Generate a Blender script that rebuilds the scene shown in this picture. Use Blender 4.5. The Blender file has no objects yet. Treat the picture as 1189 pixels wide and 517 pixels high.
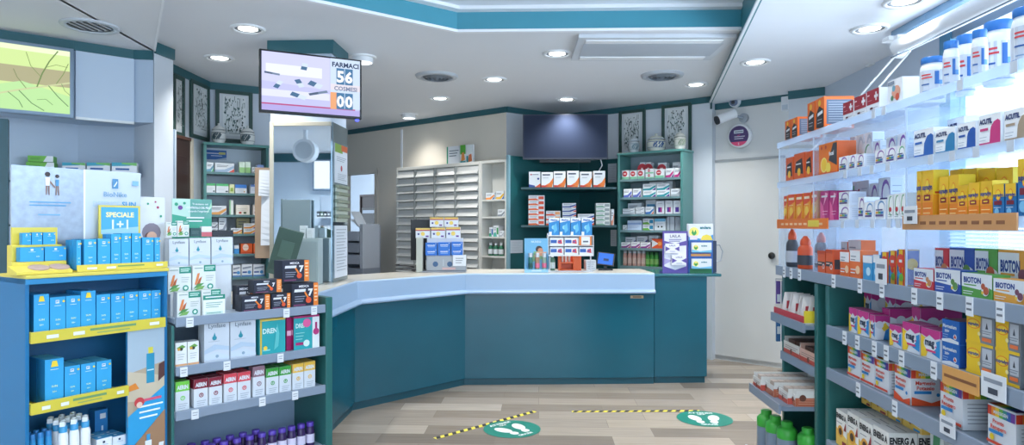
import bpy, math, random
from mathutils import Vector, Matrix
random.seed(7)
SC = bpy.context.scene
COL = SC.collection
# ------------------------------------------------------------------ camera numbers (photo 1189 x 517)
F, CX, HZ, H = 770.0, 594.5, 263.0, 1.45
TH = math.atan(31/770); c_, s_ = math.cos(TH), math.sin(TH)
def ray(px, py):
    a = (px-CX)/F; b = (HZ-py)/F
    return (-s_+a*c_, c_+a*s_, b)
def onZ(px, py, z):
    d = ray(px, py); t = (z-H)/d[2]; return (d[0]*t, d[1]*t)
def onD(px, py, zc):
    d = ray(px, py); return Vector((d[0]*zc, d[1]*zc, H+d[2]*zc))
def onY(px, py, y):
    d = ray(px, py); t = y/d[1]; return Vector((d[0]*t, y, H+d[2]*t))
def onL(px, py, p, q):
    d = ray(px, py); ex, ey = q[0]-p[0], q[1]-p[1]
    t = (p[0]*ey-p[1]*ex)/(d[0]*ey-d[1]*ex)
    return Vector((d[0]*t, d[1]*t, H+d[2]*t))
def projx(v): return CX+F*(v[0]*c_+v[1]*s_)/(-v[0]*s_+v[1]*c_)
# ------------------------------------------------------------------ materials
MATS = {}
def lin(h):
    h = h.lstrip('#'); o = []
    for i in (0, 2, 4):
        v = int(h[i:i+2], 16)/255
        o.append(v/12.92 if v <= .04045 else ((v+.055)/1.055)**2.4)
    return (*o, 1)
def mat(h, r=.5, m=0., e=0., var=.06, sc=6., coat=0., spec=.5):
    k = (h, r, m, e, var, sc, coat, spec)
    if k in MATS: return MATS[k]
    M = bpy.data.materials.new('surface_'+h.strip('#')); M.use_nodes = True
    nt = M.node_tree; b = nt.nodes['Principled BSDF']
    b.inputs['Roughness'].default_value = r; b.inputs['Metallic'].default_value = m
    b.inputs['Coat Weight'].default_value = coat; b.inputs['Specular IOR Level'].default_value = spec
    co = lin(h)
    if e:
        b.inputs['Base Color'].default_value = (.02,.02,.02,1); b.inputs['Specular IOR Level'].default_value = .2
        b.inputs['Emission Color'].default_value = co; b.inputs['Emission Strength'].default_value = e
    else:
        tc = nt.nodes.new('ShaderNodeTexCoord'); nz = nt.nodes.new('ShaderNodeTexNoise')
        nz.inputs['Scale'].default_value = sc; nz.inputs['Detail'].default_value = 3
        mx = nt.nodes.new('ShaderNodeMix'); mx.data_type = 'RGBA'
        mx.inputs[6].default_value = tuple(v*(1-var) for v in co[:3])+(1,)
        mx.inputs[7].default_value = tuple(min(1, v*(1+var)) for v in co[:3])+(1,)
        nt.links.new(tc.outputs['Object'], nz.inputs['Vector'])
        nt.links.new(nz.outputs['Fac'], mx.inputs[0]); nt.links.new(mx.outputs[2], b.inputs['Base Color'])
    MATS[k] = M; return M
def P(h): return mat(h, .45, var=.03)            # printed card
def glassy(name, tint, alpha, rough=.03):
    M = bpy.data.materials.new(name); M.use_nodes = True; nt = M.node_tree
    nt.nodes.clear(); o = nt.nodes.new('ShaderNodeOutputMaterial')
    t = nt.nodes.new('ShaderNodeBsdfTransparent'); t.inputs[0].default_value = lin(tint)
    d = nt.nodes.new('ShaderNodeBsdfTranslucent'); d.inputs[0].default_value = lin('e6f0fa')
    d2 = nt.nodes.new('ShaderNodeBsdfDiffuse'); d2.inputs[0].default_value = lin('e6f0fa')
    g = nt.nodes.new('ShaderNodeBsdfGlossy'); g.inputs['Roughness'].default_value = rough
    lw = nt.nodes.new('ShaderNodeLayerWeight'); lw.inputs[0].default_value = .5; pw = nt.nodes.new('ShaderNodeMath'); pw.operation = 'POWER'; pw.inputs[1].default_value = 5; f = nt.nodes.new('ShaderNodeMath'); f.operation = 'MULTIPLY_ADD'; f.inputs[1].default_value = .5; f.inputs[2].default_value = .025
    nt.links.new(lw.outputs['Facing'], pw.inputs[0]); nt.links.new(pw.outputs[0], f.inputs[0])
    m0 = nt.nodes.new('ShaderNodeMixShader'); m0.inputs[0].default_value = .5
    m1 = nt.nodes.new('ShaderNodeMixShader'); m1.inputs[0].default_value = alpha
    m2 = nt.nodes.new('ShaderNodeMixShader')
    L = nt.links.new
    L(d.outputs[0], m0.inputs[1]); L(d2.outputs[0], m0.inputs[2])
    L(t.outputs[0], m1.inputs[1]); L(m0.outputs[0], m1.inputs[2]); L(f.outputs[0], m2.inputs[0])
    L(m1.outputs[0], m2.inputs[1]); L(g.outputs[0], m2.inputs[2]); L(m2.outputs[0], o.inputs[0])
    return M
ACR = glassy('acrylic', 'f4f9ff', .17)
ACRE = glassy('acrylic_edge', 'f0f8ff', .55, .1)
PANE = glassy('window_glass', 'fbfdff', .0)
# ------------------------------------------------------------------ text outlines
TXT = {}
def text_geo(s, bold=0.02):
    k = (s, bold)
    if k in TXT: return TXT[k]
    cu = bpy.data.curves.new('t', 'FONT'); cu.body = s; cu.resolution_u = 2; cu.offset = bold; cu.size = 1
    ob = bpy.data.objects.new('t', cu); COL.objects.link(ob)
    me = bpy.data.meshes.new_from_object(ob)
    v = [(p.co.x, p.co.y) for p in me.vertices]; f = [tuple(p.vertices) for p in me.polygons]
    bpy.data.objects.remove(ob); bpy.data.curves.remove(cu); bpy.data.meshes.remove(me)
    if not v: v = [(0, 0), (1, 0), (0, 1)]; f = []
    x0 = min(p[0] for p in v); x1 = max(p[0] for p in v)
    y1 = max(p[1] for p in v); sc = 1/max(.3, min(y1, .75))
    v = [((p[0]-(x0+x1)/2)*sc, p[1]*sc-.5) for p in v]
    TXT[k] = (v, f, (x1-x0)*sc); return TXT[k]
# ------------------------------------------------------------------ mesh collector
class MB:
    def __init__(s): s.v = []; s.f = []; s.m = []; s.sm = []; s.mats = []; s.T = None
    def mi(s, m):
        if isinstance(m, str): m = P(m)
        if m not in s.mats: s.mats.append(m)
        return s.mats.index(m)
    def add(s, vs, fs, m, smooth=False):
        n = len(s.v); i = s.mi(m)
        if s.T is not None: vs = [tuple(s.T @ Vector(v)) for v in vs]
        s.v += [tuple(v) for v in vs]
        for f in fs:
            s.f.append(tuple(n+k for k in f)); s.m.append(i); s.sm.append(smooth)
    def box(s, x0, y0, z0, x1, y1, z1, m):
        vs = [(x0,y0,z0),(x1,y0,z0),(x1,y1,z0),(x0,y1,z0),(x0,y0,z1),(x1,y0,z1),(x1,y1,z1),(x0,y1,z1)]
        s.add(vs, [(0,3,2,1),(4,5,6,7),(0,1,5,4),(1,2,6,5),(2,3,7,6),(3,0,4,7)], m); return s
    def prism(s, poly, z0, z1, m, mtop=None):
        a = sum(poly[i][0]*poly[(i+1)%len(poly)][1]-poly[(i+1)%len(poly)][0]*poly[i][1] for i in range(len(poly)))
        if a < 0: poly = poly[::-1]
        n = len(poly)
        vs = [(x,y,z0) for x,y in poly]+[(x,y,z1) for x,y in poly]
        s.add(vs, [tuple(range(n))[::-1]]+[(i,(i+1)%n,n+(i+1)%n,n+i) for i in range(n)], m)
        s.add([(x,y,z1) for x,y in poly], [tuple(range(n))], mtop or m); return s
    def lathe(s, prof, m, n=20, cx=0, cy=0, cap=True):
        vs = []; fs = []
        for r, z in prof:
            for k in range(n):
                a = 2*math.pi*k/n; vs.append((cx+r*math.cos(a), cy+r*math.sin(a), z))
        for j in range(len(prof)-1):
            for k in range(n):
                fs.append((j*n+k, j*n+(k+1)%n, (j+1)*n+(k+1)%n, (j+1)*n+k))
        s.add(vs, fs, m, True)
        if cap:
            l = len(prof)-1
            if prof[0][0] > 1e-6: s.add(vs[:n], [tuple(range(n))[::-1]], m)
            if prof[l][0] > 1e-6: s.add(vs[l*n:], [tuple(range(n))], m)
        return s
    def tube(s, pts, r, m, n=8, closed=False):
        pts = [Vector(p) for p in pts]; vs = []; fs = []
        for i, p in enumerate(pts):
            t = (pts[min(i+1, len(pts)-1)]-pts[max(i-1, 0)]).normalized()
            a = t.orthogonal().normalized() if i == 0 else (a - t*a.dot(t)).normalized()
            b = t.cross(a)
            for k in range(n):
                w = 2*math.pi*k/n; vs.append(p+a*math.cos(w)*r+b*math.sin(w)*r)
        for i in range(len(pts)-1):
            for k in range(n): fs.append((i*n+k, i*n+(k+1)%n, (i+1)*n+(k+1)%n, (i+1)*n+k))
        s.add(vs, fs, m, True)
        s.add(vs[:n], [tuple(range(n))[::-1]], m); s.add(vs[-n:], [tuple(range(n))], m); return s
    def sweep(s, line, prof, m):
        """closed profile (out, z) swept along a plan line, mitred; out is to the right of travel seen from above"""
        n = len(line); k = len(prof); vs = []
        for i, p in enumerate(line):
            ns = []
            for a, b in ((i-1, i), (i, i+1)):
                if a >= 0 and b < n:
                    d = (Vector(line[b])-Vector(line[a])).normalized(); ns.append(Vector((d.y, -d.x)))
            w = sum(ns, Vector((0, 0))).normalized(); w = w/max(.3, w.dot(ns[0]))
            for o, z in prof: vs.append((p[0]+w.x*o, p[1]+w.y*o, z))
        fs = [(i*k+j, (i+1)*k+j, (i+1)*k+(j+1)%k, i*k+(j+1)%k) for i in range(n-1) for j in range(k)]
        fs += [tuple(range(k)), tuple(range((n-1)*k, n*k))[::-1]]
        s.add(vs, fs, m); return s
    def text(s, t, fn, h, m, bold=.02, maxw=None, center=None):
        """fn maps (x, y) metres on the face to 3D"""
        v, f, w = text_geo(t, bold); k = h; kx = h
        if maxw and w*kx > maxw: kx = maxw/w
        s.add([fn(x*kx, y*k) for x, y in v], f, m)
    def build(s, name, parent=None, bevel=0, loc=None, rot=0):
        me = bpy.data.meshes.new(name); me.from_pydata(s.v, [], s.f)
        for m in s.mats: me.materials.append(m)
        me.polygons.foreach_set('material_index', s.m)
        me.polygons.foreach_set('use_smooth', s.sm); me.update()
        o = bpy.data.objects.new(name, me); COL.objects.link(o)
        if parent: o.parent = parent
        if loc is not None: o.location = loc
        o.rotation_euler.z = rot
        if bevel:
            b = o.modifiers.new('edge', 'BEVEL'); b.width = bevel; b.segments = 2; b.limit_method = 'ANGLE'
        return o
def tag(o, label=None, cat=None, group=None, kind=None):
    if label: o['label'] = label
    if cat: o['category'] = cat
    if group: o['group'] = group
    if kind: o['kind'] = kind
    return o
def thing(name, label, cat, loc=(0,0,0), rot=0, group=None):
    o = bpy.data.objects.new(name, None); COL.objects.link(o); o.empty_display_size = .05
    o.location = loc; o.rotation_euler.z = rot
    return tag(o, label, cat, group)
def struct(name, mb, bevel=0): return tag(mb.build(name, bevel=bevel), kind='structure')
def dup(o, loc, rot=None, label=None, parent=None):
    c = o.copy(); COL.objects.link(c)
    if parent: c.parent = parent
    else:
        c.location = loc
        if rot is not None: c.rotation_euler.z = rot
        if label: c['label'] = label
    for ch in list(o.children): dup(ch, None, None, None, c)
    return c
ORD = ['first','second','third','fourth','fifth','sixth','seventh','eighth','ninth','tenth','eleventh','twelfth','thirteenth','fourteenth','fifteenth','sixteenth']
# ------------------------------------------------------------------ face printing
class Face:
    """prints on one face of a block; coordinates 0..1 across, 0..1 up"""
    def __init__(s, mb, side, w, h, d): s.mb = mb; s.side = side; s.w, s.h, s.d = w, h, d; s.k = 0
    def size(s): return {'F':(s.w,s.h),'B':(s.w,s.h),'R':(s.d,s.h),'L':(s.d,s.h),'T':(s.w,s.d)}[s.side]
    def at(s, x, y):
        e = .0004+.0003*s.k; w, h, d = s.w, s.h, s.d
        if s.side == 'F': return (-w/2+x*w, -d/2-e, y*h)
        if s.side == 'R': return (w/2+e, -d/2+x*d, y*h)
        if s.side == 'L': return (-w/2-e, d/2-x*d, y*h)
        if s.side == 'B': return (w/2-x*w, d/2+e, y*h)
        return (-w/2+x*w, -d/2+y*d, h+e)
    def p(s, pts, m): s.k += 1; s.mb.add([s.at(*q) for q in pts], [tuple(range(len(pts)))], m); return s
    def r(s, x0, y0, x1, y1, m): return s.p([(x0,y0),(x1,y0),(x1,y1),(x0,y1)], m)
    def c(s, cx, cy, r, m, ry=None, n=14):
        W, Hh = s.size(); rx = r*Hh/W if ry is None else r
        ry = r if ry is None else ry
        return s.p([(cx+rx*math.cos(2*math.pi*i/n), cy+ry*math.sin(2*math.pi*i/n)) for i in range(n)], m)
    def t(s, txt, cx, cy, hh, m, maxw=.9, bold=.02):
        s.k += 1; W, Hh = s.size()
        s.mb.text(txt, lambda x, y: s.at(cx+x/W, cy+y/Hh), hh*Hh, m, bold, maxw*W); return s
    def lines(s, x0, x1, y, n, step, m, th=.018):
        for i in range(n): s.r(x0, y-i*step-th/2, x1-(.12*(x1-x0)*((i*7)%3)), y-i*step+th/2, m)
        return s
def block(w, h, d, base, F=None, R=None, L=None, T=None, side=None, top=None):
    mb = MB(); mb.box(-w/2, -d/2, 0, w/2, d/2, h, base)
    for k, fn in (('F', F), ('R', R), ('L', L), ('T', T)):
        if fn: fn(Face(mb, k, w, h, d))
    return mb
# ------------------------------------------------------------------ shelf frames: a plan line seen from its front
class Fr:
    def __init__(s, p, u):
        s.p = Vector(p[:2]); s.u = Vector(u[:2]).normalized(); s.n = Vector((s.u.y, -s.u.x)); s.rot = math.atan2(s.u.y, s.u.x)
    def pt(s, u, d, z): q = s.p+s.u*u-s.n*d; return Vector((q.x, q.y, z))
    def pq(s, d): a = s.p-s.n*d; return a, a+s.u
    def U(s, px, d=0): q = onL(px, 0, *s.pq(d)); return (Vector((q.x, q.y))-s.p).dot(s.u)
    def Zat(s, px, py, d=0): return onL(px, py, *s.pq(d)).z
    def off(s, d): return Fr(s.p-s.n*d, s.u)
    def poly(s, u0, u1, d0, d1): return [tuple(s.pt(u,d,0)[:2]) for u, d in ((u0,d0),(u1,d0),(u1,d1),(u0,d1))]
    def M(s, z=0): return Matrix.Translation((s.p.x, s.p.y, z)) @ Matrix.Rotation(s.rot, 4, 'Z')   # local x along, y into depth, z up
ROWS = []
def row(fr, z, items, where, d=.03, name='carton', cat='box', group=None):
    """items: (px0, px1, py_top, style, depth, description, stack count, copies behind)"""
    tot = {}
    for it in items: tot[it[5]] = tot.get(it[5], 0)+1
    cnt = {}; lim = getattr(fr, 'lim', None)
    for it in items:
        px0, px1, pyt, st, dep, desc = it[:6]; ns = it[6] if len(it) > 6 else 1; nb = it[7] if len(it) > 7 else 0
        u0, u1 = fr.U(px0, d), fr.U(px1, d)
        if lim: u0, u1 = max(u0, lim[0]), min(u1, lim[1])
        for ca, cb in getattr(fr, 'cuts', ()) if z < getattr(fr, 'cutz', 9) else ():
            if u0 < cb and u1 > ca:
                if (u0+u1)/2 < (ca+cb)/2: u1 = ca-.001
                else: u0 = cb+.001
        zt = fr.Zat((px0+px1)/2, pyt, d)
        for s_ in getattr(fr, 'tops', ()):
            if s_ > z+.03: zt = min(zt, s_-.03)
        w = abs(u1-u0)*.985; h = max(.012, (zt-z)/ns-.0006)
        cnt[desc] = cnt.get(desc, 0)+1
        g = group or ('%s %s' % (desc+'s', where))
        base = None
        for b in range(nb+1):
            if d+dep*(b+1)+b*.003 > getattr(fr, 'dmax', 9): continue
            for k in range(ns):
                lab = desc
                if tot[desc] > 1: lab += ', %s from left' % ORD[cnt[desc]-1]
                if ns > 1: lab += ', ' + ('bottom one' if k == 0 else 'top one' if k == ns-1 else '%s up' % ORD[k])
                if nb: lab += ('', ', behind', ', rearmost')[b]
                lab += ' ' + where
                while len(lab.split()) > 16 and ' the ' in lab: lab = lab.replace(' the ', ' ', 1)
                loc = fr.pt((u0+u1)/2, d+dep/2+b*(dep+.003), z+.0005+k*(h+.0006))
                if base is None:
                    base = st(w, h, dep).build(name, loc=loc, rot=fr.rot); tag(base, lab, cat, g if (tot[desc]*ns*(nb+1) > 1) else None)
                else: dup(base, loc, fr.rot, lab)
WORLD, EXPO = 2.3, 0.72; EK = 1.0/2**EXPO
# ------------------------------------------------------------------ carton styles: style(w, h, d) -> MB
W_ = 'dfe4ea'; NAVY = '1d3f8c'
def plain(base, *ops, R=None, T=None, L=None):
    def st(w, h, d): return block(w, h, d, base, F=lambda f: [getattr(f, o[0])(*o[1:]) for o in ops], R=R, T=T, L=L)
    return st
def side(col, *ops):
    return lambda f: [f.r(.02,.02,.98,.98,col)]+[getattr(f, o[0])(*o[1:]) for o in ops]
def bioton(col, fruit, white=True):
    bandy = .42 if white else .55
    return plain(col, ('p',[(0,bandy),(.62,bandy-.08),(.8,bandy+.1),(1,bandy-.02),(1,1),(0,1)] if white else [(0,.3),(.5,.28),(.62,.45),(.62,.95),(0,.95)],W_),
        ('t','BIOTON',.36,.72 if white else .68,.24,NAVY,.58,.05), ('lines',.08,.5,.5,1,.1,col,.05), ('lines',.06,.4,.22,2,.1,W_,.03),
        ('c',.8,.35,.24,W_), ('c',.83,.33,.17,fruit), ('c',.74,.5,.13,fruit), ('c',.72,.24,.07,'e8c84a'))
def mag(alt=False):
    fl = lambda f: (f.p([(0,.78),(.3,.7),(.45,.8),(.75,.68),(1,.76),(1,1),(0,1)],'c9378a'), f.p([(0,.0),(.28,.05),(.4,.3),(.3,.66),(0,.76)],'f2cc2e'),
        f.p([(1,.1),(.6,.2),(.55,.5),(1,.7)],'2f8fd0'), f.c(.5,.5,.34,W_,.24), f.t('mag',.48,.53,.17,'26324a',.5,.05), f.c(.8,.45,.035,'c9378a'), f.r(.3,.24,.8,.31,'d23c74'))
    sd = lambda f: (f.p([(0,.75),(.3,.62),(.6,.78),(1,.68),(1,1),(0,1)],'b83383'), f.p([(.55,.0),(1,.0),(1,.6),(.7,.4)],'2d7fc2'), f.p([(.35,.55),(.6,.35),(.95,.5),(.7,.72)],'e9c63a'), f.c(.3,.62,.16,'cfd3dd'))
    def st(w, h, d): return block(w, h, d, 'dfe3ec', F=fl, R=sd, L=sd, T=lambda f: f.r(.02,.02,.98,.98,'b0588c'))
    return st
magnesium = plain('2166b8', ('t','Magnesium',.45,.72,.16,W_,.8,.04), ('t','300+',.3,.5,.12,W_,.5,.04), ('c',.78,.3,.12,W_), ('p',[(.7,.24),(.86,.24),(.78,.42)],'d8452f'), ('p',[(0,0),(1,0),(1,.12),(.5,.2),(0,.1)],W_), ('lines',.08,.4,.33,2,.1,'c9dcf5'),
    R=side('1c4f9c',('r',.25,.08,.75,.95,'2a62b5'),('r',.4,.25,.6,.8,W_)), T=side('8e4b57'))
def supra(big=False):
    return plain('f5c22c', ('r',0,0,1,.34,'ef8a24'), ('p',[(0,.34),(1,.34),(1,.52),(.5,.44),(0,.5)],'f6a52a'), ('c',.5,.66,.22,'f08a1e',.17), ('c',.5,.66,.19,'f7d23c',.145), ('t','supradyn',.5,.66,.11,NAVY,.92,.04), ('r',.2,.38,.8,.5,'8c2432'), ('r',.32,.42,.68,.46,'f4d84a'), ('lines',.15,.9,.22,2,.1,'fbe6a0'),
        R=side('f3a42a',('r',0,.5,1,1,'f7d634'),('r',.1,.52,.95,.56,'d4562a')), T=side('f7d92f'))
suprablue = plain('2b78b5', ('r',0,.62,1,1,'f3c42c'), ('c',.5,.68,.24,'f08a1e',.17), ('c',.5,.68,.2,'f7d23c',.14), ('t','supradyn',.5,.68,.1,NAVY,.9,.04), ('r',.15,.38,.85,.5,'7a2233'), ('c',.4,.18,.1,'7fc0e6'), ('lines',.15,.8,.3,1,.1,W_), T=side('f0cf33'), R=side('2a6ca6'))
supragrey = plain('8d939c', ('p',[(0,0),(.55,0),(.48,.3),(.55,1),(0,1)],'f2c928'), ('c',.27,.7,.26,'f08a1e',.17), ('c',.27,.7,.22,'f7d23c',.14), ('t','supradyn',.27,.7,.11,NAVY,.5,.04), ('r',.6,.35,.95,.95,'c7ccd4'), ('p',[(.72,.6),(.82,.6),(.77,.82)],'3b4250'), ('r',.6,.18,.93,.3,'ee7b45'), ('r',.0,.0,1,.1,'eec52b'), ('c',.5,.4,.07,'f1e2a0'), ('lines',.6,.95,.52,2,.07,'68707c'), R=side('8d939c'), T=side('d2b443'))
def rainbow(f, y0, y1, x0=0, x1=1):
    cs = ['d8452f','ef8f2e','f3cf34','6fb544','2f8f8b','2a5fae','6a3a93']
    for i, c in enumerate(cs): f.r(x0+(x1-x0)*i/7, y0, x0+(x1-x0)*(i+1)/7, y1, c)
def massigen(red=True, big=False, words=('Magnesio','Potassio')):
    fr = lambda f: (rainbow(f,.74,.96), f.t('MASSIGEN',.5,.85,.08,W_,.8,.04), f.t(words[0],.42,.62,.1,'d8452f',.7,.03), f.t(words[1],.42,.48,.1,'d8452f',.7,.03), f.r(.08,.32,.6,.4,'2d86c8'),
        f.p([(0,0),(1,0),(1,.2),(.6,.08),(0,.24)],'e2562f') if big else f.r(0,.06,1,.13,'dd5036'), f.c(.2,.22,.08,'f3d22f') if not big else f.c(.8,.3,.05,'2d86c8'))
    def st(w, h, d): return block(w, h, d, W_, F=fr, R=(fr if big else lambda f: (rainbow(f,.74,.96), f.lines(.1,.9,.62,6,.09,'8b93a0'))), L=fr, T=lambda f: rainbow(f,.02,.98))
    return st
def energy(blue=False):
    c = '2f8fd0' if blue else '9c2f35'
    fr = lambda f: (f.p([(0,0),(1,0),(1,.3),(0,.48)],'f0c65a'), f.t('ENERG A',.48,.84,.14,'23252c',.9,.05), f.c(.42,.42,.17,'e7a73c'), f.c(.42,.42,.1,'4a3326'), f.p([(.72,.5),(.95,.5),(.92,.75)],c), f.r(.6,.05,.95,.18,c), f.lines(.1,.6,.66,1,.1,'7d838c'))
    def st(w, h, d): return block(w, h, d, 'f0efea', F=fr, R=fr, T=lambda f: (f.r(.02,.02,.98,.98,'e6e8ea'), f.lines(.15,.9,.7,2,.3,'9aa2ab',.05)))
    return st
def acutil(col, word=None):
    return plain('eef2f6', ('p',[(.5,0),(1,0),(1,.72),(.88,.8),(.7,.74),(.55,.5)],col), ('c',.78,.5,.22,col), ('t','ACUTIL',.34,.8,.16,'26386e',.6,.05), ('r',.08,.5,.45,.58,col), ('lines',.06,.4,.3,2,.1,'a9b4c4'), ('r',.05,.03,.6,.12,col), T=side('dfe8f2'))
def crossbox(w, h, d):
    return block(w, h, d, W_, F=lambda f: (f.r(0,.38,1,1,'9a2436'), f.r(.62,.62,.92,.74,W_), f.r(.72,.5,.82,.86,W_), f.r(.06,.76,.24,.82,'e9c7cc'), f.lines(.1,.45,.55,1,.1,'d9a9b0'), f.r(.3,.15,.52,.24,'5a2530'), f.lines(.55,.9,.2,1,.1,'7a8290')))
def orangeblack(w, h, d):
    return block(w, h, d, 'e8702c', F=lambda f: (f.p([(.1,.1),(.95,.02),(.95,.6),(.45,.75),(.1,.55)],'2b2a30'), f.p([(.25,.44),(.85,.5),(.85,.6),(.25,.54)],W_), f.c(.5,.84,.1,'f3c03a'), f.lines(.25,.8,.32,2,.1,'c9cdd4')),
        R=lambda f: (f.r(.08,.14,.92,.9,'5f6f86'), f.lines(.14,.86,.82,9,.075,'aeb9c8',.02), f.r(.1,.02,.9,.1,'e9edf2')), T=side('ea8a3a'))
def lemonbox(w, h, d):
    return block(w, h, d, 'ec7a26', F=lambda f: (f.p([(.55,.45),(1,.25),(1,.95),(.8,.95)],'3c4048'), f.c(.3,.33,.24,'f7e58a'), f.c(.3,.33,.2,'f2c730'), f.c(.55,.22,.17,'f4d95a'), f.t('focal',.72,.66,.13,W_,.5,.05), f.c(.18,.88,.06,'c8432e'), f.c(.42,.88,.06,'c8432e'), f.r(0,0,1,.08,'d9542a')), R=side('d9622a'), T=side('ef9a4a'))
def vit(c1='8a5fae', tall=False):
    return plain('eef1f5', ('c',.62,.62,.36,c1,.34), ('c',.66,.58,.3,'eef1f5',.28), ('r',.1,.3,.35,.42,'e2a13a'), ('r',.35,.3,.6,.42,'57a85a'), ('r',.6,.3,.85,.42,'3a7fc4'), ('r',.1,.17,.85,.27,'5b4a86'), ('r',.15,.46,.8,.53,'4a3f7c'), T=side('dde4ec'), R=side('d7dee8',('lines',.15,.85,.8,5,.13,'9aa5b5')))
def arcs(w, h, d):
    return block(w, h, d, 'eef2f2', F=lambda f: (f.c(.62,.55,.42,'4f9a5e',.4), f.c(.72,.55,.38,'eef2f2',.36), f.c(.55,.4,.1,'b8333f'), f.lines(.2,.9,.2,2,.08,'7c8a92')), T=side('dfe8ea'))
def junior(w, h, d):
    return block(w, h, d, 'efc52e', F=lambda f: (f.r(0,0,.22,1,'3b62b0'), f.r(.78,0,1,1,'d6402f'), f.c(.5,.68,.2,'d9472e'), f.r(.3,.64,.7,.72,W_), f.c(.4,.3,.12,'3aa0d8'), f.c(.62,.22,.11,'6fb544'), f.c(.55,.42,.08,'d6402f')), R=side('3f63ad',('c',.5,.6,.16,'efc52e')), T=side('b3202c'))
def twoline(c1, c2, base=W_, word=None):
    return plain(base, ('r',0,.62,1,1,c1), ('r',0,0,1,.14,c2), *( [('t',word,.5,.4,.16,c2,.85,.04)] if word else [('lines',.1,.85,.48,2,.14,'8d96a3')] ), ('c',.82,.8,.09,W_), T=side(base), R=side(base,('lines',.15,.85,.8,5,.12,'a9b2be')))
def peach(w, h, d):
    return block(w, h, d, 'f2a02e', F=lambda f: (f.p([(0,.55),(1,.72),(1,1),(0,1)],'e7542c'), f.r(.12,.79,.88,.88,'f7e9c8'), f.c(.5,.36,.17,'f6cf52'), f.p([(.2,.1),(.75,.1),(.95,.4),(.7,.3)],'e76a28'), f.lines(.2,.8,.6,1,.1,'f9dfae')), R=side('e98a2b'), T=side('f0b24a'))
def magenta(w, h, d):
    return block(w, h, d, 'b52c78', F=lambda f: (f.p([(0,0),(.6,0),(.35,.5),(0,.7)],'e36a9f'), f.p([(.4,.5),(.9,.9),(.6,.95)],'f0b3cf'), f.r(.15,.79,.85,.85,W_), f.lines(.3,.9,.32,2,.1,'f2cadb')), T=side('c04a8c'))
# --- left gondola
def sun(yel=True, tone='35a6e0'):
    def st(w, h, d): return block(w, h, d, tone, F=lambda f: (f.r(.36,.83,.6,.92,W_), f.p([(.4,.85),(.56,.9),(.56,.87),(.4,.9)],tone), f.lines(.28,.72,.77,1,.04,'d8eefa',.012), f.t('SUN',.5,.4,.045,'d6f2c8',.4), f.t('50+',.5,.28,.04,'d6f2c8',.3), f.c(.87,.88,.03,'f3d43a') if yel else f.p([(.3,.83),(.7,.83),(.62,.96),(.38,.96)],'f3d43a')),
        L=side('2b93ca'), R=side('2b93ca'), T=lambda f: f.r(.04,.04,.96,.96,'57b6e2'))
    return st
def sunwide(w, h, d):
    return block(w, h, d, '2f9fd8', F=lambda f: (f.r(.44,.76,.56,.9,W_), f.lines(.35,.65,.68,1,.04,'d8eefa',.02), f.t('SUN',.75,.35,.08,'d6f2c8',.3), f.c(.93,.86,.05,'f3d43a')), L=side('2b93ca'), T=side('57b6e2'))
def lynfase(w, h, d):
    return block(w, h, d, 'd0d8e2', F=lambda f: (f.t('Lynfase',.5,.88,.1,'7d8894',.7,.02), f.c(.4,.58,.055,'2a8fa0'), f.p([(.34,.6),(.46,.6),(.4,.72)],'2a8fa0'), f.p([(0,.3),(.4,.42),(1,.34),(1,.24),(.5,.3),(0,.2)],'b9cde0'), f.p([(0,.18),(.5,.24),(1,.1),(1,.04),(0,.06)],'cdd9e6'), f.c(.5,.13,.04,'8fa9bd'), f.lines(.15,.6,.5,1,.05,'aeb8c2',.012)), T=side('dde3ea'), R=side('ccd5df'), L=side('ccd5df'))
def libra(w, h, d):
    return block(w, h, d, 'dce1e1', F=lambda f: (f.r(.48,.76,1,1,'1f8a76'), f.lines(.54,.94,.92,2,.07,'d4efe6',.03), f.p([(.08,.3),(.2,.7),(.3,.72),(.24,.45),(.14,.28)],'d98045'), f.p([(.14,.26),(.3,.28),(.4,.6),(.28,.5)],'b55f34'), f.p([(.02,.14),(.3,.2),(.5,.34),(.22,.32)],'4c8f4a'), f.p([(.05,.08),(.4,.1),(.52,.24),(.25,.22)],'79ab5a'), f.lines(.56,.92,.6,3,.08,'9aa7a4',.02), f.c(.75,.2,.11,'1f8a76'), f.c(.75,.2,.06,'d6efe6'), f.r(.06,.88,.42,.91,'7f9a92')), T=side('dfe7e3'), R=side('e3e8e6'))
def xtra(w, h, d):
    return block(w, h, d, '23283a', F=lambda f: (f.r(.82,0,1,1,'e9822e'), f.lines(.85,.97,.85,5,.15,'fbd9b0',.05), f.t('MEDICA',.45,.88,.09,'e8e9ee',.7,.03), f.p([(.08,.64),(.5,.64),(.52,.76),(.1,.76)],'dfe1e8'), f.t('7',.7,.62,.28,W_,.2,.06), f.p([(.45,.62),(.6,.3),(.66,.34),(.5,.66)],'e9822e'), f.c(.62,.28,.13,'e0552c'), f.lines(.1,.5,.45,3,.1,'aab0c0',.025), f.r(.05,.06,.5,.12,'7a3e63')), L=side('1c2030'), T=side('1f2434'), R=side('e07a2c'))
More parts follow.
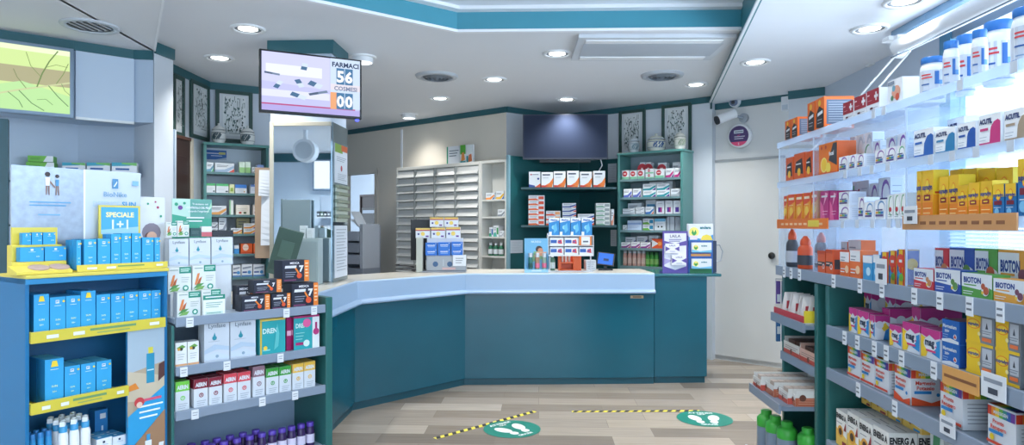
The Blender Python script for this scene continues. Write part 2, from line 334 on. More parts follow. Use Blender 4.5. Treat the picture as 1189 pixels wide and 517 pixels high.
def dren(v=0):
    if v == 0: return plain('2ba7ad', ('r',.02,.0,.09,1,'d9b944'), ('r',.02,.94,1,1,'e1c65a'), ('t','DREN',.4,.66,.14,'d6f2ee',.55,.03), ('p',[(.55,.1),(.72,.2),(.76,.55),(.68,.85),(.62,.5)],'5fc3c4'), ('r',.12,.1,.4,.14,'8fd8d4'), ('c',.22,.18,.06,'f0d24a'), T=side('d4b23c'))
    return plain('2ba7ad', ('r',.72,0,1,1,'eef1f3'), ('r',0,.94,1,1,'b0246b'), ('t','DREN',.28,.72,.13,'d6f2ee',.42,.03), ('c',.5,.78,.13,'e3609c'), ('r',.06,.14,.36,.22,'b0246b'), ('c',.48,.18,.1,'d6eeee'), ('r',.82,.5,.9,.78,'b0246b'), ('c',.86,.5,.1,'c23a7c'), ('lines',.06,.4,.5,3,.09,'9cdcd8',.02), T=side('a02a68'), L=side('a3195e',('r',.1,.45,.9,.6,'e8b7cf')))
def drops(col):
    return plain(W_, ('r',0,.66,1,1,col), ('t','AERIN',.5,.8,.14,W_,.8,.05), ('c',.52,.42,.08,col), ('c',.52,.42,.05,W_), ('p',[(.46,.4),(.58,.4),(.52,.5)],col), ('lines',.2,.85,.22,3,.07,'a5adb6',.018), T=side(col), L=side('e2e6ea',('r',0,.66,1,1,col)))
def leafbox(w, h, d):
    return block(w, h, d, 'eef0ef', F=lambda f: (f.p([(.1,.78),(.5,.7),(.9,.8),(.6,.9)],'6fa64b'), f.c(.5,.72,.07,'3b3f36'), f.c(.3,.72,.06,'e0a63a'), f.lines(.2,.8,.5,3,.1,'a9b0b4',.02), f.r(0,0,1,.1,'e0a97a')), T=side('e6e9e9'))
# --- back shelves, small
def stripe(c1, c2, base=W_): return plain(base, ('p',[(0,0),(.7,0),(.45,.4),(0,.32)],c1), ('r',.62,.2,.95,.8,c2), ('lines',.08,.55,.78,2,.16,'7f8894',.06), T=side(base))
def bubble(c1, c2): return plain(W_, ('c',.42,.62,.3,c1), ('r',0,0,1,.28,c2), ('r',.24,.56,.6,.68,'f0d5d8'), T=side('dfe3e8'))
def diag(c1, c2, base='dfe6ec'): return plain(base, ('p',[(0,.0),(.6,0),(1,.5),(1,.75),(.5,.3),(0,.25)],c1), ('p',[(.7,.0),(1,.0),(1,.4)],c2), ('lines',.1,.7,.75,2,.14,'6c7684',.05), T=side('e4e9ee'))
def multic(w, h, d):
    return block(w, h, d, 'e9edf1', F=lambda f: (f.p([(.25,.0),(.9,0),(1,.3),(1,.62),(.7,.3),(.25,.1)],'ef7d2e'), f.p([(0,0),(.25,0),(.7,.12),(.0,.14)],'d9452f'), f.r(.1,.78,.75,.87,'4a5666'), f.lines(.15,.6,.62,1,.1,'97a1ad',.03)), R=side('f0b27a'))
# ------------------------------------------------------------------ setting
WALL = mat('ccd5df', .55, var=.02, sc=2); WALLB = mat('bcc8d6', .5, var=.02, sc=2); CREAM = mat('d8d3c8', .6, var=.02, sc=2)
CEIL = mat('dfe4eb', .7, var=.015, sc=1.5); TRIM = mat('295f69', .45, var=.05); TEAL = mat('165a6d', .2, var=.12, sc=3); TEALD = mat('174a56', .35, var=.08)
GREEN = mat('2c6866', .35, var=.06); WHT = mat('e6ebf0', .35, var=.02); GREYM = mat('8b9aac', .35, .0, var=.04); RAIL = mat('8695a8', .35, var=.04)
DARK = mat('20242b', .4); ALU = mat('aeb6c0', .3, .8)
MC, SF = 2.86, 2.79
ext = lambda p, q, t: (q[0]+(q[0]-p[0])*t, q[1]+(q[1]-p[1])*t)
v2 = lambda v: (v[0], v[1])
def wall(name, p, q, z0, z1, m, t=.1, bev=0):
    d = (Vector(q)-Vector(p)).normalized(); n = Vector((-d.y, d.x))*t      # thickness away from the viewer
    return struct(name, MB().prism([p, q, (q[0]+n.x, q[1]+n.y), (p[0]+n.x, p[1]+n.y)], z0, z1, m), bev)
def trim(name, p, q, z1, hgt=.068, t=.018, m=None):
    d = (Vector(q)-Vector(p)).normalized(); n = Vector((d.y, -d.x))*t
    return struct(name, MB().prism([p, q, (q[0]+n.x, q[1]+n.y), (p[0]+n.x, p[1]+n.y)], z1-hgt, z1, m or TRIM))
# floor: long stone-look planks laid across the room
def floor_mat():
    M = bpy.data.materials.new('plank_floor'); M.use_nodes = True; nt = M.node_tree; b = nt.nodes['Principled BSDF']
    L = nt.links.new; N = nt.nodes.new
    tc = N('ShaderNodeTexCoord'); mp = N('ShaderNodeMapping'); mp.inputs['Rotation'].default_value[2] = .0
    br = N('ShaderNodeTexBrick'); br.inputs['Scale'].default_value = 1; br.inputs['Brick Width'].default_value = .8; br.inputs['Row Height'].default_value = .2
    br.inputs['Mortar Size'].default_value = .0015; br.offset = .37; br.inputs['Color1'].default_value = (0,0,0,1); br.inputs['Color2'].default_value = (1,1,1,1); br.inputs['Mortar'].default_value = (.1,.1,.1,1); br.inputs['Bias'].default_value = 0
    cr = N('ShaderNodeValToRGB'); e = cr.color_ramp; e.elements[0].position = 0; e.elements[0].color = lin('80766b'); e.elements[1].position = 1; e.elements[1].color = lin('b8afa4')
    for p_, c in ((.3,'95897c'), (.55,'a59b8f'), (.8,'b0a494')): k = e.elements.new(p_); k.color = lin(c)
    ms = N('ShaderNodeMapping'); ms.inputs['Scale'].default_value = (1.2, 26, 1); nz = N('ShaderNodeTexNoise'); nz.inputs['Scale'].default_value = 2.2; nz.inputs['Detail'].default_value = 6
    mx = N('ShaderNodeMix'); mx.data_type = 'RGBA'; mx.blend_type = 'MULTIPLY'; mx.inputs[0].default_value = .55
    c2 = N('ShaderNodeValToRGB'); c2.color_ramp.elements[0].position = .3; c2.color_ramp.elements[0].color = (.62,.6,.58,1); c2.color_ramp.elements[1].position = .7; c2.color_ramp.elements[1].color = (1,1,1,1)
    L(tc.outputs['Object'], mp.inputs[0]); L(mp.outputs[0], br.inputs[0]); L(br.outputs['Color'], cr.inputs[0]); L(tc.outputs['Object'], ms.inputs[0]); L(ms.outputs[0], nz.inputs[0]); L(nz.outputs['Fac'], c2.inputs[0])
    L(cr.outputs[0], mx.inputs[6]); L(c2.outputs[0], mx.inputs[7]); L(mx.outputs[2], b.inputs['Base Color']); b.inputs['Roughness'].default_value = .24
    return M
struct('floor', MB().box(-5.5,-2.2,-.05, 4.2,12.8,0, floor_mat()))
# ceiling: main plane, two lower soffits, a raised tray
LS0, LS1 = onZ(188,0,SF), onZ(178,60,SF); RS1, RS0 = onZ(827,119,SF), onZ(885,0,SF)
RC = onZ(530,37,MC); RCL = onZ(355,0,MC); RCR = onZ(862,34,MC)
RCL2 = ext(RC, RCL, .55)
LSn = (LS0[0], -2.2); RSn = (RS0[0]-.05, -2.2)
struct('ceiling', MB().prism([RC, RCR, RS0 if False else (RCR[0], RCR[1]), (4.2, RCR[1]), (4.2, 12.8), (-5.5, 12.8), (-5.5, RCL2[1]), RCL2], MC, MC+.06, CEIL))
struct('ceiling_recess', MB().box(-5.5,-2.2,3.02, 4.2, 5.0, 3.08, mat('d9e3ee',.6,var=.01)))
struct('ceiling_left', MB().prism([LSn, LS0, LS1, (onZ(179,48.7,MC)[0]+.01, onZ(179,48.7,MC)[1]-.02), (-5.5,5.4), (-5.5,-2.2)], SF, MC-.002, CEIL))
struct('ceiling_right', MB().prism([RSn, RS0, RS1, (RS1[0]+.1, RS1[1]+.25), (4.2, RS1[1]+.25), (4.2,-2.2)], SF, MC-.002, mat('e3e9f2',.65,var=.015)))
def fascia(name, line, z0, z1, m, t=.02):
    struct(name, MB().sweep(line, [(0,z0),(t,z0),(t,z1),(0,z1)], m))
BAND = mat('4391a6', .4, var=.04); MOULD = mat('e9eef4', .4, var=.01)
fascia('trim_recess_front', [RCL2, RC, RCR], MC, 3.02, BAND)
fascia('trim_recess_lip', [RCL2, RC, RCR], MC-.012, MC+.008, MOULD, .035)
fascia('trim_recess_top', [RCL2, RC, (RCR[0]+.03, RCR[1])], 2.995, 3.02, MOULD, .09)
fascia('trim_recess_inner', [(RCL2[0]+.12,RCL2[1]-.28), (RC[0]+.1, RC[1]-.3), (RCR[0]+.0, RCR[1]-.3)], 3.0, 3.02, MOULD, .03)
fascia('trim_soffit_right', [RS1, RS0, RSn], SF+.0, 3.02, mat('3b7f8b',.45,var=.05), .015)
struct('trim_soffit_edge', MB().sweep([RS1, RS0, RSn], [(.012,SF-.004),(.03,SF-.004),(.03,SF+.012),(.012,SF+.012)], MOULD))
struct('trim_soffit_left', MB().sweep([LS1, LS0, LSn], [(0,SF-.004),(-.014,SF-.004),(-.014,SF+.003),(0,SF+.003)], MOULD))
# back walls
A0, A1 = onZ(400,152,MC), onZ(588,124,MC); B1 = onZ(653,133,MC); C1 = onZ(827,112,MC)
D0 = (1.88, 7.40); D1 = v2(onL(921,0, D0, (D0[0]+.562, D0[1]-.48))); PR0 = (D1[0]-.09, D1[1]-.12); PR1 = (2.75, PR0[1]-.2)
E0, E1 = onZ(200,75,MC), onZ(243,95.4,MC); E0 = ext(E1, E0, .5)
F1 = ext(E1, onZ(298,101,MC), .75)
A00 = ext(A1, A0, .04)
dr0, dr1 = v2(onL(400,0,A0,A1)), v2(onL(437,0,A0,A1))
drz = onL(420,199,A0,A1).z
wall('wall_back_left', dr1, A1, 0, MC, CREAM); wall('wall_back_lintel', A00, dr1, drz, MC, CREAM); wall('wall_back_stub', A00, dr0, 0, drz, CREAM)
wall('wall_back_corner', A1, B1, 0, MC, WALL); wall('wall_back_right', B1, C1, 0, MC, WALL)
wall('wall_door_side', D0, D1, 0, MC, mat('d6d9da',.55,var=.015,sc=2)); wall('wall_pier_right', PR0, PR1, 0, MC, WALL)
struct('wall_return', MB().prism([C1, D0, (D0[0]+.1, D0[1]+.1), (C1[0]+.1, C1[1]+.15)], 0, MC, mat('d6d9da',.55,var=.015,sc=2)))
wall('wall_alcove_left', E0, E1, 0, MC, WALL); wall('wall_alcove_back', E1, F1, 0, MC, WALLB)
wall('wall_alcove_link', F1, A00, 0, MC, WALL)
struct('wall_right_far', MB().box(2.75, 4.62, 0, 2.87, PR1[1]+.05, MC, mat('c2d0e2',.55,var=.015)))
struct('wall_right_sill', MB().box(2.75, -2.2, 0, 2.87, 4.62, .95, WALL)); struct('wall_right_head', MB().box(2.75, -2.2, 2.74, 2.87, 4.62, MC, WALL))
for n, p, q, z, h in (('trim_back_left',A00,A1,MC,.066),('trim_back_corner',A1,B1,MC,.066),('trim_back_right',B1,C1,MC,.066),('trim_door_side',D0,D1,SF,.066),('trim_pier_right',PR0,PR1,SF,.08),('trim_alcove_left',E0,E1,MC,.07),('trim_alcove_back',E1,F1,MC,.07)):
    trim(n, p, q, z, h)
struct('trim_return', MB().prism([C1, D0, (D0[0]-.02, D0[1]-.03), (C1[0]-.02,C1[1]-.02)], SF-.066, MC, TRIM))
sp = v2(onL(466,0,A0,A1)); dA = (Vector(A1)-Vector(A0)).normalized(); nA = Vector((dA.y,-dA.x))
struct('trim_wall_joint', MB().prism([sp, (sp[0]+dA.x*.03, sp[1]+dA.y*.03), (sp[0]+dA.x*.03+nA.x*.012, sp[1]+dA.y*.03+nA.y*.012), (sp[0]+nA.x*.012, sp[1]+nA.y*.012)], 0, MC-.1, MOULD))
# doorway frame and the small room behind
fa = Fr(A0, dA); du0, du1 = fa.U(400), fa.U(437)
m_ = MB(); m_.T = fa.M(); m_.box(du0-.03,-.012,0, du0+.03,.09,drz, CREAM); m_.box(du1-.03,-.012,0, du1+.04,.09,drz, CREAM); m_.box(du0-.03,-.012,drz-.04, du1+.04,.09,drz+.03, CREAM)
struct('trim_doorway', m_)
m_ = MB(); m_.T = fa.M(); m_.box(du0-2.6,1.3,0, du1+1.6,1.4,MC, mat('b4bfcb',.6,var=.02)); struct('wall_backroom', m_)
m_ = MB(); m_.T = fa.M(); m_.box(du1+.9,.12,0, du1+1.0,1.3,MC, WALL); struct('wall_backroom_side', m_)
m_ = MB(); m_.T = fa.M(); m_.box(du0-2.6,.12,0, du0-2.5,1.3,MC, WALL); struct('wall_light_block', m_)  # unseen wall added to keep outside light out of the back room
fr2 = fa.off(.75); ztop = fr2.Zat(425,226)
t = thing('coffee_cabinet', 'dark brown tall cabinet with built in appliance seen through the back doorway', 'cabinet', fr2.pt(fr2.U(417.5), 0, 0), fr2.rot)
MB().box(0,.02,0,.75,.42,ztop, mat('2a2021',.4)).box(0,0,0,.02,.02,ztop, mat('3a2c2a',.4)).box(.02,0,ztop-.03,.75,.02,ztop, mat('3a2c2a',.4)).build('cabinet_body', t)
q = MB(); q.box(.05,.004,1.35,.7,.0195,1.75, mat('17181c',.25)); q.box(.08,0,1.66,.67,.004,1.71, mat('7b8490',.3,.4)); q.box(.08,0,1.40,.67,.004,1.43, mat('59616c',.3,.4)); q.build('oven', t)
# pier on the left between bulkhead and alcove
pl = onZ(179,48.7,MC); pr_ = onZ(201,57.6,MC)
struct('wall_pier_left', MB().prism([pl, pr_, (pr_[0]-.5, pr_[1]+.3), (pl[0]-.4, pl[1]+.3)], 0, MC, WALL)); trim('trim_pier_left', pl, pr_, MC, .085)
# bulkhead with light box over the left niche
b0, b1, b2, b3 = onZ(-40,29,SF), onZ(85,47.7,SF), onZ(155,58.5,SF), onZ(178,59.4,SF)
nb = [b0, b1, b2, b3]; bz = onL(155,142,b1,b2).z
BUL = mat('b3c6db',.45,var=.02); NICHE = mat('b0c0d2',.5,var=.02)
struct('wall_bulkhead', MB().prism([b0, b1, b2, b3, (b3[0]-.3,b3[1]+.5), (b0[0]-.9,b0[1]+.5)], bz, SF, BUL))
for i, (p, q) in enumerate(((b0,b1),(b1,b2),(b2,b3))): trim('trim_bulkhead_%d' % (i+1), p, q, SF, .068)
N0, N1 = (b1[0]-.22, b1[1]+.36), (b3[0]-.02, b3[1]+.34)
wall('wall_niche_back', N0, N1, 0, bz, NICHE)
NL0 = (N0[0]-.6, N0[1]-.85)
wall('wall_niche_left', NL0, N0, 0, bz, NICHE)
struct('wall_left', MB().box(-5.0,-2.2,0,-4.9,N0[1],SF, WALL))
# niche channels and standards
fn = Fr(N0, (N1[0]-N0[0], N1[1]-N0[1]))
def on_niche(name, x0,y0,x1,y1, m, th=.012):
    a, b = fn.U(x0), fn.U(x1); z0, z1 = fn.Zat((x0+x1)/2,y1), fn.Zat((x0+x1)/2,y0)
    q = MB(); q.T = fn.M(); q.box(a,-th,z0,b,0,z1,m); return struct(name, q)
on_niche('trim_standard_1', 37,158,39,195, TRIM); on_niche('trim_standard_2', 162,158,164,232, TRIM)
# flush light grey panel and light box on the bulkhead
fp = Fr(b1, (b2[0]-b1[0], b2[1]-b1[1])); a, b = fp.U(87), fp.U(155)
q = MB(); q.T = fp.M(); zz = fp.Zat(90,59), fp.Zat(90,136); q.box(a,-.025,bz-.02,b,-.001,SF-.07, mat('c0d2e6',.35,var=.015)); q.box(a,-.03,bz-.02,b,-.001,bz, WHT)
tag(q.build('bulkhead_panel', bevel=.003), 'blank pale grey panel beside the leaf light box', 'panel')
fl = Fr(b0, (b1[0]-b0[0], b1[1]-b0[1])); u0, u1 = fl.U(-30), fl.U(84.5); z0, z1 = bz-.02, SF-.072
t = thing('light_box', 'backlit sign with green leaf veins picture on left bulkhead', 'sign', fl.pt((u0+u1)/2, -.001, z0), fl.rot)
w = u1-u0; h = z1-z0
MB().box(-w/2,-.07,0,w/2,0,h, mat('7f93a8',.3,.3)).build('box_frame', t, .004)
q = MB(); f = Face(q,'F',w-.05,h-.05,.141); q.T = Matrix.Translation((0,0,.025))
LE = lambda hx, e=1.15: mat(hx, .4, e=e*EK)
f.r(0,0,1,1, LE('d0e89c')); f.r(0,.42,1,.68, LE('b9b58e',1.0)); f.p([(0,0),(1,0),(1,.28),(.45,.45),(0,.3)], LE('bde8a2',1.1)); f.r(0,.92,1,1,LE('e6f6c8',1.2))
def vein(pts, wd, c):
    for (x0,y0),(x1,y1) in zip(pts, pts[1:]):
        n = Vector((-(y1-y0),(x1-x0))).normalized()*wd
        f.p([(x0-n.x,y0-n.y),(x1-n.x,y1-n.y),(x1+n.x,y1+n.y),(x0+n.x,y0+n.y)], LE(c,.9))
vein([(.0,.15),(.4,.3),(.7,.4),(1,.5)], .012, 'dfe6b0'); vein([(.62,.38),(.68,.6),(.76,.8),(.86,.98)], .008, '7c9a5a'); vein([(.42,.3),(.56,.12),(.7,.02)], .006, '6f9a62'); vein([(.75,.42),(.86,.26),(.98,.12)], .006,'6f9a62')
vein([(.66,.55),(.55,.7),(.5,.9)],.004,'87a25f'); vein([(.72,.7),(.84,.76),(.97,.74)],.004,'87a25f'); vein([(.84,.46),(.92,.62),(.98,.8)],.005,'87a25f'); vein([(.5,.34),(.4,.5),(.36,.62)],.005,'8f9a66'); vein([(.3,.26),(.42,.14),(.46,.04)],.005,'6f9a62'); vein([(.62,.18),(.72,.2),(.8,.12)],.004,'7faa6c'); vein([(.9,.47),(.94,.36),(1,.3)],.004,'7faa6c')
q.build('leaf_picture', t)
# right window: frame posts, pane, blinds, roller shade
WX = 2.78
q = MB()
for y in (4.5, 2.6, .7, -1.2): q.box(WX-.06,y,.95,WX+.04,y+.12,2.74, mat('4f86a6',.4,var=.03))
q.box(WX-.05,-2.2,.95,WX+.04,4.62,1.0, ALU); q.box(WX-.05,-2.2,2.69,WX+.04,4.62,2.74, ALU)
struct('window_frame_1', q); struct('window_1', MB().box(WX,-2.2,1.0,WX+.006,4.5,2.69, PANE))
# soffit beam with led spots, and the white roller tube
q = MB(); q.box(2.42,-.5,SF-.05,2.60,4.66,SF-.002, mat('7d9fbd',.35,.2,var=.03)); struct('trim_led_beam', q)
for i, (px, py) in enumerate(((1067,31),(1084,20),(1100,9))):
    x, y = onZ(px,py,SF-.05)
    t = MB().lathe([(.022,0),(.022,.006),(.016,.006)], ALU, 12).lathe([(.015,.001),(.0149,.003)], LE('ffffff',6), 12).build('led_spot', loc=(2.5,y,SF-.058))
    tag(t, 'small round spot in the grey window beam, %s from back' % ORD[i], 'spotlight', 'spots in the window beam')
ry = onZ(1044,58,2.55)[1]
SHX = 2.3
ry = onL(1043,50,(SHX,0),(SHX,1)).y; rz = onL(1043,55,(SHX,0),(SHX,1)).z
t = thing('roller_blind', 'white rolled up window shade tube with cords under the ceiling', 'blind', (SHX, ry, rz))
q = MB(); q.tube([(0,0,0),(0,-3.5,0)], .055, mat('f0f4f8',.5)); q.build('shade_roll', t)
q = MB(); q.box(-.03,-.05,-.07,.03,.0,.07, WHT); q.box(-.06,.0,.05,.06,.08,.075, WHT); q.build('end_bracket', t)
MB().box(-.058,-3.5,-.075,-.05,-.02,-.068, mat('5a6a7c',.4)).build('hem_bar', t)
q = MB(); q.tube([(-.02,-.02,-.05),(-.2,1.0,-.62)],.006,WHT,6); q.tube([(.02,-.1,-.05),(-.1,1.0,-.62)],.006,WHT,6); q.build('cord', t)
# venetian blind outside the gondola back, lower part of the window
t = thing('venetian_blind', 'white slatted blind behind the clear shelves on the right', 'blind', (2.66, 0, .80))
q = MB()
for i in range(26):
    z = .02+i*.024
    q.add([(-.012,-1.6,z),(.012,-1.6,z+.012),(.012,4.4,z+.012),(-.012,4.4,z),(-.012,-1.6,z+.002),(.012,-1.6,z+.014),(.012,4.4,z+.014),(-.012,4.4,z+.002)], [(0,1,2,3),(7,6,5,4),(0,4,5,1),(1,5,6,2),(2,6,7,3),(3,7,4,0)], mat('dfe8f2',.5))
q.build('slats', t); MB().box(-.02,-1.6,.64,.02,4.4,.68,WHT).build('head_rail', t)
MB().box(-.015,-1.6,-.005,.015,4.4,.012,WHT).build('bottom_rail', t)
# rear left of the shop (seen in the mirror)
struct('wall_rear', MB().box(-5.0,-2.2,0,-1.4,-2.1,SF, mat('d3e2ef',.55,var=.02)))
struct('trim_rear', MB().box(-4.9,-2.1,SF-.16,-1.4,-2.08,SF, TRIM))
# ------------------------------------------------------------------ ceiling fixtures
def downlight(px, py, z, r=.12, tilt=False, lit=True, lab='', k=[0]):
    x, y = onZ(px, py, z)
    t = thing('ceiling_downlight', lab, 'light', (x, y, z), 0, 'recessed ceiling downlights')
    MB().lathe([(r*.78,-.002),(r*.8,-.012),(r,-.012),(r*1.04,-.004),(r*1.04,0)], WHT if lit else mat('c3ccd6',.4), 28, cap=False).build('trim_ring', t)
    MB().lathe([(r*.8,-.006),(r*.72,-.003)], mat('5d666e',.3,.5), 28, cap=False).build('rim', t)
    if lit: MB().lathe([(r*.72,-.004),(r*.5,-.003)], mat('d9dde0',.15,.8), 24, cap=False).lathe([(r*.58,-.005),(.0001,-.005)], mat('f6f4ee',.3,e=5), 24, cap=False).build('lamp', t)
    else:
        q = MB()
        for i in range(6):
            a = (i-2.5)*r*.26; q.box(a-.006,-r*.6,-.007,a+.006,r*.6,-.003, DARK)
        q.build('louvre', t)
    if tilt: MB().lathe([(r*.72,-.05),(r*.78,-.045),(r*.78,-.01)], WHT, 24, cap=False).build('gimbal', t)
    return x, y
LAMPS = []
DL = [(288,33,MC,'left of the hanging screen, nearer one'),(255,67,MC,'left of the hanging screen, farther one'),(647,62,MC,'left of the air conditioner grille'),(574,92,MC,'between the two round vents'),(511,114,MC,'in front of the white drawers'),(658,115,MC,'above the dark wall television'),(808,98,MC,'above the right framed prints'),(877,72,SF,'in the right soffit nearer the counter'),(1010,33,SF,'in the right soffit beside the window beam'),(1050,1,SF,'at the top edge in right soffit')]
for px, py, z, lb in DL: LAMPS.append((*downlight(px,py,z,.115,lab='round recessed ceiling downlight '+lb), z))
for px, py, lb in ((421,66,'tilted downlight behind the hanging screen'),(475,133,'tilted downlight over the back doorway')):
    LAMPS.append((*downlight(px,py,MC,.11,True,lab='white round '+lb), MC-.001))
downlight(105,30,SF,.17,lit=False,lab='large dark louvred round fitting in the left soffit')
for px, py, lb in ((507,88,'left'),(769,87,'right')):
    x, y = onZ(px,py,MC); t = thing('ceiling_vent', 'round white louvred air vent, the %s one of two' % lb, 'vent', (x,y,MC), 0, 'round air vents')
    MB().lathe([(.2,0),(.19,-.02),(.15,-.024),(.145,-.002)], mat('b3bcc6',.4), 28, cap=False).build('outer_ring', t)
    q = MB()
    for i in range(4): q.lathe([(.135-.033*i,-.004),(.115-.033*i,-.03),(.112-.033*i,-.03),(.13-.033*i,-.004)], mat('6b7580',.4), 24, cap=False)
    q.lathe([(.0001,-.035),(.02,-.03),(.02,-.004)], mat('6b7580',.4), 16, cap=False); q.build('cones', t)
# ceiling cassette
p0, p1, p2, p3 = onZ(669,67,MC), onZ(838,59,MC), onZ(850,38,MC), onZ(678,40,MC)
cx, cy = (p0[0]+p2[0])/2, (p0[1]+p2[1])/2; w = 1.18; d = 1.0
t = thing('air_conditioner', 'white ceiling air conditioner grille with two long slots', 'air conditioner', (cx,cy,MC), .03)
w = (p1[0]-p0[0]); d = (p3[1]-p0[1])*-1; d = abs(d)
q = MB(); q.box(-w/2,-d/2,-.03,w/2,d/2,-.001, mat('ccd3db',.5)); q.box(-w/2+.05,-d*.27,-.034,w/2-.05,d*.27,-.03, mat('b6bfca',.5)); q.build('panel', t, .004)
for y0 in (-d*.42, d*.30): MB().box(-w/2+.06,y0,-.038,w/2-.08,y0+d*.12,-.03, mat('eef2f6',.4)).build('louvre', t, .003)
# ------------------------------------------------------------------ counter
q0, q1, q2, q3 = (-1.44,3.55), (-1.445,5.16), (-.672,6.02), (1.06,6.14)
LINE = [q0,q1,q2,q3]
t = thing('service_counter', 'long angled teal pharmacy counter with white worktop band', 'counter', (-.3,5.8,0)); 
def rel(o, par=t):
    o.parent = par; o.matrix_parent_inverse = par.matrix_world.inverted() if False else Matrix.Translation(-Vector(par.location)); return o
for i, (a, b) in enumerate(zip(LINE, LINE[1:])):
    pass
rel(MB().sweep(LINE, [(0,.835),(0,.06),(-.55,.06),(-.55,.835)][::-1], TEAL).build('front_panel', bevel=.004))
rel(MB().sweep(LINE, [(-.018,.06),(-.018,0),(-.5,0),(-.5,.06)][::-1], mat('164f5e',.35)).build('plinth'))
WBAND = mat('98b3d0', .3, var=.015); WTOP = mat('c9c7be', .25, var=.03, sc=12)
rel(MB().sweep(LINE, [(-.58,1.0),(-.58,1.02),(.012,1.02),(.02,1.012),(.03,.875),(.06,.862),(.066,.85),(.06,.838),(0,.836),(0,1.0)], WBAND).build('worktop_band', bevel=.003))
rel(MB().sweep(LINE, [(-.58,1.02),(-.58,1.0225),(.008,1.0225),(.008,1.02)], WTOP).build('worktop'))
fc = Fr(q2, (q3[0]-q2[0], q3[1]-q2[1])); a, b = fc.U(732), fc.U(747)
q = MB(); q.T = fc.M(); q.box(a,-.006,.79,b,0,.815, mat('b8a27e',.4)); q.box(a+.02,-.0075,.797,b-.02,-.006,.808, mat('5e4a35',.4)); rel(q.build('maker_plate'))
e0, e1 = (1.066,6.165), (1.555,6.199)
t2 = thing('end_cabinet', 'teal cabinet closing the right end of the counter', 'cabinet', (1.3,6.5,0))
fe = Fr(e0, (e1[0]-e0[0], e1[1]-e0[1])); wE = (Vector(e1)-Vector(e0)).length
q = MB(); q.T = fe.M(); q.box(0,0,.06,wE,.6,.985, TEAL); rel(q.build('cabinet_body', bevel=.004), t2)
q = MB(); q.T = fe.M(); q.box(.004,.018,0,wE-.015,.58,.06, mat('164f5e',.35)); rel(q.build('plinth'), t2)
q = MB(); q.T = fe.M(); q.box(-.002,-.02,.985,wE+.13,.62,1.012, mat('2b6a75',.2)); rel(q.build('cabinet_top', bevel=.006), t2)
# ------------------------------------------------------------------ mirror pillar
CT = 1.0235
m0, m1 = onZ(315,334,CT), onZ(386,329,CT)
mq = onZ(398,322,CT)
MY = 4.965
xl, xr = onY(314,0,MY).x, onY(385,0,MY).x; yb = MY+.38
struct('wall_pillar', MB().box(xl,MY,CT,xr,yb,MC, mat('bccadb',.5,var=.02)))
struct('trim_pillar', MB().sweep([(xl,yb),(xl,MY),(xr,MY),(xr,yb)], [(0,MC-.1),(.018,MC-.1),(.018,MC),(0,MC)], TRIM))
mz = onY(350,142,MY).z
t = thing('mirror', 'tall mirror in a pale frame cladding the pillar on the counter', 'mirror', ((xl+xr)/2, MY, CT))
w = xr-xl; h = mz-CT; MIR = mat('dfeaf2', .02, 1., var=.0); BEI = mat('b7b4a6',.45)
MB().box(-w/2+.03,-.012,.0,w/2,-.001,h-.03, MIR).build('mirror_glass', t)
MB().box(-w/2,-.02,0,-w/2+.03,-.001,h, BEI).box(-w/2+.03,-.02,h-.03,w/2,-.001,h, BEI).build('frame', t, .003)
MB().box(w/2+.001,0,0,w/2+.012,yb-MY,h, mat('93a8b5',.08,.9)).build('side_glass', t)
def side_sheet(name, lab, y0, y1, ops, col='dde5ee'):
    zz0, zz1 = onL(392,y1,(xr,0),(xr,1)).z, onL(392,y0,(xr,0),(xr,1)).z
    hh = zz1-zz0; dd = (yb-MY)*.86
    q = MB(); q.box(-dd/2,-.002,0,dd/2,.002,hh,col); f = Face(q,'F',dd,hh,.004); ops(f)
    tag(q.build(name, loc=(xr+.0155, (MY+yb)/2, zz0), rot=math.pi/2), lab, 'notice')
side_sheet('paper_notice', 'white paper notice with red figure on the pillar side', 178, 213, lambda f: (f.lines(.12,.9,.86,3,.06,'8792a0'), f.c(.5,.5,.1,'b8505a'), f.lines(.2,.9,.3,4,.06,'9aa4b0')))
side_sheet('paper_notice', 'small colourful card above the white notice on the pillar side', 168, 178, lambda f: (f.r(0,0,.6,1,'7fa04c'), f.r(.5,.3,1,1,'c7643c')))
side_sheet('paper_notice', 'long white text sheet low on the pillar side', 262, 322, lambda f: (f.lines(.1,.9,.92,14,.06,'8f99a8',.012),))
zz0 = onL(392,258,(xr,0),(xr,1)).z; zz1 = onL(392,215,(xr,0),(xr,1)).z
q = MB(); dd = .3
for i in range(5):
    z = (zz1-zz0)*i/5; s5 = (zz1-zz0)/5; q.prism([(-dd/2,0),(dd/2,0),(dd/2,-.03),(-dd/2,-.03)], z+s5*.55, z+s5*.95, mat('8f9a86',.35,.2)); q.box(-dd/2,-.012,z,dd/2,0,z+s5*.55, mat('c3ccbd',.3,.2))
tag(q.build('brochure_rack', bevel=.003, loc=(xr+.014,(MY+yb)/2,zz0), rot=math.pi/2), 'ribbed metal pocket rack on the pillar side', 'rack')
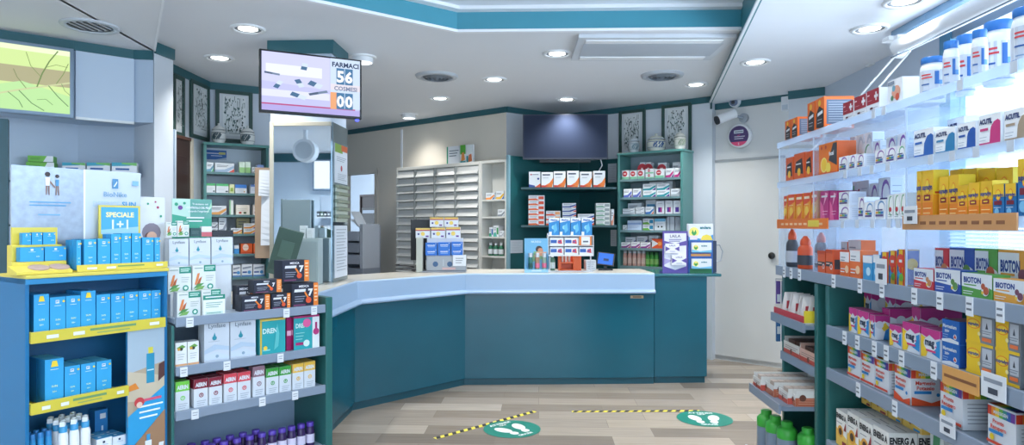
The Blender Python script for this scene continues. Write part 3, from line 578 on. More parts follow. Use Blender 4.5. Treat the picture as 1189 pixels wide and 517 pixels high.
# ------------------------------------------------------------------ hanging queue screen
TL, TR = onD(301,57,4.2), onD(420,70,4.5); BL = onD(301,131,4.2)
ft = Fr(TL, TR.xy-TL.xy); w = (TR.xy-TL.xy).length; h = TL.z-BL.z
t = thing('queue_screen', 'hanging flat screen showing queue numbers 56 and 00', 'screen', ft.pt(w/2, .0, BL.z+.005), ft.rot)
MB().box(-w/2,0,0,w/2,.035,h, mat('14161c',.25)).box(-w*.35,.035,h*.15,w*.35,.07,h*.8, DARK).build('bezel', t, .004)
q = MB(); iw, ih = w-.028, h-.03; q.T = Matrix.Translation((0,-.0,.018)); f = Face(q,'F',iw,ih,.0)
S = lambda hx, e=1.25: mat(hx,.25,e=max(e,1.0)*EK)
f.r(0,0,1,1,S('b9bbea')); f.p([(0,.5),(.68,.42),(.68,1),(0,1)],S('c6c8f0')); f.r(.04,.62,.6,.8,S('e0e4fa')); f.r(0,.24,.68,.36,S('d6d9f6')); f.r(0,0,1,.1,S('a9a0d8')); f.r(0,.1,.95,.125,S('b04a7a'))
for (x,y,a,l,wd) in ((.42,.8,80,.1,.03),(.1,.63,-8,.15,.016),(.16,.45,62,.12,.026),(.37,.5,-65,.12,.03),(.36,.28,-22,.16,.034),(.53,.5,-25,.14,.04),(.56,.36,20,.2,.02)):
    A = math.radians(a); asp = iw/ih; dx, dy = math.cos(A)*l, math.sin(A)*l*asp*.7; nx, ny = -math.sin(A)*wd, math.cos(A)*wd*asp*.6
    f.p([(x-dx/2-nx,y-dy/2-ny),(x+dx/2-nx,y+dy/2-ny),(x+dx/2+nx,y+dy/2+ny),(x-dx/2+nx,y-dy/2+ny)], S('44678a' if wd > .02 else '4a5a72'))
    f.p([(x-nx,y-ny),(x+dx/2-nx,y+dy/2-ny),(x+dx/2+nx,y+dy/2+ny),(x+nx,y+ny)], S('c8d6e8' if wd > .022 else '6d7f96'))
f.r(.685,.12,1,1,S('c3d4ee')); f.r(.685,.1,.76,.4,S('e0a070')); f.r(.685,.44,1,.55,S('d8d2dc'))
f.t('FARMACI',.845,.9,.085,S('182c50'),.29,.035)
for i, (s1, y) in enumerate((('56',.69),('00',.25))):
    for j in (0,1):
        cx = .79+.09*j; f.r(cx-.042,y-.145,cx+.042,y+.145,S('41719a')); f.t(s1[j],cx,y,.2,S('f4f8ff',1.1),.08,.04)
f.t('COSMESI',.845,.475,.075,S('6f7c9a'),.29,.03)
q.build('display', t)
q = MB(); q.tube([(0,.07,h*.55),(.05,.3,h*.55),(.1,.6,h*.5)],.022,DARK,8); q.box(-.06,.06,h*.35,.06,.1,h*.7,DARK); q.build('wall_arm', t)
MB().box(w*.44,-.004,-.012,w*.47,.02,.0,mat('3a44ff',.3,e=2.5)).build('status_light', t)
# ------------------------------------------------------------------ wall television in the back corner
ty = 7.5; a, b = onY(607,133,ty), onY(706,185,ty)
t = thing('television', 'large dark switched off television high in the teal corner', 'television', ((a.x+b.x)/2, ty, b.z))
w = b.x-a.x; h = a.z-b.z
MB().box(-w/2,0,0,w/2,.04,h, mat('3c4150',.3)).build('bezel', t, .004)
MB().box(-w/2+.012,-.002,.02,w/2-.012,0,h-.012, mat('2c354a',.45,var=.02,spec=.1)).build('display', t)
q = MB(); q.box(-.12,.04,h*.3,.12,.3,h*.6,DARK); q.box(-w*.3,.04,-.03,w*.3,.12,.12,DARK); q.build('wall_mount', t)
q = MB(); q.tube([(w*.42,.06,0),(w*.44,.09,-.06),(w*.40,.13,-.13),(w*.36,.2,-.2)],.006,WHT,6); q.build('cable', t)
# ------------------------------------------------------------------ framed prints
def picture(fr, x0, y0, x1, y1, lab, d=-.002, seed=1):
    a, b = fr.U(x0,d), fr.U(x1,d); z0, z1 = fr.Zat((x0+x1)/2,y1,d), fr.Zat((x0+x1)/2,y0,d); w = b-a; h = z1-z0
    t = thing('framed_print', lab, 'picture', fr.pt((a+b)/2, d, z0), fr.rot)
    bw = .035; fm = mat('2a4a46',.35); q = MB()
    q.box(-w/2,-.025,0,-w/2+bw,0,h,fm); q.box(w/2-bw,-.025,0,w/2,0,h,fm); q.box(-w/2+bw,-.025,0,w/2-bw,0,bw,fm); q.box(-w/2+bw,-.025,h-bw,w/2-bw,0,h,fm); q.build('frame', t, .003)
    q = MB(); q.box(-w/2+bw,-.012,bw,w/2-bw,-.002,h-bw,'cfd6dc'); f = Face(q,'F',w,h,.024)
    f.r(.2,.13,.8,.9,'dde3e6'); R = random.Random(seed); ink = '55706f'
    for i in range(120):
        x, y = R.choice([.32,.5,.68])+R.uniform(-.09,.09), R.uniform(.2,.86); s = R.uniform(.012,.034); c = R.choice([ink,'5b7474','2f4648'])
        if i % 3: f.p([(x,y-s),(x+s*.9,y+s*.1),(x+s*.1,y+s*.7),(x-s*.8,y+s*.3)], c)
        else: f.p([(x-.006,y-s*2),(x+.006,y-s*2),(x+.01,y+s*1.4),(x-.004,y+s*1.4)], c)
    f.lines(.35,.65,.17,1,.04,'6d7f80',.01)
    q.build('botanical_sheet', t)
fE = Fr(E0, (E1[0]-E0[0],E1[1]-E0[1])); fF = Fr(E1, (F1[0]-E1[0],F1[1]-E1[1])); fB = Fr(A1,(B1[0]-A1[0],B1[1]-A1[1])); fC = Fr(B1,(C1[0]-B1[0],C1[1]-B1[1])); fD = Fr(D0,(D1[0]-D0[0],D1[1]-D0[1]))
picture(fE,199,88,212,158,'dark framed plant print nearest the left pier',seed=3)
picture(fE,219.5,96,241,162,'dark framed plant print left of the alcove corner',seed=4)
picture(fF,250,106,293,166,'dark framed plant print behind two white jars in alcove',seed=5)
picture(fC,719.5,128,750,181,'dark framed flower print next to the wall television',seed=6)
picture(fC,769,121,803.5,178,'dark framed flower print above the right end of cabinet',seed=7)
# brown alcove door
a, b = fE.U(196), fE.U(219); z1 = fE.Zat(212,163)
q = MB(); q.T = fE.M(); q.box(a-.2,-.03,0,b-.03,-.001,z1,mat('3a2b28',.4)); q.box(b-.03,-.04,0,b+.015,-.001,z1+.03,mat('c9c3b4',.4)); q.box(a-.2,-.04,z1,b-.03,-.001,z1+.03,mat('5a3d33',.4)); q.box(a-.1,-.036,.2,b-.1,-.03,z1-.15,mat('33201e',.4))
struct('door_1', q, .002)
# door in the far right wall
a, b = fD.U(816), fD.U(912); z1 = fD.Zat(830,189)
q = MB(); q.T = fD.M(); q.box(a,-.012,.01,b,-.001,z1,mat('d3d5d4',.5,var=.015)); q.box(a-.01,-.02,z1,b,-.001,z1+.025,mat('9aa0a4',.4)); q.box(a-.012,-.016,0,a,-.001,z1,mat('a9afb2',.4))
struct('door_2', q)
u = fD.U(896.5,-.02); z = fD.Zat(896.5,297,-.02)
tag(MB().lathe([(.0001,.04),(.03,.036),(.036,.02),(.03,0)],mat('1c1d20',.3),18).build('door_knob', loc=fD.pt(u,-.013,z)), 'round black knob on the pale door at the right', 'knob')
bpy.data.objects['door_knob'].rotation_euler = (math.pi/2, 0, fD.rot)
# skirting of that wall
q = MB(); q.T = fD.M(); q.box(-.02,-.012,0,b,-.0125+.011,.05,mat('c3c7c8',.5)); struct('baseboard_door_side', q)
# cameras, sensor, round sign
def wall_pt(fr, px, py, d): return fr.pt(fr.U(px,d), d, fr.Zat(px,py,d))
p = wall_pt(fD,858,138,0); t = thing('security_camera', 'white bullet security camera on bracket above the round sign', 'camera', p, fD.rot)
MB().tube([(.06,-.001,.0),(.06,-.03,.0)],.05,ALU,14).tube([(.06,-.03,0),(0,-.1,.02),(-.06,-.16,.0)],.014,ALU,8).build('bracket', t)
MB().tube([(.0,-.1,.045),(-.12,-.25,-.03)],.05,WHT,16).build('housing', t); MB().tube([(-.12,-.25,-.03),(-.132,-.264,-.036)],.046,DARK,16).build('lens', t)
p = wall_pt(fD,855,121,0); t = thing('dome_camera', 'small white dome camera under the right wall trim', 'camera', (p.x,p.y,p.z), fD.rot)
q = MB(); q.tube([(0,-.001,.02),(0,-.05,.02)],.06,WHT,16); q.tube([(0,-.001,.09),(0,-.04,.1)],.03,mat('4b535e',.4),10); q.build('housing', t)
q = MB(); q.tube([(0,-.05,.015),(0,-.08,.01)],.04,mat('6a7c9a',.2),14); q.tube([(0,-.08,.01),(0,-.085,.009)],.02,DARK,12); q.build('lens', t)
p = wall_pt(fD,858,158,-.07); R_ = abs(fD.Zat(858,145,-.07)-fD.Zat(858,171,-.07))/2
t = thing('round_sign', 'round purple and pink sign in white rim on the door wall', 'sign', p, fD.rot)
q = MB(); q.T = Matrix.Rotation(math.pi/2,4,'X')
q.lathe([(R_,-.066),(R_*1.06,-.05),(R_*1.06,.0),(R_*.93,.004)],mat('e1e5ea',.35),36); q.build('rim', t)
q = MB(); f = Face(q,'F',2*R_,2*R_,.012); q.T = Matrix.Translation((0,0,-R_))
f.c(.5,.5,.45,mat('4a3a6e',.4),n=32); f.p([(.5+.45*math.cos(x),.5+.45*math.sin(x)) for x in [math.radians(a_) for a_ in range(215,326,10)]],mat('e0527e',.4)); f.r(.28,.62,.72,.76,'c9d3dd'); f.lines(.32,.7,.69,1,.1,'5a6a76',.04); f.lines(.3,.78,.47,2,.09,'d9dbe6',.03); f.p([(.4,.55),(.5,.5),(.6,.58),(.5,.53)],'e0527e'); f.t('5',.5,.15,.09,W_)
q.build('disc', t)
p = wall_pt(Fr(PR0,(PR1[0]-PR0[0],PR1[1]-PR0[1])),921,122,0)
def sensor(px, py, fr, lab, s):
    p = wall_pt(fr,px,py,0); t = thing('motion_sensor', lab, 'sensor', p, fr.rot)
    MB().box(-.055*s,-.05*s,-.1*s,.055*s,-.001,.1*s,mat('dfe5ec',.4)).build('housing', t, .008); MB().box(-.04*s,-.054*s,-.08*s,.04*s,-.05*s,-.01,mat('c3d0de',.3)).build('lens', t, .003)
sensor(913,121,fD,'white motion sensor beside the far right pier',.75)
sensor(1013,64,Fr((2.75,6),(0,-1)),'white motion sensor on the blue wall by the window',.9)
# ------------------------------------------------------------------ drawers and open shelves along the back wall
fw = fa.off(-.225); u0, u1, u2 = fw.U(460,0), fw.U(558,0), fw.U(588,0); zt = fw.Zat(524,190,0)
t = thing('drawer_cabinet', 'tall white wall of slim medicine drawers behind the counter', 'cabinet', fw.pt(u0,0,0), fw.rot)
w = u1-u0; dep = .215; CR = mat('d3d4cf',.45,var=.02)
MB().box(0,.02,0,w,dep,zt,CR).box(0,-.004,0,.03,.02,zt,CR).box(w-.03,-.004,0,w,.02,zt,CR).box(.03,-.004,zt-.04,w-.03,.02,zt,CR).box(.03,.0,0,w-.03,.02,.3,CR).build('carcass', t, .003)
nC, nR = 4, 18; zb = .35; cw = (w-.06)/nC; rh = (zt-.045-zb)/nR
q = MB(); DM = mat('cdd0cf',.35,.1,var=.05)
prof = [(.0,0),(-.05,.0),(-.055,.012),(-.02,.4),(-.012,.97),(0,.97)]
q.sweep([(0.007,0),(cw-.007,0)], [(-y if False else -y, z*rh if z > .02 or z == 0 else z) for y, z in [(0,0),(-.045,.002),(-.05,.01),(-.02,.45),(-.014,.93),(0,.95)]], DM)
MB().box(.03,.012,zb,w-.03,.0199,zt-.045,mat('8f9492',.5)).build('recess_face', t)
for i in range(1,nC): MB().box(.03+i*cw-.005,-.04,zb,.03+i*cw+.005,.0119,zt-.04,mat('8b908e',.5)).build('divider', t)
base = None
for i in range(nC):
    for j in range(nR):
        loc = (.03+i*cw, .02, zb+j*rh)
        if base is None: base = q.build('drawer', t); base.location = loc
        else:
            o = base.copy(); COL.objects.link(o); o.parent = t; o.location = loc
fs = fw; t = thing('open_shelving', 'narrow cream open shelving between drawers and teal corner', 'shelving', fw.pt(u1,0,0), fw.rot); w = u2-u1-.004
dep = .2; MB().box(0.003,.18,0,w,dep,zt,CR).build('back_panel', t)
MB().box(0.003,0,0,.02,.18,zt,CR).build('side_panel', t); MB().box(w-.02,0,0,w,.18,zt,CR).build('side_panel', t); MB().box(.02,0,zt-.03,w-.02,.18,zt,CR).build('top', t)
SHZ = []
for y in (231.5,251.5,275,297.5):
    z = fw.Zat(573,y,0); SHZ.append(z); MB().box(.02,.005,z-.02,w-.02,.18,z,CR).build('shelf', t)
fo = fw.off(0); fo.lim = (u1+.022, u2-.026); fo.tops = SHZ; fo.dmax = .18
for k, (z, items) in enumerate(zip(SHZ, ([(564,574,224,diag('e08a3a','3a6ab0'),.12,'small white and orange carton'),(576,585,222,diag('e0b23a','3a6ab0'),.12,'small white and orange carton')],
    [(578,586,243,diag('7f8a96','a9b2bb'),.12,'plain white carton')],
    [(568,572.5,264,stripe('2f9a7a','2a6ab0'),.1,'green and blue carton'),(573,579,262,stripe('58b3a8','3f9a5a'),.1,'green and blue carton'),(580,585,268,diag('a8b2bb','c9cfd6'),.1,'pale carton')]))):
    row(fo, z, items, 'on the %s cream open shelf' % ORD[k], .04)
def bottle(w, h, body, cap, capm=None, band=None, neck=.5, mx=None):
    def make(loc, lab, cat='bottle', name='bottle', group=None):
        t = thing(name, lab, cat, loc, 0, group); r = w/2
        MB().lathe([(r*.9,0),(r,h*.03),(r,h*.62),(r*.92,h*.7),(r*neck,h*.8),(r*neck,h*.84)], body, 16).build('bottle_body', t)
        MB().lathe([(r*.9*neck/.5*.6 if neck < .6 else r*.85,h*.82),(r*.9*neck/.5*.6 if neck < .6 else r*.85,h*.98),(r*.6*neck/.5*.6 if neck < .6 else r*.78,h)], cap, 16).build('cap', t)
        if band: MB().lathe([(r+.0006,h*.15),(r+.0006,h*.52)], band, 16, cap=False).build('wrap_label', t)
        return t
    return make
gb = bottle(.06,.15,mat('2d6b52',.2),mat('dfe5e8',.4),band=mat('d9dfe3',.4))
z = SHZ[3]; b0_ = None
for i, px in enumerate((570,576,582)):
    for k in (0,1):
        loc = fw.pt(fw.U(px,.05+.07*k), .05+.07*k, z+.0005); lab = 'small green bottle on the lowest cream shelf, %s from left%s' % (ORD[i], '' if k == 0 else ', behind')
        if b0_ is None: b0_ = gb(loc, lab, group='green bottles on the cream shelves')
        else: dup(b0_, loc, None, lab)
q = block(.2,.19,.05,W_,F=lambda f:(f.r(0,.0,.08,1,'2f9a7a'),f.lines(.15,.95,.7,3,.13,'7c8894',.04),f.p([(.1,0),(.8,0),(.95,.35),(.6,.2)],'4fae5a')))
up = fw.U(521,.12)
# cards standing on top of the drawers
for (x0,x1,yt,pfn,lb) in ((518.5,533.6,170,lambda f:(f.r(0,.0,.1,1,'2f9a7a'),f.lines(.2,.95,.75,3,.14,'6d7a86',.05)),'white leaning leaflet with text on top of the drawers'),(534.4,540.8,168.5,lambda f:(f.r(0,.5,1,1,'57a83e'),f.p([(.1,.1),(.9,.2),(.7,.6),(.3,.6)],'d98b4a'),f.r(0,0,1,.15,'2c8f9a')),'green leaflet with a face on top of the drawers'),(541.5,549,168,lambda f:(f.r(0,.5,1,1,'e3ecef'),f.p([(.2,.05),(.9,.1),(.8,.5),(.4,.45)],'c0704a'),f.r(0,0,.3,.4,'2c8f9a')),'white and blue leaflet with child on top of the drawers')):
    a, b = fw.U(x0,.1), fw.U(x1,.1); zz = fw.Zat((x0+x1)/2,yt,.1); tag(block(abs(b-a)*.96, zz-zt, .03, W_, F=pfn).build('leaflet_holder', loc=fw.pt((a+b)/2,.115,zt+.0005), rot=fw.rot), lb, 'leaflet')
# ------------------------------------------------------------------ teal corner panelling and shelves
zt2 = fB.Zat(590,184)
TP = mat('17565a',.35,var=.08,sc=2)
fB2, fC2 = Fr(fw.pt(u2+.03,0,0), fB.u), fC.off(-.03)
def isect(p, q, r, s): 
    d1, d2 = Vector(q)-Vector(p), Vector(s)-Vector(r); den = d1.x*d2.y-d1.y*d2.x; w_ = Vector(r)-Vector(p); tt = (w_.x*d2.y-w_.y*d2.x)/den; return tuple(Vector(p)+d1*tt)
cor = isect(*fB2.pq(0), *fC2.pq(0))
cs = v2(fC2.pt(fC2.U(721),0,0)); bs = v2(fB2.pt(0,0,0))
ub = Fr(bs, (cor[0]-bs[0],cor[1]-bs[1])); uc = Fr(cor, (cs[0]-cor[0],cs[1]-cor[1]))
t = thing('corner_shelving', 'dark teal panelled corner with two long shelves under television', 'shelving', (cor[0],cor[1],0))
lb_, lc_ = (Vector(cor)-Vector(bs)).length, (Vector(cs)-Vector(cor)).length
q = MB(); q.T = ub.M(); q.box(0,0,0,lb_,.027,zt2,TP); q.box(-.012,-.02,0,.012,.027,zt2+.005,mat('7fa6b4',.3)); rel(q.build('left_panel'), t); q = MB(); q.T = uc.M(); q.box(0,0,0,lc_,.027,zt2,TP); rel(q.build('right_panel'), t)
CS = []; SY = 7.43
for y in (217.5,261.5):
    a, b = onY(605,y,SY), onY(716,y,SY); z = a.z
    pa, pb = isect((a.x,SY),(a.x,SY+1),*ub.pq(0.002)), isect((b.x,SY),(b.x,SY+1),*uc.pq(0.002))
    CS.append((z, a.x, b.x)); rel(MB().prism([(a.x,SY),(b.x,SY),pb,(cor[0],cor[1]-.005),pa], z-.025, z, mat('204a50',.3)).build('shelf'), t)
fy = Fr((0,SY),(1,0))
row(fy, CS[0][0], [(614,627.5,199.5,plain(W_,('p',[(0,0),(.6,0),(.5,.12),(0,.2)],'2b4a9c'),('p',[(.5,.0),(1,0),(1,.25)],'e0552c'),('c',.2,.82,.05,'b8323f'),('lines',.3,.85,.82,1,.1,'4f5c78',.04),('c',.82,.55,.07,'2b3f86')),.09,'white carton with blue and red swoosh')]+
  [(x,x+13.8,y,multic,.09,'white and orange wave carton') for x,y in ((628.5,200),(643,199),(658.5,198.5),(673.5,199.5),(689,198.5))], 'on the upper teal corner shelf', .05, group='cartons lined up under the television')
zs = CS[1][0]
row(fy, zs, [(613.5,632.5,227,stripe('e06a3a','d9502f'),.14,'white and orange flat carton',6),(634,651,245,stripe('d9502f','e8a56a'),.14,'white and red flat carton',3),(653,669,236,diag('3a4f9c','d9502f'),.14,'white and navy flat carton',5),(671,690,248.5,diag('2b4a9c','d9502f'),.14,'white and blue flat carton',2),(692,708.5,236,stripe('7fae94','9aa6a8','e3e6e4'),.14,'pale grey green flat carton',5),(709.5,713,243,diag('d98a6a','b0b8bf'),.1,'slim pale carton')], 'on the lower teal corner shelf', .04)
# sheets taped on the teal panels
def sheet(fr, x0,y0,x1,y1, lab, d=-.003, col='c9d0d6', name='paper_sheet', ops=None):
    a, b = fr.U(x0,d), fr.U(x1,d); z0, z1 = fr.Zat((x0+x1)/2,y1,d), fr.Zat((x0+x1)/2,y0,d); w = b-a; h = z1-z0
    q = MB(); q.box(-w/2,-.001,0,w/2,.001,h,col); f = Face(q,'F',w,h,.002); (ops or (lambda f: f.lines(.12,.9,.85,8,.1,'98a2ac',.015)))(f)
    return tag(q.build(name, loc=fr.pt((a+b)/2,d,z0), rot=fr.rot), lab, 'paper')
sheet(ub,592,279,607,294,'white paper sheet taped low on the left teal panel')
sheet(uc,706,190,716,212,'pale paper sheet taped high beside the right cabinet')
sheet(uc,709,267,716,286,'pale paper sheet taped low beside the right cabinet')
# ------------------------------------------------------------------ right wall cabinet with medicine shelves
fr_ = fC.off(-.34); u0, u1 = fr_.U(717,0), fr_.U(793,0); zt3 = fr_.Zat(755,178,0); w = u1-u0; dep = .29
t = thing('medicine_cabinet', 'green open cabinet of medicine boxes behind right end of counter', 'cabinet', fr_.pt(u0,0,0), fr_.rot)
SG = mat('4d8482',.3,var=.05)
MB().box(0,dep-.02,0,w,dep,zt3,mat('8fa3ad',.5)).build('back_panel', t); MB().box(0,0,0,.03,dep-.02,zt3,SG).build('side_panel', t, .003); MB().box(w-.03,0,0,w,dep-.02,zt3,SG).build('side_panel', t, .003); MB().box(-.005,-.01,zt3,w+.005,dep,zt3+.025,SG).build('top', t, .003)
RZ = []; fr_.lim = (u0+.032, u1-.032); fr_.tops = RZ; fr_.dmax = dep-.021
for y in (207,228.5,248.5,267.5,288.5):
    z = fr_.Zat(755,y,0); RZ.append(z); MB().box(.03,.005,z-.025,w-.03,dep-.02,z,mat('6f8f94',.35)).build('shelf', t)
zb_ = fr_.Zat(755,310,0); MB().box(.03,.005,zb_-.03,w-.03,dep-.02,zb_,mat('6f8f94',.35)).build('shelf', t)
rb = bubble('b8323f','7fc4a0')
NM = ['top','second','third','fourth','fifth']
row(fr_, RZ[0], [(722,730.5,198,rb,.08,'white carton with red oval'),(731.5,739.5,198,rb,.08,'white carton with red oval'),(740.5,748,197.5,rb,.08,'white carton with red oval'),(749.5,759,196,rb,.08,'flat white carton with red oval',2),(760.5,771,196.5,rb,.08,'white carton with red oval'),(773,782,195.5,diag('b8327f','5a2f7c'),.08,'white and magenta carton'),(783,790.5,195,diag('b8327f','5a2f7c'),.08,'white and magenta carton')], 'on the top medicine shelf', .04)
row(fr_, RZ[0], [(743,749,188.5,rb,.08,'tall white carton with red oval'),(750.2,756,188.5,rb,.08,'tall white carton with red oval'),(764,774,189,rb,.08,'tall white carton with red oval'),(781,790,188.5,diag('b8327f','5a2f7c'),.08,'tall white and magenta carton')], 'at the back of the top medicine shelf', .145)
tb = diag('2a9aa8','5a2f8c','eef2f5')
row(fr_, RZ[1], [(724,733.5,219.5,diag('5f6fc0','5a2f8c','eef2f5'),.08,'white carton with violet corner'),(735,744,219,diag('5f6fc0','5a2f8c','eef2f5'),.08,'white carton with violet corner'),(746.5,761.5,213.5,tb,.08,'flat white and teal carton',2),(762.5,777.5,213,tb,.08,'flat white and teal carton',2),(779,792,219,diag('a8b2bb','c9cfd6'),.08,'long plain white carton')], 'on the second medicine shelf', .04)
row(fr_, RZ[1], [(754,771,207.5,tb,.08,'tall white and teal carton'),(772,781,207.5,tb,.08,'tall white and teal carton')], 'at the back of the second medicine shelf', .145)
row(fr_, RZ[2], [(723,737,242.5,diag('9aa6b2','c5ccd4'),.1,'low white carton',2),(738.5,748,240.5,diag('9aa6b2','c5ccd4'),.1,'low white carton',2),(749.5,759,240,diag('2a6ab0','e0703a'),.09,'white carton with blue edge'),(762,771,233.5,plain(W_,('r',.25,.12,.75,.5,'4a2f8c'),('r',.5,.12,.75,.5,'a0307c'),('lines',.2,.8,.8,1,.1,'5a6674')),.09,'white carton with purple patch'),(772.5,781,233,plain(W_,('r',.25,.12,.75,.5,'4a2f8c'),('r',.5,.12,.75,.5,'a0307c'),('lines',.2,.8,.8,1,.1,'5a6674')),.09,'white carton with purple patch'),(782,790.5,233,plain(W_,('r',.25,.12,.75,.5,'4a2f8c'),('lines',.2,.8,.8,1,.1,'5a6674')),.09,'white carton with purple patch')], 'on the third medicine shelf', .04)
row(fr_, RZ[2], [(729,745,236,diag('9aa6b2','c5ccd4'),.08,'flat pale carton in the back'),(750,762,228.5,plain(W_,('r',.1,.08,.9,.45,'2a6ab0'),('r',.1,.5,.9,.7,'4aa0d0'),('r',.2,.05,.6,.12,'c03a4a')),.08,'tall white carton with blue block')], 'on the third medicine shelf', .145)
row(fr_, RZ[3], [(723,728,261.5,diag('a8b2bb','b9c2cc'),.09,'small plain white carton'),(728.5,745,256,plain('c3d3ea',('r',0,.55,1,.75,'8fa8d4'),('lines',.1,.8,.4,2,.14,'6f86b0')),.1,'pale blue carton'),(746.5,759,254,stripe('6fb04a','2a86b0'),.09,'green and blue carton',2),(760,773,254,plain(W_,('r',0,.75,1,1,'6fb6d8'),('c',.35,.3,.08,'2f3f3a'),('c',.65,.3,.08,'2f3f3a'),('lines',.2,.8,.6,2,.1,'8fa0b0')),.09,'white carton with pale blue top'),(774.5,783,249.5,plain('b9c1ca',('r',.3,0,.45,1,'7f8a96')),.09,'grey silver carton',2),(784,791,252,plain('a4adb8',('lines',.1,.9,.8,4,.2,'8a94a0')),.09,'grey flat carton',4)], 'on the fourth medicine shelf', .04)
row(fr_, RZ[4], [(721,732,281.5,diag('8a2f86','c03a6a','eef0f4'),.09,'small white and violet carton'),(733,743,281,diag('8a2f86','c03a6a','eef0f4'),.09,'small white and violet carton'),(744,755,281.5,diag('8a2f86','c03a6a','eef0f4'),.09,'small white and violet carton'),(757,770,277.5,plain('e0552c',('p',[(0,.1),(.6,.5),(0,.9)],W_),('c',.7,.5,.22,'f09a4a')),.09,'red and white carton')], 'on the fifth medicine shelf', .03)
row(fr_, RZ[4], [(726,738,275.5,diag('4a3f9c','c03a6a','e6e9ef'),.08,'white carton with violet corner in the back'),(739.5,752,274.5,diag('4a3f9c','c03a6a','e6e9ef'),.08,'white carton with violet corner in the back'),(753.5,764,273.5,diag('8a96a8','c9ccd4'),.08,'pale carton in the back')], 'on the fifth medicine shelf', .13)
bottle_h = RZ[4]-.03-zb_; pb_ = bottle(.05,min(.2,bottle_h),mat('d8a79a',.4),mat('d3dbe0',.35),band=mat('e2c3b6',.4),neck=.8); gb2 = bottle(.05,min(.185,bottle_h*.93),mat('3f9a3a',.35),mat('2a6a30',.4),band=mat('8fc06a',.4),neck=.8)
o1 = o2 = None
for i, px in enumerate((726,731.5,737,742.5,747.5)):
    loc = fr_.pt(fr_.U(px,.07), .07, zb_+.0005); lab = 'slim pink bottle below the medicine shelves, %s from left' % ORD[i]
    if o1 is None: o1 = pb_(loc, lab, group='pink bottles below the medicine shelves')
    else: dup(o1, loc, None, lab)
for i, px in enumerate((752.5,757.5,762.5)):
    loc = fr_.pt(fr_.U(px,.07), .07, zb_+.0005); lab = 'bright green bottle below the medicine shelves, %s from left' % ORD[i]
    if o2 is None: o2 = gb2(loc, lab, group='green bottles below the medicine shelves')
    else: dup(o2, loc, None, lab)
sf = Fr(fr_.pt(w+.003,0,0), Vector((-fr_.n.x,-fr_.n.y))); 
sheet(sf,799,229,811,257,'white paper sheet taped on the green cabinet side')
# apothecary jars
def jar(loc, lab, h, r, pat, body='d4d8d6'):
    t = thing('apothecary_jar', lab, 'jar', loc, 0)
    b = mat(body,.25,coat=.3); k = mat(pat,.3)
    MB().lathe([(r*.8,0),(r*.86,h*.03),(r*.78,h*.08),(r*.98,h*.2),(r,h*.52),(r*.9,h*.6),(r*.8,h*.63)], b, 24).build('jar_body', t)
    MB().lathe([(r*.95,h*.64),(r*.95,h*.68),(r*.6,h*.82),(r*.2,h*.88),(r*.12,h*.92),(r*.2,h*.97),(.0001,h)], b, 24).build('lid', t)
    q = MB(); q.lathe([(r*.985,h*.2),(r*1.005,h*.22)],k,24,cap=False); q.lathe([(r*1.003,h*.5),(r*1.0,h*.53)],k,24,cap=False); q.lathe([(r*.96,h*.655),(r*.955,h*.68)],k,24,cap=False)
    for i in range(9):
        a = -math.pi/2+math.cos(i*.7)*.5; zc_ = h*(.36+.09*math.sin(i*.7)); q.T = Matrix.Rotation(a,4,'Z'); q.tube([(r*.99,0,zc_-.015),(r*1.004,.01,zc_),(r*.99,.018,zc_+.015)],.008,k,5)
    q.T = None; q.build('painted_pattern', t)
zc3 = zt3+.0255
def jt(fr, px, pyt, rpx, d, z, lab, pat, body='d4d8d6'):
    u = fr.U(px,d); h = fr.Zat(px,pyt,d)-z; r = abs(fr.U(px+rpx,d)-fr.U(px-rpx,d))/2; jar(fr.pt(u,d,z), lab, h, r, pat, body)
jt(fr_,736,157,6,.16,zc3,'white lidded jar before the left flower print','7f97a0','c9d0d4')
jt(fr_,762,155,10,.14,zc3,'wide painted lidded bowl between the two flower prints','3d5f8c','d3d6cc')
jt(fr_,789.5,151,6.5,.14,zc3,'white lidded jar before the right flower print','8fa08f','d6d8d2')
# ------------------------------------------------------------------ alcove shelf unit
fq = fF.off(-.3); u0, u1 = fq.U(236.5,0), fq.U(312,0); zt4 = fq.Zat(275,170,0); w = u1-u0; dep = .28
t = thing('alcove_cabinet', 'tall green edged shelf cabinet of boxes in the left alcove', 'cabinet', fq.pt(u0,0,0), fq.rot)
MB().box(0,dep-.02,0,w,dep,zt4,mat('c6d3e0',.5)).build('back_panel', t); MB().box(0,0,0,.025,dep-.02,zt4,SG).build('side_panel', t, .003); MB().box(w-.025,0,0,w,dep-.02,zt4,GREEN).build('side_panel', t, .003); MB().box(-.005,-.01,zt4,w+.005,dep,zt4+.025,SG).build('top', t, .003)
AZ = []; fq.lim = (u0+.028, u1-.028); fq.tops = AZ
for y in (200.5,224.5,249.5,271.5,295,322):
    z = fq.Zat(278,y,0); AZ.append(z); MB().box(.025,.005,z-.022,w-.025,dep-.02,z,mat('5f8488',.35)).build('shelf', t)
AN = ['top','second','third','fourth','fifth','lowest']
g2 = plain(W_,('r',0,.75,1,1,'58b878'),('r',.75,.1,.95,.25,'3f4a52'),('lines',.1,.7,.5,2,.16,'9aa8b0')); 
def arow(k, items, d=.04): row(fq, AZ[k], items, 'on the %s alcove shelf' % AN[k], d)
arow(0, [(239,248,188.5,diag('6aa0b8','58b878'),.09,'white carton with green base'),(249.5,272,189.5,diag('a0b6d0','e05a4a'),.09,'long white carton'),(278,284.5,188,plain('d6e8d6',('r',0,0,1,.5,'9acb86')),.08,'pale green tall carton'),(285,291,188,plain('d6e8d6',('r',0,0,1,.5,'9acb86')),.08,'pale green tall carton'),(292.5,297,194,diag('a0a8b0','c0c8d0'),.06,'tiny white carton'),(298.5,306.5,191.5,plain('c9d4ec',('r',0,.7,1,1,'7f9ad0')),.08,'pale blue carton')])
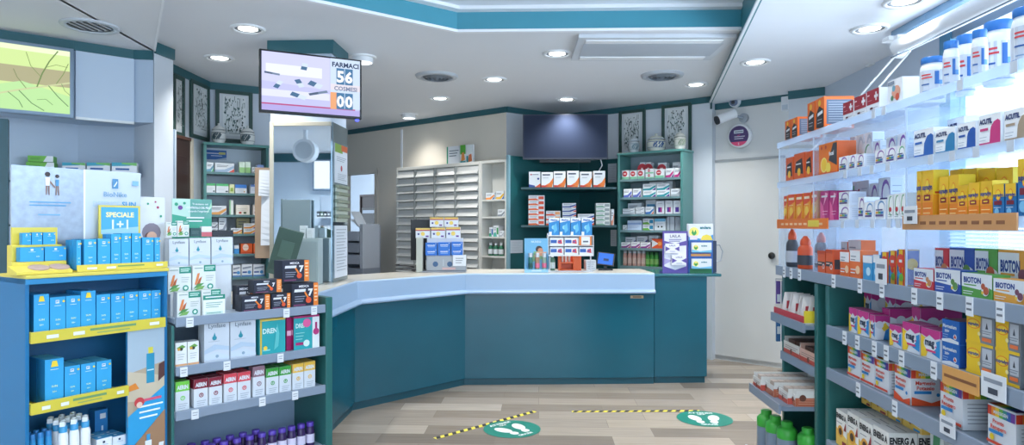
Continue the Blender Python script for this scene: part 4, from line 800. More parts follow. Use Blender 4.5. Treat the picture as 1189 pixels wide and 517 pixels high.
arow(1, [(239,250,213,g2,.09,'white and green carton'),(251,265.5,213.5,g2,.09,'white and green carton'),(266.5,272,214,plain('d8e0b0',('r',.2,.2,.8,.6,'8fb04a')),.08,'yellow green small carton'),(273,286.5,214.5,plain(W_,('r',0,.6,1,1,'3f7fd0'),('lines',.1,.8,.4,2,.15,'7f94b8'),('c',.8,.2,.08,'e0a03a')),.09,'white and blue carton'),(291,303,214.5,plain('d6dff0',('r',.0,.75,1,1,'6f94d8'),('lines',.1,.8,.5,2,.15,'7f94b8')),.09,'pale blue carton'),(304,309.5,215,plain('d6dff0',('r',.0,.75,1,1,'6f94d8')),.09,'pale blue carton')])
arow(2, [(244,263,239,diag('e0a05a','7f8aa0'),.09,'white and orange carton'),(266.5,271,232.5,plain('e4ebe8',('r',0,0,.3,1,'7fbf8a')),.05,'slim upright white carton'),(274,290,238,plain('e8e2d6',('r',.2,.1,.4,.3,'b0463a'),('r',.55,.1,.75,.3,'4a5a3a'),('lines',.1,.8,.6,2,.15,'8a8f96')),.09,'cream carton with dark squares'),(294,308,238,plain('e8e2e0',('r',.1,.1,.6,.35,'8a4a6a'),('lines',.1,.8,.6,2,.15,'8a8f96')),.09,'cream and plum carton')])
arow(3, [(246,253,258,diag('7a8090','a0a8b8'),.09,'grey white carton',2),(254,263,252,diag('8a94a4','c0c8d4'),.09,'tall pale carton'),(268,281,265,diag('e08a3a','e0b040'),.09,'white and orange flat carton'),(283,297,259.5,diag('e0902f','7a3a8c'),.09,'white and yellow flat carton',2),(298.5,305,260,plain('8a3a8c',('lines',.2,.8,.7,3,.2,W_)),.09,'purple carton',2)])
arow(3, [(275,290,252,diag('d8c04a','7a8a4a','d6cc9a'),.08,'yellow carton in the back'),(291.5,303,253,diag('e0902f','7a3a8c'),.08,'white and orange carton in the back')], .14)
ora = plain('e2622e',('c',.42,.62,.26,'f2dcd0',.34),('r',.0,.0,1,.16,'c94a24'),('lines',.2,.7,.62,1,.1,'b04a2a'))
arow(4, [(272,277.5,285,plain('3f8fd0',('r',0,.6,1,1,W_)),.09,'blue and white carton'),(279.5,293,283,ora,.1,'orange carton with white oval'),(294,307,283,ora,.1,'orange carton with white oval')])
bw_ = plain(W_,('r',0,.0,1,.12,'4a7fb8'),('r',.08,.3,.5,.42,'2f4f9c'),('c',.72,.35,.14,'4a8fc8'),('p',[(.1,.6),(.9,.72),(.9,.85),(.1,.75)],'8f98a8'))
arow(5, [(270,279.5,308,bw_,.1,'white and blue carton'),(280.5,293,307,bw_,.1,'white and blue carton'),(294,307.5,307,bw_,.1,'white and blue carton')])
pc = fq.Zat(255,174,.2), fq.Zat(255,185,.2)
q = block(abs(fq.U(264,.2)-fq.U(238,.2)), pc[0]-pc[1], .004, '1f5fa8', F=lambda f:(f.p([(0,0),(.5,.0),(1,.25),(1,.0)],'9fb2c6'),f.lines(.1,.7,.65,1,.1,W_,.08),f.r(.65,.55,.95,.8,'b8b86a'),f.lines(.3,.8,.4,1,.1,'c9d8ee',.06)))
tag(q.build('shelf_sign', loc=fq.pt(fq.U(251,.2),dep-.025,pc[1]), rot=fq.rot), 'blue curved advertising sign at the top of the alcove cabinet', 'sign')
jt(fq,254,143,8.5,.12,zt4+.0255,'white lidded pharmacy jar left in the alcove','4a5f66','d9dcda')
jt(fq,287.5,146,8.5,.12,zt4+.0255,'white lidded pharmacy jar right in the alcove','4a5f66','d9dcda')
# leaning beige board with papers beside the alcove
p = fq.pt(fq.U(309,-.12),-.12,0); z0, z1 = fq.Zat(309,300,-.12), fq.Zat(311,195,-.12)
t = thing('notice_board', 'narrow beige board edge with hanging white papers beside the mirror', 'board', (p.x,p.y,z0), fq.rot+1.3)
MB().box(-.012,-.1,0,.012,.1,z1-z0,mat('b39a82',.5)).build('board', t, .003)
q = MB()
for (y0,z_a,z_b) in ((-.08,.2,.95),(-.06,.95,1.35)):
    h_ = z1-z0; n = 8; vs = []
    for i in range(n+1):
        tt = i/n; zz = h_*(z_a*.72+(z_b-z_a)*.72*tt); vs += [(-.02-.05*math.sin(tt*2.4)*(1-tt*.6),y0,zz),(-.03-.1*(1-tt)*.7,y0+.12,zz)]
    q.add(vs,[(2*i,2*i+1,2*i+3,2*i+2) for i in range(n)],'dbe2ea')
q.build('papers', t)
# ------------------------------------------------------------------ left gondola
g0 = onD(377,263,3.1); fL = Fr(g0, (.686,.728)); LW = -fL.U(202.5)
LZ = [fL.Zat(376,355), fL.Zat(374,404), fL.Zat(371,449), .425]
t = GL = thing('display_gondola', 'green and grey shelf gondola of supplements left of the counter', 'shelving', fL.pt(-LW,0,0), fL.rot)
LT = fL.Zat(378,349); LDP = .32
BP = mat('8fa5bb',.45,var=.03)
MB().box(0,LDP-.015,0,LW,LDP,LT-.02,BP).build('back_panel', t); MB().box(LW,-.012,0,LW+.034,LDP,LT+.015,GREEN).build('side_panel', t, .003); MB().box(-.012,-.004,0,-.001,LDP,LT-.05,GREEN).build('side_panel', t, .002)
MB().box(0,.0,.0,LW,LDP-.015,.1,TEALD).build('plinth', t)
for k, z in enumerate(LZ):
    s = MB().box(.001,.0,z-.02,LW-.001,LDP-.016,z,mat('a9bacb',.4)).build('shelf', t)
    MB().box(.002,-.012,z-.032,LW-.002,-.0005,z+.006,RAIL).build('price_rail', s, .002)
    for px, y in (((219,365),(331,352),(363,348)),((212,425),(262,418),(324,408)),((225,475),(303,460),(341,455)),())[k]:
        u = fL.U(px)+LW; w = .028; q = MB(); q.box(u-w/2,-.0155,z-.036,u+w/2,-.0125,z+.002,W_); f = Face(q,'F',w,.038,.025); q.T = Matrix.Translation((u,-.0032,z-.036)); f.lines(.15,.85,.7,2,.25,'7a828c',.06); q.build('price_tag', s)
gt = 'on the top shelf of the left gondola'
li = 'on the second shelf of the left gondola'; lj = 'on the third shelf of the left gondola'
z = LZ[0]
# top shelf: bottom tier of white-green boxes, then the Lynfase tier on a riser
hL = .105
fT = fL.off(.0)
tz = fL.Zat(230,339.5,.12)
t = thing('shelf_riser', 'grey raised step carrying three drop cartons on the left gondola', 'riser', fL.pt(fL.U(231,.1),.1,z+.0005), fL.rot)
rz2 = fL.Zat(232,307,.16)
a, b = fL.U(193,.2), fL.U(272,.2)
row(fL, z, [(205.5,233,339,libra,.045,'white and green carton with leaf'),(234,256.5,336.5,libra,.045,'white and green carton with leaf')], 'low at the front of left gondola top', .02)
zA = fL.Zat(209,339,.09)
stz = fL.Zat(222,340.5,.085)
q = MB(); L0, L1 = fL.U(196,.1)-fL.U(231,.1), fL.U(252,.1)-fL.U(231,.1)
q.box(L0,-.02,0,L1,.05,stz-z,'dfe4e8'); q.build('front_step', t)
stz2 = fL.Zat(232,309,.17); q = MB(); L0, L1 = fL.U(193,.16)-fL.U(231,.1), fL.U(268,.16)-fL.U(231,.1); q.box(L0,.055,0,L1,.17,stz2-z,'d3d9df'); q.build('back_step', t)
row(fL, stz+.001, [(195,222,310.5,libra,.05,'white and green carton with leaf'),(223.5,250.5,308,libra,.05,'white and green carton with leaf')], 'in the middle tier of left gondola top', .083)
row(fL, stz2+.001, [(196,219,277.5,lynfase,.06,'tall white carton with teal drop'),(220,244.5,276.5,lynfase,.06,'tall white carton with teal drop'),(245.5,270.5,275.5,lynfase,.06,'tall white carton with teal drop')], 'in the upper tier of left gondola top', .16)
zL = max(fL.Zat(207.5,277.5,.16), fL.Zat(232,276.5,.16), fL.Zat(258,275.5,.16))+.001
row(fL, zL+.002, [(193,205.5,258,libra,.025,'white and green carton with leaf'),(206,219.5,256.5,libra,.025,'white and green carton with leaf')], 'on top of the drop cartons', .17)
row(fL, zL+.002, [(221,233,265,plain('2a4d4f',('lines',.15,.85,.6,2,.2,'a9c4bf')),.02,'dark green flat card box'),(234,246,263,plain('d9dde0',('r',0,0,1,.45,'c0606a')),.02,'white and rose small carton'),(247,271,267.5,plain('23272f'),.02,'flat black box')], 'on top of the drop cartons', .17)
# small sign card leaning in front
q = block(.088,.085,.004,'e8eeec',F=lambda f:(f.r(0,.78,1,1,'1f8a76'),f.lines(.1,.9,.9,1,.1,W_,.06),f.lines(.12,.88,.62,3,.1,'5f9a8c',.03),f.r(.1,.05,.9,.2,'cfe3dc'),f.lines(.15,.8,.13,1,.1,'3a8a78',.03)))
q_ = fL.pt(fL.U(248.5,.008),.008,z+.0005); tag(q.build('price_card', loc=q_, rot=fL.rot), 'white and green price card at the front of left gondola top', 'card')
# dark supplement boxes with the number seven
xd = 'black and orange carton with number 7'
row(fL, z, [(280.5,313.5,343,xtra,.07,xd),(315,337.3,341,xtra,.07,xd),(338.5,369.5,329,xtra,.09,'large black and orange carton with number 7')], 'at the front of left gondola top', .02)
row(fL, z, [(276,294,332,xtra,.06,xd)], 'behind the front dark cartons on gondola top', .11)
zx = max(fL.Zat(297,342,.02), fL.Zat(328,341,.02))+.002
row(fL, zx, [(294.5,327,325,xtra,.06,xd)], 'stacked on the two low dark cartons', .03)
zx2 = fL.Zat(354,329,.02)+.006
row(fL, zx2, [(327.5,359,302.5,xtra,.085,'large black and orange carton with number 7')], 'topmost of the dark carton pile', .055)
# posters behind the boxes
def poster(fr, px0, y0, px1, y1, d, base, ops, name, lab, th=.004):
    a, b = fr.U(px0,d), fr.U(px1,d); z0, z1 = fr.Zat((px0+px1)/2,y1,d), fr.Zat((px0+px1)/2,y0,d); w = b-a; h = z1-z0
    return tag(block(w,h,th,base,F=ops).build(name, loc=fr.pt((a+b)/2,d,z0), rot=fr.rot), lab, 'poster')
bz_ = LZ[0]
a, b = fL.U(200,.28), fL.U(246,.28); z1 = fL.Zat(222,231,.28); 
tag(block(b-a,z1-LZ[0]-.001,.004,'b7d8cc',F=lambda f:(f.p([(.45,.0),(1,.0),(1,1),(.45,1)],'5f9f94'),f.p([(0,.0),(1,.0),(1,.82),(.3,.84),(0,.86)],'3fa389'),f.p([(.85,.86),(1,.93),(1,.98)],'9fd0b0'),f.t('Ti aiutiamo nel',.7,.955,.016,W_,.5),f.t('CONTROLLO DEL PESO',.66,.922,.018,W_,.62,.04),f.t("aiutando l'organismo",.66,.89,.016,W_,.6),f.c(.2,.92,.02,'6a3f8c'),f.c(.1,.95,.015,'2f9a7a'),f.c(.3,.96,.012,'2f9a7a'),f.lines(.35,.8,.83,2,.03,W_,.012))).build('weight_poster', loc=fL.pt((a+b)/2,.285,LZ[0]+.0005), rot=fL.rot), 'green poster about weight control behind the drop cartons', 'poster')
# second shelf
row(fL, LZ[1], [(203.5,217,398,leafbox,.05,'small white carton with leaves'),(217.8,231,396.5,leafbox,.05,'small white carton with leaves')], li, .02)
row(fL, LZ[1], [(237,266.5,372.5,lynfase,.07,'large white carton with teal drop'),(267.3,297,370.5,lynfase,.07,'large white carton with teal drop'),(301,331.5,370,dren(0),.06,'teal and yellow slimming carton'),(341,371,366.5,dren(1),.075,'teal and magenta slimming carton')], li, .02)
row(fL, LZ[1], [(332.5,338.5,369,plain('a3195e',('r',.1,.45,.9,.6,'e8b7cf')),.07,'narrow magenta carton side')], li, .04)
# third shelf
dk = [('78d24a','light green'),('8a1f38','dark red'),('8a1f38','dark red'),('e04a58','bright red'),('e04a58','bright red'),('94707e','mauve'),('3aa03c','green'),('3aa03c','green'),('eec04a','yellow'),('eec04a','yellow')]
xs = [(203.5,220,443),(225,241.5,440),(242.5,258,438),(260,275,434),(275.8,291,432),(293.5,307.5,425.5),(309,323.5,427.5),(324.3,338,425.5),(339.5,352.5,422.5),(353,366,420)]
row(fL, LZ[2], [(a, b, y, drops(c), .042, 'white carton with %s top' % n, 1, 0 if n in ('light green','mauve') else 1) for (a,b,y),(c,n) in zip(xs, dk)], lj, .02)
# purple capped bottles on the lowest shelf
vb = bottle(.04,.11,mat('3b2a5c',.25),mat('5a3fae',.35),band=mat('d9d3ea',.4),neck=.85); o1 = None
k = 0
for dd, pxs, nm in ((.05,(216,231,245.5,260,275,290),'left cluster'),(.05,(304,316,327.5,338.5,349.5,360),'right cluster'),(.11,(222,238,252,267,282,297),'left cluster back row')):
    for i, px in enumerate(pxs):
        loc = fL.pt(fL.U(px,dd),dd,LZ[3]+.0005); lab = 'purple capped bottle on lowest left shelf, %s from left in %s' % (ORD[i], nm)
        if o1 is None: o1 = vb(loc, lab, group='purple capped bottles')
        else: dup(o1, loc, None, lab)
# ------------------------------------------------------------------ blue sun care display
s0 = fL.pt(-LW-.036,.005,0); fS = Fr(s0, (.507,.862)); SW = -fS.U(34); fS.lim = (-SW+.003,-.003)
fS.dmax = 9
SDV = .20
BLU = mat('1b6fa3',.35,var=.04); BLL = mat('2f8cc4',.35,var=.03); YEL = mat('d4c545',.4,var=.03); NAV = mat('1a5f8c',.4)
ST = fS.Zat(34,324); SD = SDV; SZ1 = fS.Zat(34,394,.0); SZ2 = fS.Zat(34,477,.0); SZ3 = .62
t = thing('sun_care_display', 'blue floor display with yellow trays of sun care at the left', 'display', fS.pt(-SW,0,0), fS.rot)
fS.dmax = SD-.011; print('SD', SD); RW = fS.U(148)+SW
q = MB(); q.box(-.012,0,0,-.0005,SD,ST,BLU); f = Face(q,'L',.02,ST,SD); q.T = Matrix.Translation((-.002,SD/2,0)); f.t('SUN',.5,.50,.03,'d9cf4a',.6); f.lines(.25,.75,.42,2,.03,'6fb8dd',.006); q.T = None; q.build('side_panel', t)
MB().box(SW,0,0,SW+.012,SD,ST,BLU).build('side_panel', t); MB().box(0,SD-.01,0,SW,SD,ST,NAV).build('back_panel', t); MB().box(0,.002,0,SW,SD-.011,.1,BLU).build('plinth', t)
MB().box(-.012,-.004,ST-.02,SW+.012,SD,ST,BLL).box(-.014,-.012,ST,SW+.014,SD,ST+.012,mat('d9cb5a',.4)).build('top_tray', t, .002)
for z, wd in ((SZ1,SW),(SZ2,RW)):
    s = MB().box(.001,.0,z-.014,wd-.001,SD-.011,z,YEL).build('tray', t)
    q = MB(); q.box(.001,-.012,z-.016,wd-.001,-.0005,z+.022,YEL); f = Face(q,'F',wd,.038,.0); q.T = Matrix.Translation((wd/2,-.0122,z-.016)); f.lines(.4,.75,.65,1,.1,'6f9a6a',.22); f.lines(.45,.7,.3,1,.1,'8aa86a',.1); f.r(.1,.3,.18,.62,'e6eaec'); f.r(.28,.3,.36,.62,'e6eaec'); f.r(.86,.35,.94,.65,'e6eaec'); q.T = None; q.build('tray_lip', s)
    MB().box(.0015,-.001,z,.012,SD-.012,z+.02,YEL).build('tray_end', s)
MB().box(.001,.0,SZ3-.014,RW-.001,SD-.011,SZ3,BLL).build('tray', t)
q = MB(); q.box(RW,.0,.1,SW-.001,.012,SZ1-.017,BLL); w = SW-RW; h = SZ1-.017-.1; f = Face(q,'F',w,h,.0); q.T = Matrix.Translation((RW+w/2,0,.1))
f.r(0,.62,1,1,'b4a48e'); f.p([(0,.83),(1,.86),(1,1),(0,1)],'a8bccb'); f.p([(0,.72),(1,.7),(1,.8),(0,.84)],'c9bda6'); f.r(.5,.78,.72,.9,'2f93b8'); f.r(.55,.9,.68,.925,'d8cf4a'); f.r(.52,.83,.7,.835,'bfe3ee'); f.p([(.82,.78),(1,.8),(1,.86),(.84,.85)],'5a3a3a'); f.p([(0,.76),(.3,.765),(.2,.79),(0,.78)],'e08a3a')
f.p([(0,.52),(1,.66),(1,.76),(0,.66)],'2f9fd8'); f.lines(.3,.95,.69,3,.022,'e6f3fa',.007); f.c(.3,.71,.02,'c9454a'); f.c(.3,.7,.012,'e9c9b9'); f.lines(.42,.9,.715,1,.1,'d85a7a',.01)
f.p([(0,0),(1,0),(1,.66),(0,.52)],'a27e60'); 
for (x0,y0) in ((.02,.5),(.1,.38),(.75,.3),(.85,.42),(.05,.25),(.8,.2)): f.p([(x0,y0),(x0+.12,y0-.08),(x0+.14,y0-.075),(x0+.02,y0+.01)],'7c5a44')
f.r(.44,.4,.62,.55,'e3e9ee'); f.r(.48,.55,.58,.575,'3a9ad0'); f.r(.5,.5,.56,.52,'2a3f5c'); f.p([(.75,.42),(.88,.44),(.96,.53),(.82,.53)],'e3e9ee'); f.r(.74,.4,.86,.425,'3a9ad0'); f.p([(.3,.36),(.44,.4),(.75,.26),(.6,.22)],'e3e9ee'); f.p([(.24,.38),(.3,.41),(.42,.39),(.32,.36)],'3a9ad0')
f.r(0,0,1,.1,'2f9fd8'); f.c(.7,.12,.022,'e0823a'); q.T = None; q.build('graphic_board', t)
sw_ = 'in the top bay of the sun display'
xs = [(39,57,342),(58,76,345),(76.5,93.5,343.5),(94,111,338),(112,128,342),(129,144.5,341),(145,160.5,339),(161,175.5,338),(176,192,337)]
row(fS, SZ1, [(a,b,y,sun(i not in (0,3)),.055,'blue sun cream carton',1,1) for i,(a,b,y) in enumerate(xs)], 'in the upper bay of the sun display', .02)
row(fS, SZ2, [(52,74,417,sun(False),.06,'larger blue sun cream carton',1,2),(75,93,425,sun(),.06,'larger blue sun cream carton',1,2),(94,111,422,sun(),.06,'larger blue sun cream carton',1,2),(112,129.5,419,sun(),.06,'larger blue sun cream carton',1,2)], 'in the middle bay of the sun display', .02)
ws = lambda w,h,d: block(w,h,d,'e9eef2',F=lambda f:(f.r(.4,.62,.55,.8,'2a3f5c'),f.lines(.3,.75,.5,1,.1,'9ab0c4',.03),f.r(0,.0,1,.1,'2f9fd8')),T=lambda f:(f.r(.02,.02,.98,.98,'3f9fd6'),f.r(.3,.35,.5,.6,'e6eef4')),L=lambda f:f.r(.02,.02,.98,.98,'dfe6ec'))
row(fS, SZ3, [(112,130,509,ws,.05,'white and blue low carton',1,1),(131,147,506,ws,.05,'white and blue low carton',1,1)], 'in the lowest bay of the sun display', .02)
row(fS, SZ3, [(110,125,476,plain('2a7fc0',('r',.4,.72,.85,.88,W_),('r',.5,.35,.65,.5,'cfe3f2')),.04,'blue carton standing at back')], 'in the lowest bay of the sun display', .14)
def spray(loc, lab, h=.15, r=.0165, grp='white and blue spray bottles'):
    t = thing('spray_bottle', lab, 'bottle', loc, fS.rot-.5, grp)
    MB().lathe([(r*.9,0),(r,h*.04),(r,h*.62),(r*.8,h*.7)], mat('e8edf1',.35), 16).build('bottle_body', t)
    MB().lathe([(r*.78,h*.7),(r*.82,h*.84),(r*.6,h*.86)], mat('3fa0d6',.35), 16).build('collar', t)
    MB().box(-r*.5,-r*1.3,h*.86,r*.5,r*.7,h*.97,mat('dfe8ee',.35)).lathe([(r*.6,h*.84),(r*.62,h*.93),(r*.3,h*.99)],mat('dfe8ee',.35),12).build('spray_head', t)
    return t
o1 = None; k = 0
for dd, pxs in ((.02,(73,86,99)),(.06,(72,85,98)),(.10,(71,84,97))):
    for px in pxs:
        loc = fS.pt(fS.U(px,.02),dd,SZ3+.0005); lab = 'white spray bottle with blue collar, %s in lowest bay of sun display' % ORD[k]; k += 1
        if o1 is None: o1 = spray(loc, lab)
        else: dup(o1, loc, None, lab)
tb2 = bottle(.021,.12,mat('2f8fc8',.3),mat('2f7fc0',.35),neck=.9); o1 = None; k = 0
for dd, pxs in ((.02,(39,48.5,58)),(.06,(40,49.5,59))):
    for px in pxs:
        loc = fS.pt(fS.U(px,.02),dd+.01,SZ3+.0005); lab = 'blue capped tube at left of lowest bay, %s of the cluster' % ORD[k]; k += 1
        if o1 is None: o1 = tb2(loc, lab, name='cream_tube', group='blue capped tubes')
        else: dup(o1, loc, None, lab)
# on top of the display
TZ = ST+.0125
a, b = fS.U(13,.185), fS.U(163,.185); zt_ = fS.Zat(90,196.5,.185); w = b-a; h = zt_-TZ
q = MB(); q.box(-w/2,-.004,0,w/2,.004,h,mat('b3bfcc',.28,.0,var=.02)); f = Face(q,'F',w,h,.008)
f.r(0,0,.53,1,mat('98a3b0',.3,.5,var=.25,sc=40)); f.r(.53,0,1,1,'c3d0de'); f.r(.52,0,.535,1,'eef3f8')
for (x, s, c1, c2) in ((.25,1,'3b2f30','e6eaee'),(.32,.75,'3b2f30','4a8fc0')):
    f.c(x,.93-.06*(1-s),.024*s,c1); f.p([(x-.018*s,.9-.07*(1-s)),(x+.018*s,.9-.07*(1-s)),(x+.014*s,.82),(x-.014*s,.82)],c2); f.p([(x-.014*s,.82),(x-.002,.82),(x-.006,.73),(x-.012,.73)],'8a6a5c'); f.p([(x+.002,.82),(x+.014*s,.82),(x+.014,.73),(x+.008,.73)],'8a6a5c')
f.p([(.265,.85),(.3,.8),(.305,.81),(.268,.87)],'8a6a5c')
f.lines(.12,.42,.66,2,.03,'5a9ac4',.012); f.lines(.18,.34,.54,1,.03,'6fa6cc',.012)
f.r(.75,.82,.8,.92,'4a86b4'); f.p([(.76,.84),(.79,.9),(.79,.88),(.77,.84)],W_); f.t('BioNike',.775,.76,.05,'7fa6c8',.2); f.r(.92,.86,.975,.91,'7fb4dc'); f.t('DEFENCE',.7,.66,.055,'b3cbe2',.22,.03); f.t('SUN',.89,.66,.055,'4f9ad0',.13,.03)
tag(q.build('header_board', loc=fS.pt((a+b)/2,.188,TZ+.0005), rot=fS.rot), 'silver and white sun care header board above the blue display', 'board')
# stepped riser left
t = thing('tester_stand', 'yellow stepped tester stand on the left of sun display', 'stand', fS.pt(fS.U(50,.1),.1,TZ+.0005), fS.rot)
U = lambda px, d: fS.U(px,d)-fS.U(50,.1)
zz = lambda px, py, d: fS.Zat(px,py,d)-TZ
YL = mat('dccb52',.4,var=.03)
h1 = zz(45,304,.08); h2 = zz(45,284.5,.13); h3 = zz(40,267,.17)
q = MB(); xa, xb = U(13,.05), U(83,.02); q.add([(xa,-.09,0),(xb,-.09,0),(xb,-.022,0),(xa,-.022,0),(xa,-.09,.01),(xb,-.09,.01),(xb,-.0225,h1*.72),(xa,-.0225,h1*.72)],[(0,3,2,1),(4,5,6,7),(0,1,5,4),(1,2,6,5),(2,3,7,6),(3,0,4,7)],YL); q.box(U(13,.08),-.022,0,U(77,.08),.014,h1,YL); q.box(U(13,.12),.014,0,U(71,.12),.055,h2,YL); q.box(U(13,.16),.055,0,U(66,.16),.065,h3+.008,YL); q.build('steps', t, .001)
for px in (46,70): 
    o = MB().lathe([(.032,0),(.032,.003),(.028,.004)],mat('b59a8f',.5),24).build('tester_pan', t); o.location = (U(px,.045)-.003,-.056,.0105+(h1*.72-.01)*.505); o.scale = (1,.9,1); o.rotation_euler.x = math.atan((h1*.72-.01)/.0675)
row(fS, TZ+h1+.001, [(23,51,287.5,sunwide,.03,'wide small blue carton'),(52,77,286.5,sunwide,.03,'wide small blue carton')], 'on the lower step of tester stand', .081)
row(fS, TZ+h2+.001, [(25.5,36,270.5,sunwide,.02,'tiny blue carton'),(37,49,270,sunwide,.02,'tiny blue carton'),(50,64.5,270,sunwide,.02,'tiny blue carton')], 'on the upper step of tester stand', .118)
# right tray with small cartons
t = thing('carton_tray', 'yellow tray of small blue cartons on sun display top', 'tray', fS.pt(fS.U(140,.02),.02,TZ+.0005), fS.rot)
V = lambda px, d=.02: fS.U(px,d)-fS.U(140,.02)
hh = fS.Zat(140,306,.02)-TZ
q = MB(); q.box(V(89),-.004,0,V(194),.0,hh,YL); q.box(V(89),0,0,V(194),.125,.004,YL); q.box(V(89),.125,0,V(194),.129,hh*.6,YL); f = Face(q,'F',V(194)-V(89),hh,.0); q.T = Matrix.Translation(((V(89)+V(194))/2,-.0042,0)); f.lines(.42,.72,.6,1,.1,'7fa05a',.2); f.r(.1,.3,.2,.6,'e6eaec'); f.r(.3,.3,.4,.6,'e6eaec'); f.r(.86,.35,.94,.65,'e6eaec'); q.T = None; q.build('tray_body', t)
row(fS, TZ+.006, [(97.5,112,278,sun(),.03,'small blue carton',1,2),(113.5,128,277.5,sun(),.03,'small blue carton',1,1),(129,140.5,272,sun(),.03,'small blue carton',1,1),(141,152,271,sun(),.03,'small blue carton',1,1),(153,163.5,271,sun(),.03,'small blue carton',1,1),(165,178.5,276,sun(),.03,'small blue carton',1,1),(179.5,192,276,sun(),.03,'small blue carton',1,0)], 'in the yellow tray of sun display', .025)
row(fS, TZ+.006, [(88.8,94,279,sun(),.025,'small dark blue carton',1,2)], 'at the left end of yellow tray', .028)
def speciale(f):
    f.r(.0,.0,1,1,'dccb5a'); f.r(.05,.06,.95,.94,'4aa8d0'); f.p([(.05,.06),(.95,.06),(.95,.3),(.05,.2)],'9fd0e6'); f.t('SPECIALE',.5,.7,.16,'f0e6a8',.75,.04); f.t('1+1',.5,.38,.3,'e8f2e0',.6,.02)
a, b = fS.U(115,.15), fS.U(163,.15); z0 = fS.Zat(139,274,.15); z1 = fS.Zat(139,239,.15); w = b-a
t = thing('offer_sign', 'yellow framed blue sign reading SPECIALE 1+1', 'sign', fS.pt((a+b)/2,.155,TZ+.0005), fS.rot)
q = MB(); q.box(-w/2,-.003,z0-TZ-.02,w/2,.003,z1-TZ,YL); f = Face(q,'F',w,z1-z0,.006); q.T = Matrix.Translation((0,0,z0-TZ)); speciale(f); q.T = None; q.build('sign_card', t); MB().box(-.01,-.002,0,.01,.002,z0-TZ-.02,WHT).build('stem', t)
# white card with a woman behind the right of the display
a, b = fS.U(163,.28), fS.U(203,.28)
q = block(.105, fS.Zat(182,229,.19)-TZ, .004, 'd7dde4', F=lambda f:(f.c(.45,.48,.14,'8a8494'),f.c(.4,.4,.09,'6a4a42'),f.c(.46,.42,.075,'d9b09c'),f.p([(.2,.0),(.8,.0),(.66,.3),(.34,.3)],'e6e6ea'),f.c(.7,.85,.02,'b04a6a'),f.c(.3,.9,.016,'2f9a7a'),f.c(.82,.72,.018,'2f9a7a'),f.c(.6,.93,.014,'b04a6a')))
pz = fL.pt(fL.U(190,.30),.302,0); tag(q.build('portrait_card', loc=(fS.pt(fS.U(177,.215),.215,TZ+.0005)), rot=fS.rot), 'pale card with smiling woman portrait between display and gondola', 'poster')
# boxes on the niche shelf behind the header
zN = fn.Zat(118,200,-.28); 
q = MB(); q.T = fn.M(); ua, ub_ = fn.U(12,-.15), fn.U(164,-.15); q.box(ua,-.3,zN-.025,ub_,-.001,zN,mat('9fb2c6',.4)); struct('trim_niche_shelf', q)
amg = plain(W_,('p',[(0,.62),(.7,.7),(1,.85),(1,1),(0,1)],'3fa0b8'),('p',[(.4,.85),(1,.7),(1,1),(.4,1)],'6fb86a'),('lines',.15,.7,.35,1,.1,'2a5a9c',.18),T=side('c9dfe8'))
row(fn, zN, [(72,99,189,amg,.1,'white carton with blue green top edge'),(100.5,128,189,amg,.1,'white carton with blue green top edge'),(129.5,159,189,amg,.1,'white carton with blue green top edge')], 'on the niche shelf above the header board', -.27)
gsq = plain('6fb84a',('p',[(.6,0),(1,0),(1,1),(.75,1)],'e2e8ea'),('lines',.1,.5,.6,2,.2,'3a7a3a',.06))
row(fn, zN, [(30,63,188.5,gsq,.1,'lower green and white carton')], 'on the niche shelf at the left', -.27)
row(fn, fn.Zat(46,188.5,-.27)+.004, [(32,62,181,gsq,.1,'upper green and white carton')], 'on the niche shelf at the left', -.26)
# teal post and tall cabinet edge at the far left
p = onD(2,300,3.7); t = thing('tall_cabinet', 'dark teal cabinet post with thin shelves at the left edge', 'cabinet', (p.x,p.y,0), .6)
MB().box(-.03,-.02,0,.03,.05,2.05,TEALD).build('post', t, .003)
for z in (.95,1.2,1.45,1.7): MB().box(.031,.02,z,.09,.04,z+.012,mat('2a4f5c',.4)).build('shelf_edge', t)
# ------------------------------------------------------------------ right gondola
fG = Fr((1.25,0),(0,-1)); GX = 1.25; fGl = Fr((1.25,0),(0,-1))
Yp = lambda px: onL(px,263,(GX,0),(GX,1)).y
Ye = Yp(961); Yf = 3.52; Yn = Yp(1187)-.02; Yend = .9
ZT, ZA, ZS, Z1, Z2, Z3, Z4 = 1.882, 1.676, 1.474, 1.243, 1.022, .84, .53
t = GR = thing('wall_gondola', 'long green and clear shelf gondola filled with cartons at the right', 'shelving', (0,0,0))
DP = .40
fGl.lim = (-(Ye-.017), -(Yn-.002)); fGl.tops = (Z1-.02, Z2-.02, Z3-.02); fG.lim = (-Yf+.001, 0); fG.tops = (ZT, ZA, ZS)
fG.cuts = [(-y-.0045, -y+.0045) for y in (Yp(905)-.004, Yp(1053), Yp(945), 1.25)]; fG.cutz = 1.8
for y in (Ye-.015, Yn-.034): MB().box(GX-.004,y,0,GX+DP,y+.03,Z1-.05,GREEN).build('upright', t, .003)
MB().box(GX-.004,Ye+.1,0,GX+DP,Ye+.13,Z1-.05,GREEN).build('upright', t, .003); MB().box(GX+.02,Yf-.03,0,GX+DP,Yf,Z1-.05,GREEN).build('upright', t, .003)
MB().box(GX+DP,Yend,0,GX+DP+.02,Yf,Z1-.05,GREEN).build('back_panel', t)
def rail_tags(s, z, pxs, tilt=0):
    for px in pxs:
        y = Yp(px); q = MB(); w = .03
        q.box(GX-.0165,y-w/2,z-.05,GX-.0135,y+w/2,z+.004,W_)
        for i in range(2): q.box(GX-.0172,y-w*.35,z-.034+i*.016,GX-.0165,y+w*.35,z-.028+i*.016,'6f7782')
        q.build('price_tag', s)
